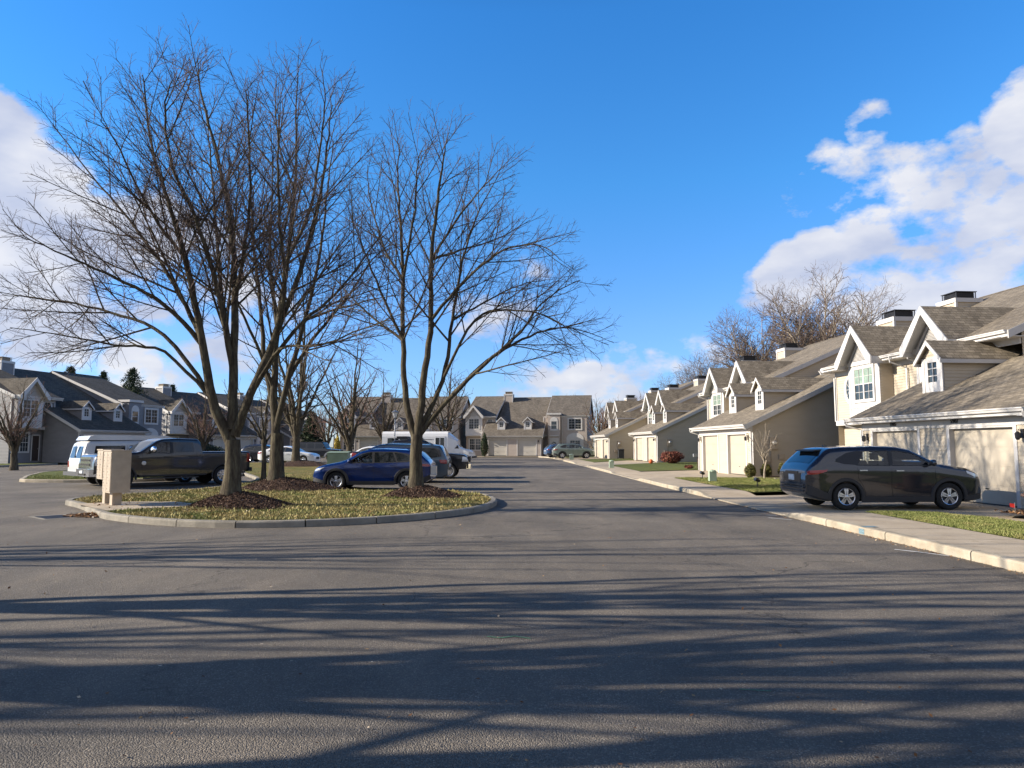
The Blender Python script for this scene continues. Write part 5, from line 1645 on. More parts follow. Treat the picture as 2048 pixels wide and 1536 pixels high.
_fw = Vector((-15.45, 28.35, 0))                     # near front wheel touches here
T_LOC = _fw - _ax * 2.10 - _nl * .90
car('pickup_truck', 'large dark grey pickup behind the tan mailboxes, big chrome grille', T_LOC, _pa, TRK, cat='pickup')

def x_truck2(C, b):
    pickup_bed(C, b, -2.85, -1.05, 1.345, .76, 'p_black')
    m = MB(); m.box(2.93, 3.0, -.6, .6, .82, 1.12); m.build('grille', 'plastic', C)
    m = MB(); m.prism([(2.85, -.97, .50), (2.85, .97, .50), (3.05, .8, .50), (3.10, 0, .50), (3.05, -.8, .50)], (0, 0, .24)); m.build('bumper', 'chrome', C)
    m = MB(); m.box(-3.1, -2.9, -.9, .9, .52, .68); m.build('rear_bumper', 'chrome', C)
    m = MB(); m.box(-.2, 1.05, -.62, .62, 1.96, 1.985); m.box(-.75, -.2, -.62, .62, 2.0, 2.14); m.build('roof_box', 'plastic', C)
TK2 = dict({k: v for k, v in TRK.items() if k != 'cabin'}, frame=[], open=(), seats=[], wheel_at=None, L=5.9, r=.39, axles=(1.95, -1.75), paint='p_black',
    top=[(-2.95, 1.25), (-2.93, 1.35), (-1.0, 1.35), (-.985, 1.55), (-.93, 1.84), (-.80, 1.92), (0, 1.95), (.6, 1.92), (.85, 1.82), (1.5, 1.36), (1.65, 1.30), (2.7, 1.22), (2.86, 1.14), (2.93, 1.0), (2.95, .8)],
    bot=[(-2.95, .58), (-1.2, .45), (1.4, .42), (2.94, .5)], belt=[(-3, 1.3), (1.2, 1.28), (3, 1.1)], rimr=.26,
    side_glass=[('f', [(1.27, 1.34), (.82, 1.70), (.66, 1.76), (.34, 1.78), (.34, 1.31)]), ('r', [(.20, 1.33), (.22, 1.78), (-.62, 1.77), (-.66, 1.34)])], wind=(1.45, .90, .92),
    lines=[[(.28, 1.3), (.28, .5)], [(-1.0, 1.34), (-1.0, .52)]], clad=0, handles=[(.48, 1.15)], mirror=(1.12, 1.34, 1.3), mirror_m='p_black',
    lamps=[('tail_lamp', [(-2.93, .92), (-2.93, 1.30), (-2.70, 1.30), (-2.78, 1.0)], 'lamp_red'), ('head_lamp', [(2.62, .86), (2.93, .86), (2.9, 1.08), (2.66, 1.12)], 'lamp_clear')], extra=x_truck2)
car('pickup_truck', 'black pickup with a red tail lamp and chrome bumper beyond the minivan', (-5.15, 37.0, .03), R(0), TK2, cat='pickup')

# --- white camper van with a raised roof
def x_van(C, b):
    m = MB()
    m.prism([(-2.42, -.80, 2.085), (1.35, -.80, 2.085), (1.35, .80, 2.085), (-2.42, .80, 2.085)], (0, 0, .05)); m.build('roof_band', 'dark', C)
    m = MB()
    pr = [(-2.52, 2.13), (-2.40, 2.32), (-2.2, 2.37), (1.0, 2.37), (1.5, 2.16), (1.5, 2.13)]
    m.prism([(x, -.84, z) for x, z in pr], (0, 1.68, 0)); m.build('raised_roof', 'p_van', C)
    m = MB(); m.box(-2.95, -2.72, -.95, .95, .48, .66); m.build('rear_bumper', 'plastic', C)
    m = MB(); m.box(-2.745, -2.72, -.01, .01, .7, 1.9); m.build('door_gap', 'seam', C)
    for sd in (1, -1):
        m = MB(); m.box(-2.772, -2.70, min(sd * .80, sd * .94), max(sd * .80, sd * .94), .86, 1.14); m.build('tail_lamp', 'lamp_red', C)
        m = MB(); m.prism([(-2.735, sd * .12, 1.30), (-2.735, sd * .76, 1.30), (-2.615, sd * .70, 1.84), (-2.615, sd * .12, 1.84)], (-.02, 0, 0)); m.build('rear_window', 'cglass', C)
        m = MB(); y = b.y(-2.0, .85); m.lathe([(.07, sd * (y - .01)), (.07, sd * (y + .012)), (.004, sd * (y + .012))], 14, 'y', 0, (-1.72, 0, .82)); m.build('fuel_cap', 'dark', C, recalc=True)
VAN = dict(L=5.6, W=2.02, H=2.1, r=.37, axles=(1.9, -1.6), paint='p_van', rimr=.23, style='disc',
    top=[(-2.76, 1.1), (-2.74, 1.25), (-2.60, 1.95), (-2.45, 2.08), (0, 2.12), (1.2, 2.08), (1.45, 1.95), (2.05, 1.32), (2.2, 1.26), (2.7, 1.12), (2.82, .9), (2.84, .7)],
    bot=[(-2.76, .60), (-2.3, .45), (2.84, .45)], belt=[(-3, 1.3), (3, 1.2)], kw=dict(tumble=.10, taper=(.12, .5, .05, .3), rnd=.13, smooth=.10, sill_in=.04),
    side_glass=[('a', [(-2.28, 1.36), (-2.2, 1.86), (-.95, 1.88), (-.95, 1.36)]), ('b', [(-.75, 1.37), (-.75, 1.88), (.35, 1.88), (.35, 1.37)]), ('c', [(.52, 1.37), (.52, 1.87), (1.2, 1.84), (1.75, 1.38)])],
    wind=(2.05, 1.5, .9), lines=[[(-.85, 1.9), (-.85, .5)], [(.42, 1.9), (.42, .5)], [(-2.5, 1.22), (.4, 1.22)]], clad_polys=[], clad=.03, sill=[(-1.15, .44), (1.4, .44), (1.4, .58), (-1.15, .58)],
    mirror=(1.55, 1.4, 1.2), mirror_m='plastic', lamps=[('head_lamp', [(2.5, .8), (2.8, .8), (2.8, 1.0), (2.5, 1.02)], 'lamp_clear')], extra=x_van)
V_AX = Vector((.68, .733, 0)).normalized(); V_N = Vector((V_AX.y, -V_AX.x, 0))
_rw = Vector((-17.75, 30.0, 0))
car('camper_van', 'white van with a raised camper roof parked behind the large pickup', _rw + V_AX * 1.6 - V_N * .95 + Vector((.55, .3, 0)), math.atan2(V_AX.y, V_AX.x), VAN, cat='van').scale = (.92, .92, .90)

# --- farther cars: one sedan, one off-roader, crossovers
def seg(label, loc, rz, base, pm, name='parked_car', cat='car', **k):
    S = dict(base, paint=pm); S.update(k)
    return car(name, label, loc, rz, S, cat=cat)
SED = dict({k: v for k, v in BLU.items() if k != 'cabin'}, open=(), seats=[], wheel_at=None, L=4.9, H=1.45, paint='p_white', axles=(1.5, -1.42), r=.34, clad=0, rails=None,
    top=[(-2.45, .80), (-2.42, 1.02), (-1.95, 1.10), (-1.2, 1.38), (-.7, 1.45), (0, 1.46), (.4, 1.40), (1.1, 1.05), (1.3, .99), (2.1, .86), (2.38, .72), (2.45, .5)],
    bot=[(-2.45, .36), (-2.2, .25), (2.2, .18), (2.45, .22)], belt=[(-2.5, 1.0), (1, .93), (2.5, .75)],
    frame=[[(1.05, .98), (.4, 1.32), (0, 1.385), (-.7, 1.37), (-1.2, 1.25), (-1.55, 1.05), (-1.2, 1.0)]],
    side_glass=[('f', [(.95, 1.0), (.38, 1.29), (0, 1.355), (-.05, .99)]), ('r', [(-.13, .99), (-.1, 1.355), (-.7, 1.34), (-1.15, 1.22), (-1.38, 1.06), (-1.1, 1.02)])],
    wind=(1.1, .35, .92), rear_glass=(-1.95, -1.2, .88), lines=[[(-.09, .98), (-.08, .3)], [(.95, .95), (.9, .3)], [(-1.0, .98), (-.95, .6)]], sill=None, clad_polys=[],
    handles=[(.12, .85), (-.85, .88)], mirror=(.85, .98), lamps=[('tail_lamp', [(-2.42, .82), (-2.42, .96), (-2.05, .98), (-2.1, .86)], 'lamp_red'), ('head_lamp', [(1.95, .80), (2.33, .70), (2.37, .60), (2.05, .68)], 'lamp_clear')],
    boxes=[('grille', 1, -.35, .35, .38, .58, .012, 'plastic')], extra=lambda C, b: None)
SED.pop('rails')
seg('white sedan parked behind the island trees, nose to the right', (-18.9, 60.6, zg(60) + .05), R(-4), SED, 'p_white', 'sedan', 'car')
seg('black hatchback mostly hidden behind the white sedan and the large pickup', (-22.3, 65, zg(64) + .05), R(-6), BLU, 'p_black', 'hatchback', 'car', clad=0, extra=lambda C, b: None)
def x_jeep(C, b):
    m = MB(); m.box(-1.78, .45, -.70, .70, 1.84, 1.875); m.build('soft_top', 'plastic', C)
    m = MB()
    for x in (1.25, -1.22): arch_ring(b, m, x, .40, .46, .60, 10, 170, .14)
    m.build('wheel_arch', 'galv', C, recalc=False)
    m = MB(); m.box(2.0, 2.2, -.8, .8, .52, .68); m.build('bumper', 'plastic', C)
    m = MB(); m.lathe([(.40, -2.22), (.40, -2.02), (.1, -2.0)], 24, 'x', 0, (0, 0, 1.0)); m.build('spare_wheel', 'tyre', C, recalc=True)
JEP = dict({k: v for k, v in BLU.items() if k != 'cabin'}, open=(), seats=[], wheel_at=None, L=4.3, W=1.62, H=1.87, r=.40, axles=(1.25, -1.22), paint='p_black', clad=0, sill=None, clad_polys=[], rimr=.24,
    top=[(-2.0, 1.15), (-1.98, 1.3), (-1.85, 1.78), (-1.75, 1.84), (.35, 1.85), (.48, 1.78), (.82, 1.26), (.95, 1.22), (2.0, 1.14), (2.06, 1.0), (2.07, .85)],
    bot=[(-2.0, .55), (2.07, .55)], belt=[(-2, 1.2), (2, 1.15)], kw=dict(tumble=.08, taper=(.22, 1.1, .03, .3), rnd=.06, smooth=.05, sill_in=.02),
    frame=[], side_glass=[('f', [(.62, 1.3), (.42, 1.70), (-.2, 1.74), (-.2, 1.27)]), ('r', [(-.35, 1.28), (-.35, 1.74), (-.95, 1.74), (-.95, 1.28)]), ('q', [(-1.1, 1.3), (-1.1, 1.73), (-1.68, 1.72), (-1.72, 1.3)])],
    wind=(.80, .52, .9), lines=[[(.7, 1.2), (.7, .6)], [(-.28, 1.2), (-.28, .6)]], handles=[], mirror=(.62, 1.32), boxes=[('grille', 1, -.4, .4, .86, 1.12, .012, 'plastic')],
    lamps=[], extra=x_jeep)
JEP.pop('rails'); JEP.pop('rear_glass')
seg('black off-roader with a soft top parked beyond the green utility box', (-17.9, 66.5, zg(66) + .02), R(-3), JEP, 'p_black', 'off_road_car', 'off-roader', spokes=6, rim='rim_dark')
seg('white SUV seen over the tail of the black pickup', (-9.75, 49.0, zg(49)), R(180), BLU, 'p_white', 'crossover', 'suv', clad=0, rail_m='p_black', extra=lambda C, b: None)
seg('silver-green SUV parked on the farthest driveway at the right', (6.75, 78.6, zg(78) + .11), R(3), SUV, 'p_sage', 'compact_suv', 'suv', rails=(-1.5, .2, .97), rail_m='p_black', extra=lambda C, b: None)
seg('mid blue wagon parked behind the silver-green SUV', (6.05, 83.4, zg(83) + .09), R(12), BLU, 'p_sky', 'wagon', 'car', extra=lambda C, b: None)

# --- shuttle bus
def bus():
    L0 = Vector((-7.35, 64.5, zg(64)))
    C = empty('shuttle_bus', L0, R(-3)); tag(C, 'white shuttle bus parked behind the minivan, folding door near its nose', 'bus', 'parked cars and trucks')
    y = 1.15
    m = MB()
    pr = [(-y, .50), (-y, 2.35), (-y + .06, 2.62), (-y + .25, 2.80), (0, 2.86), (y - .25, 2.80), (y - .06, 2.62), (y, 2.35), (y, .50)]
    m.prism([(-4.2, a, b) for a, b in pr], (5.9, 0, 0))
    pr2 = [(-y + .05, .9), (-y + .05, 2.30), (-y + .2, 2.55), (-y + .4, 2.68), (0, 2.72), (y - .4, 2.68), (y - .2, 2.55), (y - .05, 2.3), (y - .05, .9)]
    n = len(pr2)
    a_ = [(1.7, p, q) for p, q in pr2]; b_ = [(2.55, p * .86, .9 if q < 1 else 1.95 + (q - 2.3) * .25) for p, q in pr2]
    for k in range(n): m.face([a_[k], a_[(k + 1) % n], b_[(k + 1) % n], b_[k]])
    m.face(b_)
    B = m.build('body', 'p_white', C, recalc=True)
    cb = Body(3.0, 2.0, [(1.5, 1.3), (1.6, 1.95), (2.05, 1.98), (2.25, 1.9), (2.85, 1.36), (3.0, 1.28), (3.7, 1.14), (3.9, 1.0), (3.96, .7)], [(1.5, .45), (3.96, .48)], [(1.5, 1.28), (4, 1.1)], 2.0, tumble=.12, taper=(.10, .5, 0, .3), rnd=.10, smooth=.08)
    me = cut_wells(cb.mesh(), [(3.0, .44)], .38, 2.0)
    me.materials.clear(); me.materials.append(M['p_white']); me.materials.append(M['dark'])
    me.polygons.foreach_set('use_smooth', [True] * len(me.polygons))
    bm = bmesh.new(); bm.from_mesh(me)
    for e in bm.edges:
        if len(e.link_faces) == 2 and e.calc_face_angle(0) > R(38): e.smooth = False
    bm.to_mesh(me); bm.free()
    o = bpy.data.objects.new('cab', me); COL.objects.link(o); o.parent = C
    for sd in (1, -1):
        m = MB(); cb.side_patch(m, [(2.72, 1.3), (2.25, 1.72), (1.85, 1.8), (1.8, 1.28)], .006, sides=(sd,)); m.build('side_window', 'cglass', C)
        m = MB(); cb.side_patch(m, [(3.6, .82), (3.9, .82), (3.88, 1.0), (3.62, 1.06)], .01, sides=(sd,)); m.build('head_lamp', 'lamp_clear', C)
        for x in (3.0, -2.4): wheel(C, x, sd * .92, .38, .24, .24, 5, 'rim', 'disc')
        for i in range(4):
            if sd < 0 and i == 3: continue
            x = -3.7 + i * 1.12
            m = MB(); m.box(x, x + .98, min(sd * y, sd * (y + .012)), max(sd * y, sd * (y + .012)), 1.42, 2.22); m.build('side_window', 'cglass', C)
        mirror(C, cb, 2.6, 1.4, s=1.4, m='p_black')
    m = MB(); cb.top_patch(m, 2.8, 2.3, .92); m.build('windscreen', 'cglass', C)
    m = MB(); m.box(.55, 1.45, -y - .02, -y, .55, 2.4); d = m.build('folding_door', 'p_white', C)
    for x in (.62, 1.04):
        m = MB(); m.box(x, x + .34, -y - .03, -y - .02, .75, 2.25); m.build('pane', 'cglass', d)
    m = MB(); m.box(3.85, 4.1, -.95, .95, .45, .62); m.build('bumper', 'plastic', C)
    m = MB(); m.box(-4.25, 1.75, -y - .012, -y + .02, .5, .62); m.box(-4.25, -4.19, -y, y, .5, .7); m.build('skirt', 'galv', C)
bus()
# ------------------------------------------------------------------ trees
class Tree:
    """bare tree: polylines with radii, gathered by level and turned into tubes"""
    def __init__(s, seed):
        s.r = random.Random(seed)
        s.big, s.fine = [], []
    def vec(s):
        r = s.r
        while True:
            v = Vector((r.uniform(-1, 1), r.uniform(-1, 1), r.uniform(-1, 1)))
            if .05 < v.length < 1: return v.normalized()
    def path(s, p, d, L, n, wander, up, curl=None):
        pts = [p.copy()]
        d = d.normalized()
        st = L / n
        for i in range(n):
            d = d + s.vec() * wander + Vector((0, 0, up))
            if curl is not None: d = d + curl * (1.0 if i < n * .6 else .3)
            d.normalize()
            p = p + d * st
            pts.append(p.copy())
        return pts
    @staticmethod
    def interp(pts, rad, t):
        k = t * (len(pts) - 1)
        i = min(int(k), len(pts) - 2)
        f = k - i
        return pts[i].lerp(pts[i + 1], f), (pts[i + 1] - pts[i]).normalized(), rad[i] + (rad[i + 1] - rad[i]) * f
    def side_dir(s, d, ang, az):
        a = d.cross(Vector((0, 0, 1)))
        if a.length < .15: a = d.cross(Vector((1, 0, 0)))
        a.normalize(); b = d.cross(a)
        return (d * math.cos(ang) + (a * math.cos(az) + b * math.sin(az)) * math.sin(ang)).normalized()
    def clothe(s, pts, rad, P, level=2, t0=.12):
        """grow side branches on a path; P holds the numbers for each level"""
        q = P[level]
        L = sum((pts[i + 1] - pts[i]).length for i in range(len(pts) - 1))
        n = max(1, int(L * (1 - t0) / q['gap']))
        az = s.r.uniform(0, 6.28)
        for k in range(n):
            t = t0 + (1 - t0) * (k + s.r.uniform(.1, .9)) / n
            p, d, r = s.interp(pts, rad, min(t, .999))
            az += 2.4 + s.r.uniform(-.5, .5)
            dd = s.side_dir(d, q['ang'] * s.r.uniform(.75, 1.25), az)
            dd = (dd + Vector((0, 0, q.get('lift', 0)))).normalized()
            if q.get('up0') is not None and dd.z < q['up0']: dd.z = q['up0'] + (dd.z - q['up0']) * .3; dd.normalize()
            l = (q['len'] * (L * (1 - t)) + q['min']) * s.r.uniform(.65, 1.2)
            l = min(l, q.get('max', 99))
            rr = min(r * .72, q['rad'] * (l / q['lref']) ** .8)
            m = q['n']
            pp = s.path(p, dd, l, m, q['wander'], q['up'])
            ra = [rr + (q['tip'] - rr) * (i / m) ** .9 if rr > q['tip'] else rr for i in range(m + 1)]
            (s.big if q['big'] else s.fine).append((pp, ra))
            if level + 1 in P: s.clothe(pp, ra, P, level + 1, P[level + 1].get('t0', .12))
    def mesh(s, lines, name, sides):
        groups = {}
        for pp, ra in lines: groups.setdefault(len(pp), []).append((pp, ra))
        V, Fc, off = [], [], 0
        for n, ls in groups.items():
            P = np.array([[tuple(p) for p in pp] for pp, _ in ls], dtype=np.float64)       # k, n, 3
            Ra = np.array([ra for _, ra in ls])
            T = np.empty_like(P)
            T[:, 1:-1] = P[:, 2:] - P[:, :-2]; T[:, 0] = P[:, 1] - P[:, 0]; T[:, -1] = P[:, -1] - P[:, -2]
            T /= np.linalg.norm(T, axis=2, keepdims=True) + 1e-9
            ref = np.array([.21, .33, .92]); ref /= np.linalg.norm(ref)
            A = np.cross(T, ref); la = np.linalg.norm(A, axis=2, keepdims=True)
            A = np.where(la < .08, np.cross(T, np.array([1.0, 0, 0])), A)
            A /= np.linalg.norm(A, axis=2, keepdims=True) + 1e-9
            B = np.cross(T, A)
            th = np.arange(sides) * 2 * math.pi / sides
            ring = P[:, :, None, :] + Ra[:, :, None, None] * (A[:, :, None, :] * np.cos(th)[None, None, :, None] + B[:, :, None, :] * np.sin(th)[None, None, :, None])
            k = len(ls)
            V.append(ring.reshape(-1, 3))
            i = np.arange(k)[:, None, None] * n * sides + np.arange(n - 1)[None, :, None] * sides
            a = np.arange(sides)[None, None, :]; b = (a + 1) % sides
            q = np.stack(np.broadcast_arrays(i + a, i + b, i + sides + b, i + sides + a), -1).reshape(-1, 4) + off
            Fc.append(q)
            off += k * n * sides
        V = np.concatenate(V); Fc = np.concatenate(Fc)
        me = bpy.data.meshes.new(name)
        me.vertices.add(len(V)); me.vertices.foreach_set('co', V.astype(np.float32).ravel())
        me.loops.add(len(Fc) * 4); me.loops.foreach_set('vertex_index', Fc.astype(np.int32).ravel())
        me.polygons.add(len(Fc)); me.polygons.foreach_set('loop_start', (np.arange(len(Fc)) * 4).astype(np.int32))
        me.polygons.foreach_set('use_smooth', np.ones(len(Fc), dtype=bool))
        me.update(calc_edges=True)
        return me
    def finish(s, name, label, loc, bark='bark', twig='twig', group=None, cat='tree', sides=(9, 3)):
        E = empty(name, loc); tag(E, label, cat, group)
        for nm, ls, m, k in (('trunk', s.big, bark, sides[0]), ('crown', s.fine, twig, sides[1])):
            if not ls: continue
            me = s.mesh(ls, nm, k); me.materials.append(M[m])
            o = bpy.data.objects.new(nm, me); COL.objects.link(o); o.parent = E
            KIDS.setdefault(E.name, []).append(o)
        print(label[:30], len(s.big), len(s.fine))
        return E

LIN = {   # levels of a linden / zelkova like crown
    2: dict(gap=.37, ang=.72, len=.46, min=.8, max=4.6, rad=.030, lref=3.5, n=12, wander=.036, up=.010, tip=.007, big=True, lift=.08),
    3: dict(gap=.135, ang=.66, len=.36, min=.36, max=1.6, rad=.0100, lref=1.0, n=6, wander=.075, up=.020, tip=.0048, big=False),
    4: dict(gap=.088, ang=.72, len=.34, min=.15, max=.55, rad=.0050, lref=.4, n=3, wander=.09, up=.03, tip=.0034, big=False, t0=.15)}

def curve_through(pts, per=5):
    """smooth line through world points"""
    out = []
    n = len(pts)
    for i in range(n - 1):
        p0 = pts[max(i - 1, 0)]; p1 = pts[i]; p2 = pts[i + 1]; p3 = pts[min(i + 2, n - 1)]
        for j in range(per):
            t = j / per
            out.append((p1 * 2 + (p2 - p0) * t + (p0 * 2 - p1 * 5 + p2 * 4 - p3) * t * t + (p1 * 3 - p0 - p2 * 3 + p3) * t ** 3) * .5)
    out.append(pts[-1].copy())
    return out

def shaped_tree(seed, base, Y, trunk, stems, P, r0, label, group, name='bare_tree', spread=1.0, flare=1.35):
    """trunk and main stems follow measured lines (x in metres right of the base, z above it, y depth)"""
    T = Tree(seed)
    B = Vector(base)
    tp = curve_through([Vector(p) for p in trunk], 4)
    tr = [r0 * (1 + (flare - 1) * math.exp(-p.z / .28)) * (1 - .08 * p.z) for p in tp]
    T.big.append((tp, tr))
    for (pts, ra, rb) in stems:
        c = curve_through([Vector(p) for p in pts], 5)
        n = len(c)
        # small irregularities
        for i in range(2, n - 1): c[i] = c[i] + T.vec() * .022
        rad = [max(rb, ra + (rb - ra) * (i / (n - 1)) ** .75) for i in range(n)]
        T.big.append((c, rad))
        T.clothe(c, rad, P, 2, .30 if pts[0][2] < 3 else .10)
    return T.finish(name, label, base, group=group)

def px_stems(Y, base, lines, seed, ydepth):
    """measured lines (photograph pixels at the trunk's distance) to local coordinates; each gets its own depth"""
    out = []
    seen = {}
    for pts, ra, rb, dy in lines:
        loc = []
        n = len(pts)
        y0 = seen.get(pts[0], Y)
        for i, (a, b) in enumerate(pts):
            yy = y0 + dy * (i / (n - 1)) ** 1.1
            seen.setdefault((a, b), yy)
            w = at(a, b, yy)
            loc.append((w.x - base[0], w.y - base[1], w.z - base[2]))
        out.append((loc, ra, rb))
    return out

# near island, left tree
Y1 = 18.4
b1 = (at(463, 980, Y1).x, Y1, .42)
L1 = [
 ([(462, 885), (425, 800), (400, 660), (372, 520), (335, 400), (300, 280), (285, 150)], .155, .012, -1.2),
 ([(425, 800), (405, 690), (360, 590), (290, 480), (200, 370), (105, 250)], .10, .010, 1.0),
 ([(405, 690), (330, 610), (230, 555), (130, 510), (40, 470)], .075, .009, -1.8),
 ([(425, 800), (330, 670), (220, 625), (110, 600), (5, 590)], .07, .009, .8),
 ([(425, 800), (330, 705), (230, 690), (130, 670), (20, 655)], .055, .008, -.8),
 ([(464, 860), (466, 740), (470, 600), (465, 470), (440, 330), (405, 200), (395, 120)], .15, .012, .9),
 ([(466, 740), (440, 600), (400, 460), (345, 330), (330, 220), (345, 160)], .09, .010, -2.2),
 ([(470, 600), (485, 520), (500, 400), (498, 280), (492, 180)], .07, .010, -1.8),
 ([(470, 870), (500, 790), (545, 690), (590, 570), (630, 440), (650, 320), (665, 210)], .14, .011, -1.6),
 ([(545, 690), (570, 580), (560, 450), (555, 320), (560, 200)], .08, .009, -2.4),
 ([(500, 790), (590, 660), (670, 590), (740, 500), (790, 430)], .07, .008, .8),
 ([(466, 740), (440, 560), (430, 420), (420, 300), (415, 220)], .08, .009, 3.2),
 ([(372, 520), (300, 420), (240, 300), (200, 240)], .05, .008, -2.5),
 ([(500, 790), (560, 700), (640, 690), (720, 660), (780, 640)], .05, .008, -2.8)]
shaped_tree(11, b1, Y1, [(-.02, 0, -.15), (0, 0, .2), (.02, 0, .7), (-.02, 0, 1.4)], px_stems(Y1, b1, L1, 1, 2), LIN, .215,
            'large bare tree nearest on the left, mulch ring, trunk before the large pickup', 'bare trees on the near island')
# near island, right tree
Y3 = 22.0
b3 = (at(832, 972, Y3).x, Y3, .42)
L3 = [
 ([(832, 880), (812, 800), (806, 680), (806, 560), (800, 440), (795, 350), (800, 285)], .13, .011, .8),
 ([(835, 870), (848, 760), (862, 640), (862, 520), (875, 400), (885, 325), (895, 275)], .14, .011, -.8),
 ([(838, 860), (885, 760), (905, 640), (925, 520), (960, 420), (1000, 345)], .095, .009, 1.4),
 ([(838, 870), (905, 790), (985, 715), (1040, 665), (1090, 600), (1160, 560)], .10, .009, -1.2),
 ([(905, 790), (975, 720), (1060, 672), (1130, 655), (1205, 675)], .075, .009, .6),
 ([(862, 640), (930, 560), (1010, 500), (1080, 490), (1120, 520)], .06, .008, -1.8),
 ([(862, 520), (920, 430), (970, 370), (1010, 330)], .05, .008, -1.4),
 ([(862, 520), (920, 500), (990, 480), (1060, 440)], .05, .008, 1.6),
 ([(806, 680), (760, 580), (720, 480), (690, 400)], .06, .008, -.8),
 ([(806, 560), (770, 500), (740, 400), (735, 330)], .055, .008, 1.8),
 ([(806, 560), (830, 420), (835, 330), (850, 290)], .05, .008, -1.8),
 ([(806, 680), (750, 640), (690, 580), (640, 520)], .055, .008, 1.2),
 ([(885, 760), (950, 640), (1030, 620), (1110, 640), (1160, 680)], .055, .008, -2.2),
 ([(905, 640), (960, 610), (1040, 570), (1100, 560)], .05, .008, 2.0)]
LIN3 = {2: dict(LIN[2], gap=.38), 3: dict(LIN[3], gap=.18), 4: dict(LIN[4], gap=.12)}
shaped_tree(23, b3, Y3, [(0, 0, -.15), (.01, 0, .3), (-.01, 0, .9), (.02, 0, 1.6)], px_stems(Y3, b3, L3, 3, 2), LIN3, .20,
            'bare tree at the island right end, its trunk before the blue crossover', 'bare trees on the near island')
# second tree, behind the first
Y2 = 25.5
b2 = (at(552, 955, Y2).x, Y2, .42)
L2 = [
 ([(552, 880), (548, 780), (555, 660), (575, 520), (590, 380), (592, 240), (597, 110)], .17, .012, .6),
 ([(552, 860), (575, 760), (610, 640), (640, 500), (655, 380), (668, 280)], .13, .011, -1.4),
 ([(575, 760), (625, 680), (690, 600), (745, 520), (790, 480)], .09, .010, 1.6),
 ([(551, 840), (530, 720), (520, 600), (505, 470), (500, 330), (495, 200)], .12, .011, 1.2),
 ([(548, 780), (500, 660), (450, 560), (400, 480)], .08, .009, -2.0),
 ([(575, 520), (620, 420), (640, 300), (650, 200), (640, 130)], .08, .009, -2.2),
 ([(555, 660), (540, 500), (545, 360), (540, 230)], .08, .009, 2.6),
 ([(610, 640), (670, 620), (740, 600), (800, 590)], .06, .009, -1.0),
 ([(590, 380), (560, 300), (550, 200), (555, 150)], .05, .009, 2.0)]
LIN2 = {2: dict(LIN[2], gap=.45, max=4.2), 3: dict(LIN[3], gap=.23, rad=.014), 4: dict(LIN[4], gap=.17, rad=.007, tip=.005)}
shaped_tree(31, b2, Y2, [(0, 0, -.15), (.01, 0, .4), (0, 0, 1.0), (.01, 0, 1.7)], px_stems(Y2, b2, L2, 5, 2), LIN2, .26,
            'tall bare tree just behind the left island tree, mulch mound at its foot', 'bare trees on the near island')

# free-grown trees ------------------------------------------------------------
def vase_tree(seed, H, trunk_h, r0, nst, spread, name, label, loc, P, group=None, bark='bark', twig='twig', lean=.0, sides=(7, 3), cat='tree', rz=0):
    T = Tree(seed)
    rr = T.r
    top = Vector((rr.uniform(-.1, .1), rr.uniform(-.1, .1), trunk_h))
    tp = curve_through([Vector((0, 0, -.2)), Vector((0, 0, trunk_h * .4)) + T.vec() * .02, top], 4)
    T.big.append((tp, [r0 * (1 + .3 * math.exp(-max(0, p.z) / .25)) * (1 - .12 * p.z / trunk_h) for p in tp]))
    for k in range(nst):
        az = 2 * math.pi * (k / nst) + rr.uniform(-.4, .4)
        out = spread * (rr.uniform(.55, 1.0) if k else .12)
        h = H * (1 - .30 * (out / spread) ** 2) * rr.uniform(.92, 1.0) - trunk_h
        z0 = trunk_h * rr.uniform(.78, 1.0)
        p0 = Vector((0, 0, z0))
        o = Vector((math.cos(az), math.sin(az), 0))
        c = curve_through([p0, p0 + o * out * .22 + Vector((0, 0, h * .28)), p0 + o * out * .55 + Vector((0, 0, h * .6)), p0 + o * out + Vector((0, 0, h))], 5)
        for i in range(2, len(c)): c[i] = c[i] + T.vec() * .02 * h ** .5
        n = len(c)
        ra = r0 * (.62 if k else .75)
        rad = [max(.012, ra * (1 - i / (n - 1)) ** .85) for i in range(n)]
        T.big.append((c, rad))
        T.clothe(c, rad, P, 2, .15)
    E = T.finish(name, label, loc, bark, twig, group, cat, sides)
    E.rotation_euler.z = rz
    return E
def lv(gap2=.8, gap3=.45, gap4=.4, k=1.0, up=.02, ang=.8, ml=4.5, l2=.42):
    P = {2: dict(gap=gap2, ang=ang, len=l2, min=.7 * k, max=ml, rad=.045 * k, lref=3.5, n=8, wander=.1, up=up, tip=.010 * k, big=True, lift=.1),
         3: dict(gap=gap3, ang=.7, len=.36, min=.35 * k, max=1.8, rad=.015 * k, lref=1.0, n=4, wander=.13, up=up + .01, tip=.008 * k, big=False)}
    if gap4: P[4] = dict(gap=gap4, ang=.75, len=.34, min=.2 * k, max=.8, rad=.009 * k, lref=.4, n=2, wander=.15, up=.03, tip=.006 * k, big=False, t0=.2)
    return P
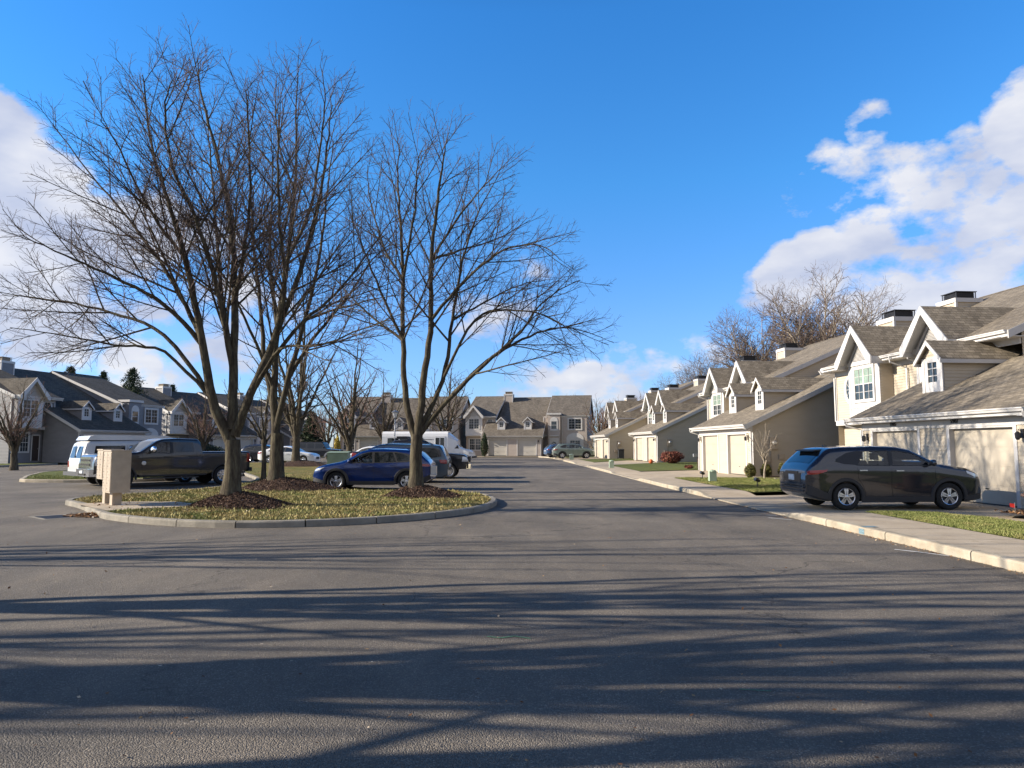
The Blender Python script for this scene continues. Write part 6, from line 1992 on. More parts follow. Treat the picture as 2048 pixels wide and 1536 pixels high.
# trees of the median and of the far car park
GI = 'bare trees of the grass median and the far car park'
vase_tree(41, 6.2, 1.9, .11, 5, 1.9, 'bare_tree', 'slim young bare tree between the two thick island trunks', (at(527, 944, 32).x, 32, .12), lv(.5, .3, .26, .8), GI)
tA = vase_tree(42, 13.5, 1.9, .30, 8, 4.6, 'bare_tree', 'many-stemmed bare tree rising from the mulch before the white sedan', (at(592, 917, 52).x, 52, zg(52) + .35), lv(.75, .42, .36, 1.25), GI, sides=(6, 3))
tB = vase_tree(43, 11.5, 1.5, .24, 7, 4.4, 'bare_tree', 'bare tree with steep stems behind the black pickup tail', (at(700, 905, 55).x, 55, zg(55)), lv(.75, .42, .36, 1.3), GI, twig='twig_red', sides=(6, 3))
vase_tree(44, 11.0, 1.8, .26, 7, 4.2, 'bare_tree', 'bare tree right of the lamp post behind the shuttle bus roof', (at(893, 905, 72).x, 72, zg(72)), lv(.8, .45, .4, 1.6), GI, sides=(6, 3))
t5 = copy_tree(tA); t5.location = (at(768, 900, 78).x, 78, zg(78)); t5.rotation_euler.z = 2.1; t5.scale = (.82, .82, .78); t5['label'] = 'far bare tree seen just left of the lamp post'
t6 = copy_tree(tB); t6.location = (at(655, 905, 84).x, 84, zg(84)); t6.rotation_euler.z = 1.0; t6.scale = (.9, .9, .85); t6['label'] = 'far bare tree before the yellow shrub and the white bay'
# ornamental trees
RB = lv(.34, .24, .2, .85, up=.05, ang=.9, ml=1.8, l2=.5)
redbud = vase_tree(51, 6.0, 1.0, .22, 8, 2.9, 'ornamental_tree', 'low spreading bare tree at the far left before the shaded house', (at(28, 925, 47).x, 47, zg(47) + .1), RB, 'small ornamental trees', twig='twig_red', sides=(6, 3))
o2 = copy_tree(redbud); o2.location = (at(405, 915, 66).x, 66, zg(66) + .1); o2.rotation_euler.z = 1.4; o2.scale = (1.15, 1.15, 1.1); o2['label'] = 'reddish ornamental tree behind the cab and bed of the large pickup'
o3 = copy_tree(redbud); o3.location = (at(1200, 918, 90).x, 90, zg(90) + .1); o3.rotation_euler.z = 2.6; o3.scale = (1.15, 1.15, 1.3); o3['label'] = 'bare ornamental tree between the end townhouse and the right row'
YT = lv(.22, .14, .10, .42, up=.05, ang=.65, ml=1.0, l2=.45)
vase_tree(52, 2.75, .85, .045, 7, .95, 'young_tree', 'small pale bare tree at the siding wall between round shrubs', (at(1529, 951, 33.6).x, 33.6, .16), YT, bark='bark_pale', twig='twig_far', sides=(6, 3))
vase_tree(53, 2.6, .55, .05, 7, .9, 'young_tree', 'small bare tree by the farthest garage of the right row', (at(1183, 916, 86).x, 86, zg(86) + .14), lv(.25, .2, .16, .8, up=.05, ang=.65, ml=1.0, l2=.45), bark='bark_pale', twig='twig_far', sides=(5, 3))
# tall trees beyond the right row
BG = 'tall bare trees behind the right row'
bg = vase_tree(61, 21.5, 4.5, .34, 12, 8.2, 'bare_tree', 'tall bare tree with a wide rounded crown behind the right townhouses', (at(1645, 800, 76).x, 76, .3), lv(.55, .33, .30, 2.5, l2=.58), BG, bark='bark_pale', twig='twig_far', sides=(5, 3))
def bgc(px, Y, s, rz, lab, sz=None):
    c = copy_tree(bg); c.location = (at(px, 800, Y).x, Y, zg(Y)); c.scale = (s, s, sz or s); c.rotation_euler.z = rz; c['label'] = lab
    return c
bgc(1530, 84, .88, 1.2, 'bare tree left of the tall round-crowned one behind the right row')
bgc(1425, 98, .70, 2.2, 'smaller bare tree behind the second chimney pair of the right row')
bgc(1378, 100, .62, 3.9, 'pale thin bare tree behind the farther gables of the right row')
bgc(1712, 84, .86, 5.5, 'bare tree just behind the ridge of the second townhouse, right of the round-crowned one')
bgc(1590, 96, .92, 4.6, 'bare tree behind the crown gap of the right row')

def leaf_cloud(seed, n, fn, size, name, m, parent=None, thick=1.0):
    """many small leaf-sized faces; fn(rnd) gives a point"""
    rnd = random.Random(seed)
    P = np.array([fn(rnd) for _ in range(n)])
    rs = np.random.RandomState(seed)
    A = rs.normal(size=(n, 3)); A /= np.linalg.norm(A, axis=1, keepdims=True)
    B = np.cross(A, rs.normal(size=(n, 3))); B /= np.linalg.norm(B, axis=1, keepdims=True)
    sA = (size * rs.uniform(.6, 1.3, n))[:, None]; sB = sA * .45 * thick
    V = np.stack([P - A * sA, P - B * sB, P + A * sA, P + B * sB], 1).reshape(-1, 3)
    me = bpy.data.meshes.new(name)
    me.vertices.add(len(V)); me.vertices.foreach_set('co', V.astype(np.float32).ravel())
    me.loops.add(n * 4); me.loops.foreach_set('vertex_index', np.arange(n * 4, dtype=np.int32))
    me.polygons.add(n); me.polygons.foreach_set('loop_start', (np.arange(n) * 4).astype(np.int32))
    me.update(calc_edges=True)
    me.materials.append(M[m])
    o = bpy.data.objects.new(name, me); COL.objects.link(o)
    if parent is not None:
        o.parent = parent; KIDS.setdefault(parent.name, []).append(o)
    return o
# rusty leaves still hanging low in the trees behind the right row
for (px, v, Y, s) in ((1480, 735, 82, 2.0), (1530, 730, 82, 1.6), (1460, 760, 86, 1.6)):
    pass
def conifer(name, label, loc, h, r, seed, n=5200, group='conifers'):
    E = empty(name, loc); tag(E, label, 'conifer', group)
    T = Tree(seed)
    T.big.append(([Vector((0, 0, -.2)), Vector((0, 0, h * .5)), Vector((0, 0, h))], [.12, .07, .015]))
    tips = []
    for k in range(int(h * 16)):
        t = k / (h * 16)
        z = h * (.08 + .92 * t)
        a = k * 2.4
        l = r * (1 - t) ** .8 * T.r.uniform(.65, 1.15) + .12
        d = Vector((math.cos(a), math.sin(a), .15 - .35 * (1 - t)))
        p = T.path(Vector((0, 0, z)), d, l, 4, .06, .07)
        T.big.append((p, [.02, .016, .012, .008, .004])); tips.append(p)
    me = T.mesh(T.big[:1], 'trunk', 6); me.materials.append(M['bark']); o = bpy.data.objects.new('trunk', me); COL.objects.link(o); o.parent = E; KIDS.setdefault(E.name, []).append(o)
    def fn(rnd):
        p = rnd.choice(tips)
        t = rnd.random() ** .7 * 4
        i = min(3, int(t))
        c = p[i].lerp(p[i + 1], t - i)
        return tuple(c + Vector((rnd.gauss(0, .07), rnd.gauss(0, .07), rnd.gauss(-.03, .07))) * (1 + r * .2))
    leaf_cloud(seed, int(n * 1.7), fn, .15, 'crown', 'needle', E, .6)
    return E
conifer('conifer', 'dark conifer peak beside the chimney at far left, first of three', (at(140, 760, 88).x, 88, .3), 11.2, 3.6, 71)
c2 = conifer('conifer', 'small conifer tip between the two larger ones above the left roof', (at(207, 760, 92).x, 92, .3), 11.0, 3.2, 72)
conifer('conifer', 'dark conifer right of the other two above the left roof', (at(265, 760, 86).x, 86, .3), 10.8, 4.0, 73)
conifer('conifer', 'faint conifer tip right of the second left chimney', (at(345, 780, 95).x, 95, .3), 9.6, 2.6, 74, 3500)
conifer('conifer', 'full dark conifer standing at the far parking lot before the grey end wall', (at(622, 905, 88).x, 88, .3), 5.6, 1.9, 75, 7000)

def shrub(name, label, loc, rx, rz, m, n, size, seed, group='shrubs', cat='shrub', cone=0.0):
    E = empty(name, loc); tag(E, label, cat, group)
    def fn(rnd):
        while True:
            x, y, z = rnd.uniform(-1, 1), rnd.uniform(-1, 1), rnd.uniform(-1, 1)
            d = math.sqrt(x * x + y * y + z * z)
            if .5 < d < 1: break
        k = 1 + .10 * math.sin(5 * x + 3 * z + seed) + rnd.gauss(0, .035)
        w = 1 - cone * (z + 1) / 2
        return (x * rx * k * w, y * rx * k * w, rz + z * rz * k)
    leaf_cloud(seed, n, fn, size, 'foliage', m, E)
    mb = MB(); mb.lathe([(rx * .1, -.1), (rx * .55, rz * .5), (rx * .66 * (1 - cone * .4), rz), (rx * .5 * (1 - cone * .7), rz * 1.5), (.01, rz * 1.75)], 12, 'z'); mb.build('stem', 'bark', E, smooth=True)
    return E
for i, (px, v, Y, lab) in enumerate(((1501, 951, 34.6, 'round clipped shrub at the corner of the second garage'), (1533, 951, 34.7, 'round clipped shrub behind the small pale tree trunk'), (1568, 948, 34.9, 'yellowish round shrub just above the parked SUV tail'))):
    shrub('round_shrub', lab, (at(px, v, Y).x, Y, .15), .27 if i < 2 else .28, .34 if i < 2 else .36, 'boxwood', 2600, .035, 81 + i)
shrub('red_shrub', 'dark red clipped shrub before the third siding wall', (at(1343, 928, 58).x, 58, .28), .95, .50, 'redshrub', 3600, .06, 84)
shrub('low_shrub', 'low brown shrub left of the second garage', (at(1378, 935, 46).x, 46, .22), .3, .12, 'redshrub', 500, .05, 85)
shrub('yellow_shrub', 'tall bright yellow shrub beside the white corner post', (at(674, 905, 93).x, 93, .35), .55, 1.35, 'yellow', 1600, .10, 86, cone=.5)
shrub('evergreen_shrub', 'dark evergreen shrub left of the end garage', (at(969, 912, 93).x, 93, .35), .62, 1.5, 'needle', 2600, .09, 87, cone=.45)
shrub('evergreen_shrub', 'dark hedge shrub under the reddish tree behind the pickup', (at(412, 912, 69).x, 69, .3), 1.9, .8, 'needle', 2600, .09, 88)

# the wood on the skyline, far beyond the houses
def far_wood():
    T = Tree(91)
    P = {2: dict(gap=1.9, ang=.7, len=.45, min=1.0, max=5, rad=.07, lref=3.5, n=4, wander=.12, up=.06, tip=.03, big=False, lift=.1),
         3: dict(gap=.8, ang=.7, len=.4, min=.7, max=2.4, rad=.035, lref=1.2, n=2, wander=.15, up=.06, tip=.022, big=False)}
    rnd = random.Random(92)
    spots = []
    for px in np.arange(1060, 1480, 8.0): spots.append((px + rnd.uniform(-5, 5), rnd.uniform(150, 185), rnd.uniform(10, 13) * (1.12 if px > 1240 else 1.0)))
    for px in np.arange(-60, 700, 22.0): spots.append((px + rnd.uniform(-9, 9), rnd.uniform(135, 170), rnd.uniform(8.5, 11)))
    for px in np.arange(1300, 2100, 22.0): spots.append((px + rnd.uniform(-9, 9), rnd.uniform(120, 150), rnd.uniform(8, 11)))
    for (px, Y, H) in spots:
        b = at(px, 880, Y)
        for k in range(4):
            az = rnd.uniform(0, 6.28); o = Vector((math.cos(az), math.sin(az), 0)) * rnd.uniform(.5, 2.8)
            p0 = Vector((b.x, b.y, .2))
            c = [p0, p0 + o * .3 + Vector((0, 0, H * .4)), p0 + o * .7 + Vector((0, 0, H * .7)), p0 + o + Vector((0, 0, H * rnd.uniform(.85, 1)))]
            ra = [.16, .11, .07, .03]
            T.fine.append((c, ra)); T.clothe(c, ra, P, 2, .3)
    me = T.mesh(T.fine, 'far_wood', 3); me.materials.append(M['twig_far'])
    o = bpy.data.objects.new('far_wood', me); COL.objects.link(o)
    tag(o, 'bare winter wood along the skyline beyond the houses', 'wood', kind='stuff')
far_wood()
def fill_hedge(name, label, c0, c1, h, m, n, seed, sz=.16):
    def fn(rnd):
        t = rnd.random()
        x = c0[0] + (c1[0] - c0[0]) * t + rnd.gauss(0, .8); y = c0[1] + (c1[1] - c0[1]) * t + rnd.gauss(0, .9)
        hh = h * (.7 + .3 * math.sin(t * 19 + seed) * math.sin(t * 7))
        return (x, y, .2 + hh * rnd.random() ** .8)
    o = leaf_cloud(seed, n, fn, sz, name, m)
    tag(o, label, 'thicket', kind='stuff')
fill_hedge('thicket', 'thicket of rusty and ochre leaves beyond the end of the road', (13.5, 108), (25, 112), 6.8, 'oak', 6500, 95)
fill_hedge('thicket', 'rusty leaves low behind the right row of roofs', (at(1400, 760, 92).x, 92), (at(1560, 760, 80).x, 78), 9.3, 'oak', 3600, 96)

# trees that stand to the left of the picture and throw the long shadows on the road in front
OFF = 'bare trees left of the view whose shadows cross the road'
S1 = {2: dict(LIN[2], gap=1.0, max=2.6, rad=.045, ang=.62, wander=.06, len=.45, min=.9, lref=1.8, tip=.012), 3: dict(LIN[3], gap=1.2, rad=.018, n=5, len=.42, min=.35)}
def kerb_tree(seed, loc, limbs, label, r0=.22, more=5, ra=.10):
    T = Tree(seed)
    limbs = limbs + [(T.r.uniform(1.9, 2.3), T.r.uniform(-1.2, .9), T.r.uniform(-2.6, 2.6), T.r.uniform(9, 12), ra * T.r.uniform(.65, 1.1), T.r.uniform(-.6, .6)) for _ in range(more)]
    tp = curve_through([Vector((0, 0, -.2)), Vector((0, .02, 1.0)), Vector((0, 0, 2.1))], 4)
    T.big.append((tp, [r0 * (1 + .3 * math.exp(-max(0, p.z) / .25)) for p in tp]))
    for (z0, dx, dy, z1, ra, bow) in limbs:
        c = curve_through([Vector((0, 0, z0)), Vector((dx * .18, dy * .22 + bow * .5, z0 + (z1 - z0) * .22)), Vector((dx * .5, dy * .55 + bow, z0 + (z1 - z0) * .55)), Vector((dx, dy, z1))], 6)
        for i in range(3, len(c)): c[i] = c[i] + T.vec() * .05
        n = len(c)
        rad = [max(.02, ra * (1 - i / (n - 1)) ** .7) for i in range(n)]
        T.big.append((c, rad)); T.clothe(c, rad, S1, 2, .22)
    E = empty('roadside_tree', loc); tag(E, label, 'tree', OFF)
    for nm, ls, m, k in (('trunk', T.big, 'bark', 8), ('crown', T.fine, 'twig', 3)):
        me = T.mesh(ls, nm, k); me.materials.append(M[m])
        o = bpy.data.objects.new(nm, me); COL.objects.link(o); o.parent = E; KIDS.setdefault(E.name, []).append(o)
    return E
kerb_tree(201, (-12.6, 7.15, .1), [(2.0, .2, .15, 13, .17, .05), (2.0, 1.2, 2.3, 10.5, .10, .2), (2.1, -1.0, -1.9, 11, .11, -.1), (1.9, .8, -1.2, 9.5, .08, .3), (2.0, -.8, 1.4, 11, .09, -.2)], 'bare tree left of the view, third along the kerb', more=3, ra=.08)
kerb_tree(202, (-11.4, 4.75, .1), [(2.0, -.3, -.3, 13, .19, .1), (2.0, 1.0, 2.2, 11.5, .11, -.2), (2.0, .6, 1.3, 12, .12, .35), (1.8, .9, -1.5, 11, .12, .1), (2.0, -1.2, -.9, 12, .12, -.35)], 'bare tree left of the view, second nearest, along the kerb', more=3, ra=.12)
kerb_tree(203, (-10.6, 2.9, .1), [(2.0, .2, .4, 12, .19, -.1), (2.0, .5, 1.7, 11, .13, .1), (2.0, -.5, -1.4, 11, .13, 0), (2.0, 0, 1.1, 12, .15, .5)], 'bare tree left of the view, nearest the camera side', more=3, ra=.12)
kerb_tree(204, (-21, 9.9, .1), [(2.0, .2, -.2, 12.5, .15, .1), (2.0, 1.0, 1.9, 10, .09, .1), (2.0, -.8, -1.6, 10, .10, .2), (2.0, .6, .9, 11, .08, -.2)], 'bare tree left of the view, farthest back from the road')
kerb_tree(205, (-19.0, 5.6, .1), [(2.0, .2, -.2, 13, .12, .1)], 'bare tree left of the view, behind the second nearest', more=3, ra=.10)
kerb_tree(206, (-20.5, 3.4, .1), [(2.0, .2, .2, 13, .13, .1)], 'bare tree left of the view, behind the nearest', more=2, ra=.11)
# ------------------------------------------------------------------ smaller things
def quads(name, C3, A, B, m, parent=None, label=None, cat=None, kind=None):
    n = len(C3)
    V = np.stack([C3 - A, C3 - B, C3 + A, C3 + B], 1).reshape(-1, 3)
    me = bpy.data.meshes.new(name)
    me.vertices.add(n * 4); me.vertices.foreach_set('co', V.astype(np.float32).ravel())
    me.loops.add(n * 4); me.loops.foreach_set('vertex_index', np.arange(n * 4, dtype=np.int32))
    me.polygons.add(n); me.polygons.foreach_set('loop_start', (np.arange(n) * 4).astype(np.int32))
    me.update(calc_edges=True); me.materials.append(M[m])
    o = bpy.data.objects.new(name, me); COL.objects.link(o)
    if parent is not None: o.parent = parent
    return tag(o, label, cat, None, kind)

def mound(loc, rx, ry, h, label, seed, skew=.25, n=5200):
    E = empty('mulch_mound', loc); tag(E, label, 'mulch', 'mulch mounds round the trunks')
    rs = np.random.RandomState(seed)
    N, K = 40, 14
    ph = rs.uniform(0, 6.28, 4)
    def edge(a): return 1 + .09 * np.sin(2 * a + ph[0]) + .06 * np.sin(3 * a + ph[1]) + .04 * np.sin(7 * a + ph[2])
    def hz(t, a): return h * np.clip(1 - t ** 1.7, 0, 1) ** 1.15 * (1 + .06 * np.sin(5 * a + ph[3]))
    def P(t, a):
        r = t * edge(a)
        return np.stack([r * rx * np.cos(a) + skew * rx * t * t * .5, r * ry * np.sin(a), hz(t, a)], -1)
    mb = MB()
    for k in range(K):
        for j in range(N):
            t0, t1 = k / K, (k + 1) / K
            a0, a1 = 2 * math.pi * j / N, 2 * math.pi * (j + 1) / N
            f = [tuple(P(t0, np.float64(a0))), tuple(P(t1, np.float64(a0))), tuple(P(t1, np.float64(a1))), tuple(P(t0, np.float64(a1)))]
            mb.face(f if k else f[1:])
    mb.build('soil', 'mulch', E, smooth=True, recalc=True)
    t = rs.uniform(0, 1, n) ** .55 * 1.08; a = rs.uniform(0, 6.28, n)
    C3 = P(np.minimum(t, 1.15), a); C3[:, 2] = np.maximum(C3[:, 2], 0) + rs.uniform(0, .025, n)
    A = rs.normal(size=(n, 3)); A /= np.linalg.norm(A, axis=1, keepdims=True)
    B = np.cross(A, rs.normal(size=(n, 3))); B /= np.linalg.norm(B, axis=1, keepdims=True)
    quads('chips', C3, A * rs.uniform(.015, .045, n)[:, None], B * rs.uniform(.006, .014, n)[:, None], 'chips', E)
    return E
mound((b1[0] + .15, b1[1], .12), 1.30, 1.15, .36, 'mulch mound at the foot of the nearest left tree', 1, .3, 8000)
mound((b2[0] + .25, b2[1], .12), 1.85, 1.4, .42, 'long mulch mound at the foot of the tall tree behind', 2, .3, 8000)
mound((b3[0] + .1, b3[1], .12), 1.30, 1.1, .34, 'mulch mound at the foot of the right island tree', 3, .3, 6500)
mound((at(592, 917, 52).x + .4, 52, zg(52) + .12), 2.2, 1.6, .40, 'mulch mound at the many-stemmed tree before the white sedan', 4, .3, 2500)

def inside(poly, x, y):
    c = np.zeros(len(x), bool)
    n = len(poly)
    for i in range(n):
        (x1, y1), (x2, y2) = poly[i], poly[(i + 1) % n]
        if y1 == y2: continue
        k = ((y1 > y) != (y2 > y)) & (x < (x2 - x1) * (y - y1) / (y2 - y1) + x1)
        c ^= k
    return c
PAD = [(-11.55, 18.95), (-9.55, 16.95), (-7.9, 18.5), (-9.2, 19.7), (-10.6, 19.7)]
def blades(name, label, poly, n, z, m, seed, hh=.055, ww=.011, ymax=None):
    rs = np.random.RandomState(seed)
    xs = [p[0] for p in poly]; ys = [p[1] for p in poly]
    y1 = min(max(ys), ymax or 999)
    x = rs.uniform(min(xs), max(xs), n * 3); y = rs.uniform(min(ys), y1, n * 3)
    k = inside(poly, x, y) & ~inside(PAD, x, y); x, y = x[k][:n], y[k][:n]
    n = len(x)
    dn = np.sin(x * 2.3 + np.sin(y * 1.7)) * np.cos(y * 2.9 + x) * .5 + .5
    h = hh * rs.uniform(.4, 1.3, n) * (.6 + .7 * dn)
    a = rs.uniform(0, 6.28, n); ln = rs.normal(0, .45, (n, 2)) * h[:, None]
    b0 = np.stack([x, y, np.full(n, z)], 1)
    w = np.stack([np.cos(a), np.sin(a), np.zeros(n)], 1) * ww * rs.uniform(.7, 1.6, n)[:, None]
    tp = b0 + np.concatenate([ln, h[:, None]], 1)
    V = np.stack([b0 - w, b0 + w, tp], 1).reshape(-1, 3)
    me = bpy.data.meshes.new(name)
    me.vertices.add(n * 3); me.vertices.foreach_set('co', V.astype(np.float32).ravel())
    me.loops.add(n * 3); me.loops.foreach_set('vertex_index', np.arange(n * 3, dtype=np.int32))
    me.polygons.add(n); me.polygons.foreach_set('loop_start', (np.arange(n) * 3).astype(np.int32))
    me.update(calc_edges=True); me.materials.append(M[m])
    o = bpy.data.objects.new(name, me); COL.objects.link(o)
    tag(o, label, 'grass', kind='stuff')
isl_in = inset(isl, .22)
blades('grass', 'patchy winter grass on the near island', isl_in, 230000, .12, 'blade_dry', 1, hh=.042, ww=.009, ymax=29)
blades('grass', 'winter grass on the median behind the island', isl_in, 40000, .13, 'blade_dry', 2, hh=.07, ww=.02)
blades('grass', 'green grass strip beside the nearest pavement', [(KX(5) + 1.72, 5), (10.36, 5), (10.26, 14.02), (9.86, 16.5), (KX(16.6) + 1.72, 16.7)], 110000, .135, 'blade_green', 3, hh=.038, ww=.009)
blades('grass', 'green lawn behind the parked dark SUV', [(KX(24) + 1.72, 23.8), (9.6, 24.4), (12.4, 26.5), (16.5, 26.5), (16.5, 34.9), (12.3, 34.5), (KX(34) + 1.72, 34.2)], 90000, .15, 'blade_green', 4, hh=.045, ww=.013)
blades('grass', 'green grass on the small left island', [(x, y) for x, y in inset(isl2, .2)], 26000, .13, 'blade_green', 5, hh=.06, ww=.02)

# fallen leaves
rs = np.random.RandomState(7)
def leaves(name, label, pts, s, seed):
    rs = np.random.RandomState(seed); n = len(pts)
    A = rs.normal(size=(n, 3)) * [1, 1, .25]; A /= np.linalg.norm(A, axis=1, keepdims=True)
    B = np.cross(A, np.array([0, 0, 1.0]) + rs.normal(size=(n, 3)) * .3); B /= np.linalg.norm(B, axis=1, keepdims=True)
    k = rs.uniform(.6, 1.4, n)[:, None] * s
    quads(name, pts, A * k, B * k * .6, 'leaf', None, label, 'leaves', 'stuff')
x = rs.uniform(-12.5, -.5, 2400); y = rs.uniform(14.8, 27, 2400); k = inside(isl_in, x, y)
leaves('fallen_leaves', 'brown leaves scattered through the island grass', np.stack([x[k], y[k], np.full(k.sum(), .155)], 1), .03, 8)
n = 420; yy = 2.5 + 16 * rs.uniform(0, 1, n) ** 1.2; xx = rs.uniform(-.75, .62, n) * yy
kk = (xx < KX(yy) - .1) & ~inside(inset(isl, -.05), xx, yy)
leaves('fallen_leaves', 'a few dry leaves and bits scattered over the road', np.stack([xx[kk], yy[kk], np.full(kk.sum(), .014)], 1), .016, 9)
n = 900; a = rs.uniform(0, 6.28, n); r_ = rs.uniform(0, 1, n) ** .7
px_, py_ = -9.85 + r_ * np.cos(a) * .75 - .18 * 0, 17.0 + r_ * np.sin(a) * .35
px_ = px_ - (py_ - 17) * 1.0
kk = ~inside(inset(isl, -.02), px_, py_)
leaves('fallen_leaves', 'heap of brown leaves in the gutter by the storm drain', np.stack([px_[kk], py_[kk], .02 + .07 * (1 - r_[kk])], 1), .04, 10)
n = 500; yy = rs.uniform(9, 24, n); leaves('fallen_leaves', 'thin line of dirt and leaf bits along the right kerb', np.stack([KX(yy) - np.abs(rs.normal(0, .10, n)) - .01, yy, np.full(n, .012)], 1), .018, 11)

# mailboxes on the island
MBX = empty('mailbox_unit', (0, 0, 0))
def mailbox(label, corner, z0, z1, wd, seed, rows):
    U = Vector((-.67, .742, 0)).normalized(); N = Vector((-.742, -.67, 0)).normalized()
    O = Vector((corner[0], corner[1], 0))
    E = empty('mailbox_unit', (O + U * wd / 2 - N * .2)); tag(E, label, 'mailbox', 'tan cluster mailboxes')
    rz = math.atan2(U.y, U.x)
    E.rotation_euler.z = rz; E.location.z = .13
    d = .46
    fr = Fr((-wd / 2, d / 2 - .03, 0), Xv, Yv)
    # in this frame +x runs along the doors away from the camera, +y is the door side
    m = MB(); m.box(-wd / 2, wd / 2, -d / 2, d / 2, z0, z1); m.box(-wd / 2 - .015, wd / 2 + .015, -d / 2 - .015, d / 2 + .02, z1, z1 + .03)
    bmb = m.build('cabinet', 'tan_metal', E)
    for c in range(2):
        for r_ in range(rows):
            k = MB(); h = (z1 - z0 - .06) / rows
            k.box(-wd / 2 + .02 + c * (wd - .02) / 2, -wd / 2 + c * (wd - .02) / 2 + (wd - .02) / 2, d / 2, d / 2 + .009, z0 + .03 + r_ * h + .006, z0 + .03 + (r_ + 1) * h - .006)
            dd = k.build('mail_door', 'tan_metal', E)
            q = MB(); cx = -wd / 2 + (c + .78) * (wd - .02) / 2; cz = z0 + .03 + (r_ + .5) * h
            q.box(cx - .012, cx + .012, d / 2 + .009, d / 2 + .014, cz - .012, cz + .012); q.build('lock', 'black', dd)
    p = MB(); p.box(-.13, .13, -.11, .11, 0, z0); p.box(-.24, .24, -.2, .2, -.02, .02); p.build('pedestal', 'tan_metal', E)
    return E
bpy.data.objects.remove(MBX)
mailbox('taller near cluster mailbox on the island, deep tan cabinet', (-10.15, 18.15), .34, 1.40, .78, 1, 7)
mailbox('second cluster mailbox just behind the nearer one, shorter cabinet', (-10.72, 18.78), .66, 1.42, .62, 2, 5)
sheet('pad', [PAD], .146, 'concrete')
# storm drain
E = empty('storm_drain', (-10.75, 16.9, 0), R(-40)); tag(E, 'storm drain grate with a pale frame in the road by the mailboxes', 'drain')
m = MB()
for (a, b_, c, d) in ((-.55, -.45, -.38, .38), (.45, .55, -.38, .38), (-.45, .45, -.38, -.30), (-.45, .45, .30, .38)): m.box(a, b_, c, d, -.03, .005)
m.build('frame', 'kerb_grey', E)
m = MB(); m.box(-.45, .45, -.30, .30, -.04, .002, 1)
for k in range(11): m.box(-.43 + k * .083, -.39 + k * .083, -.30, .30, .002, .006, 0)
m.build('grate', ['black', 'dark'], E)

# bird nest high in the left tree
T = Tree(5); c0 = at(383, 440, Y1 - .4)
for k in range(230):
    a = T.r.uniform(0, 6.28); r_ = T.r.uniform(.06, .25)
    p = Vector((math.cos(a) * r_, math.sin(a) * r_, T.r.uniform(-.14, .16) - (.34 - r_) * .25)); d = Vector((-math.sin(a), math.cos(a), T.r.uniform(-.3, .3))) + T.vec() * .5
    T.fine.append((T.path(p, d, T.r.uniform(.2, .5), 3, .2, 0), [.006, .006, .005, .004]))
me = T.mesh(T.fine, 'bird_nest', 3); me.materials.append(M['twig']); o = bpy.data.objects.new('bird_nest', me); COL.objects.link(o); o.location = c0
tag(o, 'twiggy bird nest wedged high in the left island tree', 'nest')

# green utility box beyond the blue car
E = empty('utility_box', (at(678, 905, 45).x, 45, zg(45) + .12), R(4)); tag(E, 'green utility transformer box left of the black pickup tail', 'utility box')
m = MB(); m.box(-.62, .62, -.6, .6, .08, 1.02); m.prism([(-.66, -.64, 1.02), (.66, -.64, 1.02), (.66, .62, 1.10), (-.66, .62, 1.10)], (0, 0, .05)); m.build('cabinet', 'box_green', E)
m = MB(); m.box(-.6, -.01, -.625, -.6, .12, .98); m.box(.01, .6, -.625, -.6, .12, .98); m.build('door', 'box_green', E)
m = MB(); m.box(-.75, .75, -.75, .75, -.1, .08); m.build('plinth', 'concrete', E)

def lamp_post(loc, h, label, m='grey_metal'):
    E = empty('street_lamp', loc); tag(E, label, 'street lamp', 'lantern street lamps')
    k = MB(); k.tube([(0, 0, -.1), (0, 0, .5)], .085, 10); k.tube([(0, 0, .5), (0, 0, h - .55)], [.06, .045], 10); k.build('pole', m, E, smooth=True)
    k = MB(); k.lathe([(.05, h - .56), (.12, h - .52), (.13, h - .48)], 8, 'z'); k.lathe([(.26, h - .12), (.28, h - .08), (.16, h), (.03, h + .08), (.01, h + .14)], 8, 'z'); k.build('cap', m, E)
    k = MB(); k.lathe([(.12, h - .48), (.20, h - .12)], 8, 'z'); k.build('lantern', 'lamp_clear', E)
lamp_post((at(789, 900, 55).x, 55, zg(55)), 4.25, 'lantern street lamp rising behind the minivan before the shuttle bus')
lamp_post((at(667, 900, 85).x, 85, zg(85)), 4.6, 'thin pale street lamp before the grey end wall', 'galv')

def pedestal(px, v, Y, label, w=.15, h=.50):
    E = empty('utility_pedestal', (at(px, v, Y).x, Y, zg(Y) + .13)); tag(E, label, 'utility pedestal', 'pale green pedestals in the lawns')
    k = MB(); k.prism([(-w, -w * .8, 0), (w, -w * .8, 0), (w, w * .8, 0), (-w, w * .8, 0)], (0, 0, h * .92)); k.build('post', 'box_pale', E)
    k = MB(); k.lathe([(w * 1.12, h * .86), (w * 1.12, h * .92), (w * .95, h), (.01, h + .03)], 10, 'z'); k.build('lid', 'box_pale', E)
pedestal(1425, 962, 30.9, 'pale green pedestal on the second lawn')
pedestal(1223, 935, 47.5, 'pale green pedestal on the third lawn, far beyond the first')
pedestal(1143, 920, 71, 'pale green pedestal beside the silver-green SUV', .2, .55)
def spot(px, v, Y, label):
    E = empty('garden_spotlight', (at(px, v, Y).x, Y, zg(Y) + .14), R(200)); tag(E, label, 'spotlight', 'black garden spotlights')
    k = MB(); k.tube([(0, 0, -.05), (0, 0, .22)], .018, 6); k.build('stake', 'black', E)
    k = MB(); k.tube([(-.10, 0, .24), (.10, 0, .32)], [.055, .075], 10); k.box(-.06, .06, -.09, .09, .33, .35); k.build('head', 'black', E)
spot(1405, 957, 33, 'black garden spotlight left of the pale green pedestal')
spot(1515, 974, 26.5, 'black garden spotlight nearest the dark SUV tail')
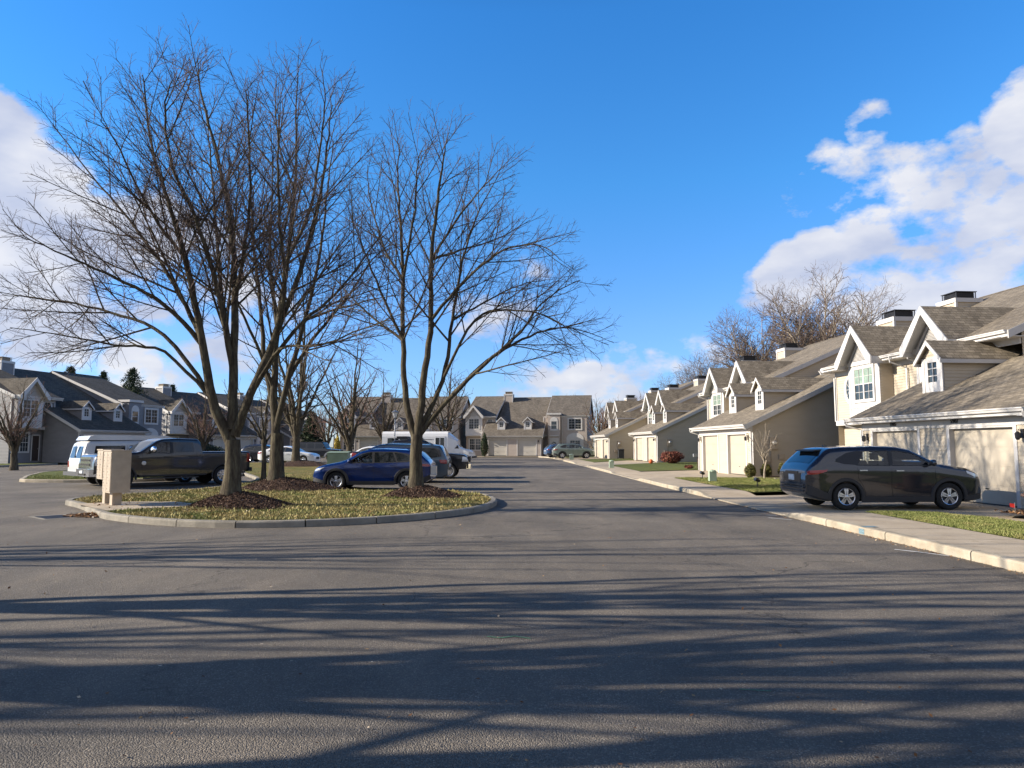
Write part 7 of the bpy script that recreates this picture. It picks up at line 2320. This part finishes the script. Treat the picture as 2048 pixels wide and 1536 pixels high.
# bins, ball, garden hose reel and small clutter by the side walls
E = empty('wheelie_bin', (at(1240, 918, 76.3).x, 75.6, zg(76) + .13)); tag(E, 'black wheeled bin against the farthest siding wall', 'bin')
k = MB(); k.prism([(-.28, -.3, .08), (.28, -.3, .08), (.28, .3, .08), (-.28, .3, .08)], (0, 0, .85)); k.build('body', 'plastic', E)
k = MB(); k.prism([(-.31, -.34, .93), (.31, -.34, .93), (.31, .32, 1.0), (-.31, .32, 1.0)], (0, 0, .05)); k.build('lid', 'plastic', E)
for s in (-1, 1):
    k = MB(); k.lathe([(.10, s * .24), (.10, s * .30)], 14, 'x', 0, (0, .3, .10)); k.build('wheel', 'tyre', E)
k = MB(); k.lathe([(.01, -.18), (.09, -.16), (.155, -.09), (.18, 0), (.155, .09), (.09, .16), (.01, .18)], 16, 'z')
o = k.build('ball', 'orange', smooth=True); o.location = (at(1302, 931, 57.5).x, 57.5, zg(57) + .31); tag(o, 'orange red ball at the corner of the third garage', 'ball')
E = empty('yard_sign', (at(1392, 932, 47).x, 47, zg(47) + .13)); tag(E, 'small dark yard stand left of the second garage', 'stand')
k = MB(); k.box(-.16, .16, -.12, .12, .75, .95); k.build('box', 'grey_metal', E)
k = MB(); k.tube([(.12, 0, -.05), (.12, 0, .80)], .025, 6); k.build('post', 'brown_pot', E)
# pot with dry stems, little marker flag and mulch patch at the right edge
PX, PY = 11.68, 16.15
sheet('flower_bed', [[(11.08, 16.35), (11.4, 16.7), (12.2, 17.2), (13.3, 17.35), (13.3, 14.5), (12.2, 14.4)]], .150, 'mulch')
n = 700; leaves('fallen_leaves', 'straw coloured leaves on the flower bed at the right edge', np.stack([rs.uniform(11.2, 13.2, n), 16.0 + rs.uniform(-.9, .9, n), rs.uniform(.155, .19, n)], 1), .035, 12)
E = empty('plant_pot', (PX + .12, PY - .05, .14)); tag(E, 'brown plant pot with bare stems at the right edge', 'plant pot')
k = MB(); k.lathe([(.17, 0), (.20, .06), (.24, .30), (.27, .38), (.31, .39), (.31, .43), (.27, .44), (.25, .40), (.01, .38)], 24, 'z'); k.build('pot', 'brown_pot', E, smooth=True)
T = Tree(6)
for q in range(26):
    d = Vector((T.r.uniform(-.7, .7), T.r.uniform(-.7, .7), 1)).normalized()
    p = T.path(Vector((d.x * .08, d.y * .08, .36)), d, T.r.uniform(.22, .5), 5, .16, .03); ra = [.006, .0055, .005, .0045, .004, .003]
    T.fine.append((p, ra)); T.clothe(p, ra, {2: dict(gap=.12, ang=.7, len=.35, min=.05, rad=.004, lref=.1, n=3, wander=.2, up=.05, tip=.003, big=False)}, 2, .4)
me = T.mesh(T.fine, 'stems', 4); me.materials.append(M['twig_red']); o = bpy.data.objects.new('stems', me); COL.objects.link(o); o.parent = E
leaf_cloud(17, 260, lambda r: (r.gauss(0, .12), r.gauss(0, .12), .42 + abs(r.gauss(0, .05))), .035, 'dry_leaves', 'leaf', E)
E = empty('marker_flag', (11.36, 16.22, .14)); tag(E, 'small red marker flag in the bed beside the brown pot', 'flag')
k = MB(); k.tube([(0, 0, -.03), (0, 0, .25)], .004, 5); k.build('wire', 'galv', E)
k = MB(); k.prism([(0, 0, .13), (-.09, .02, .15), (-.10, .02, .23), (0, 0, .22)], (0, .004, 0)); k.build('flag', 'red', E)
# pale edging stones of the bed along the second side wall
k = MB(); rr_ = random.Random(3)
x_ = 12.0
while x_ < 16:
    w_ = rr_.uniform(.22, .36); k.box(x_, x_ + w_ - .03, 32.6 + rr_.uniform(-.03, .03), 32.8, .12, .22 + rr_.uniform(-.02, .02)); x_ += w_
tag(k.build('bed_edging', 'kerb'), kind='structure')
sheet('flower_bed', [[(12.0, 32.8), (16.1, 32.8), (16.3, 36.0), (12.2, 35.6)]], .165, 'mulch')
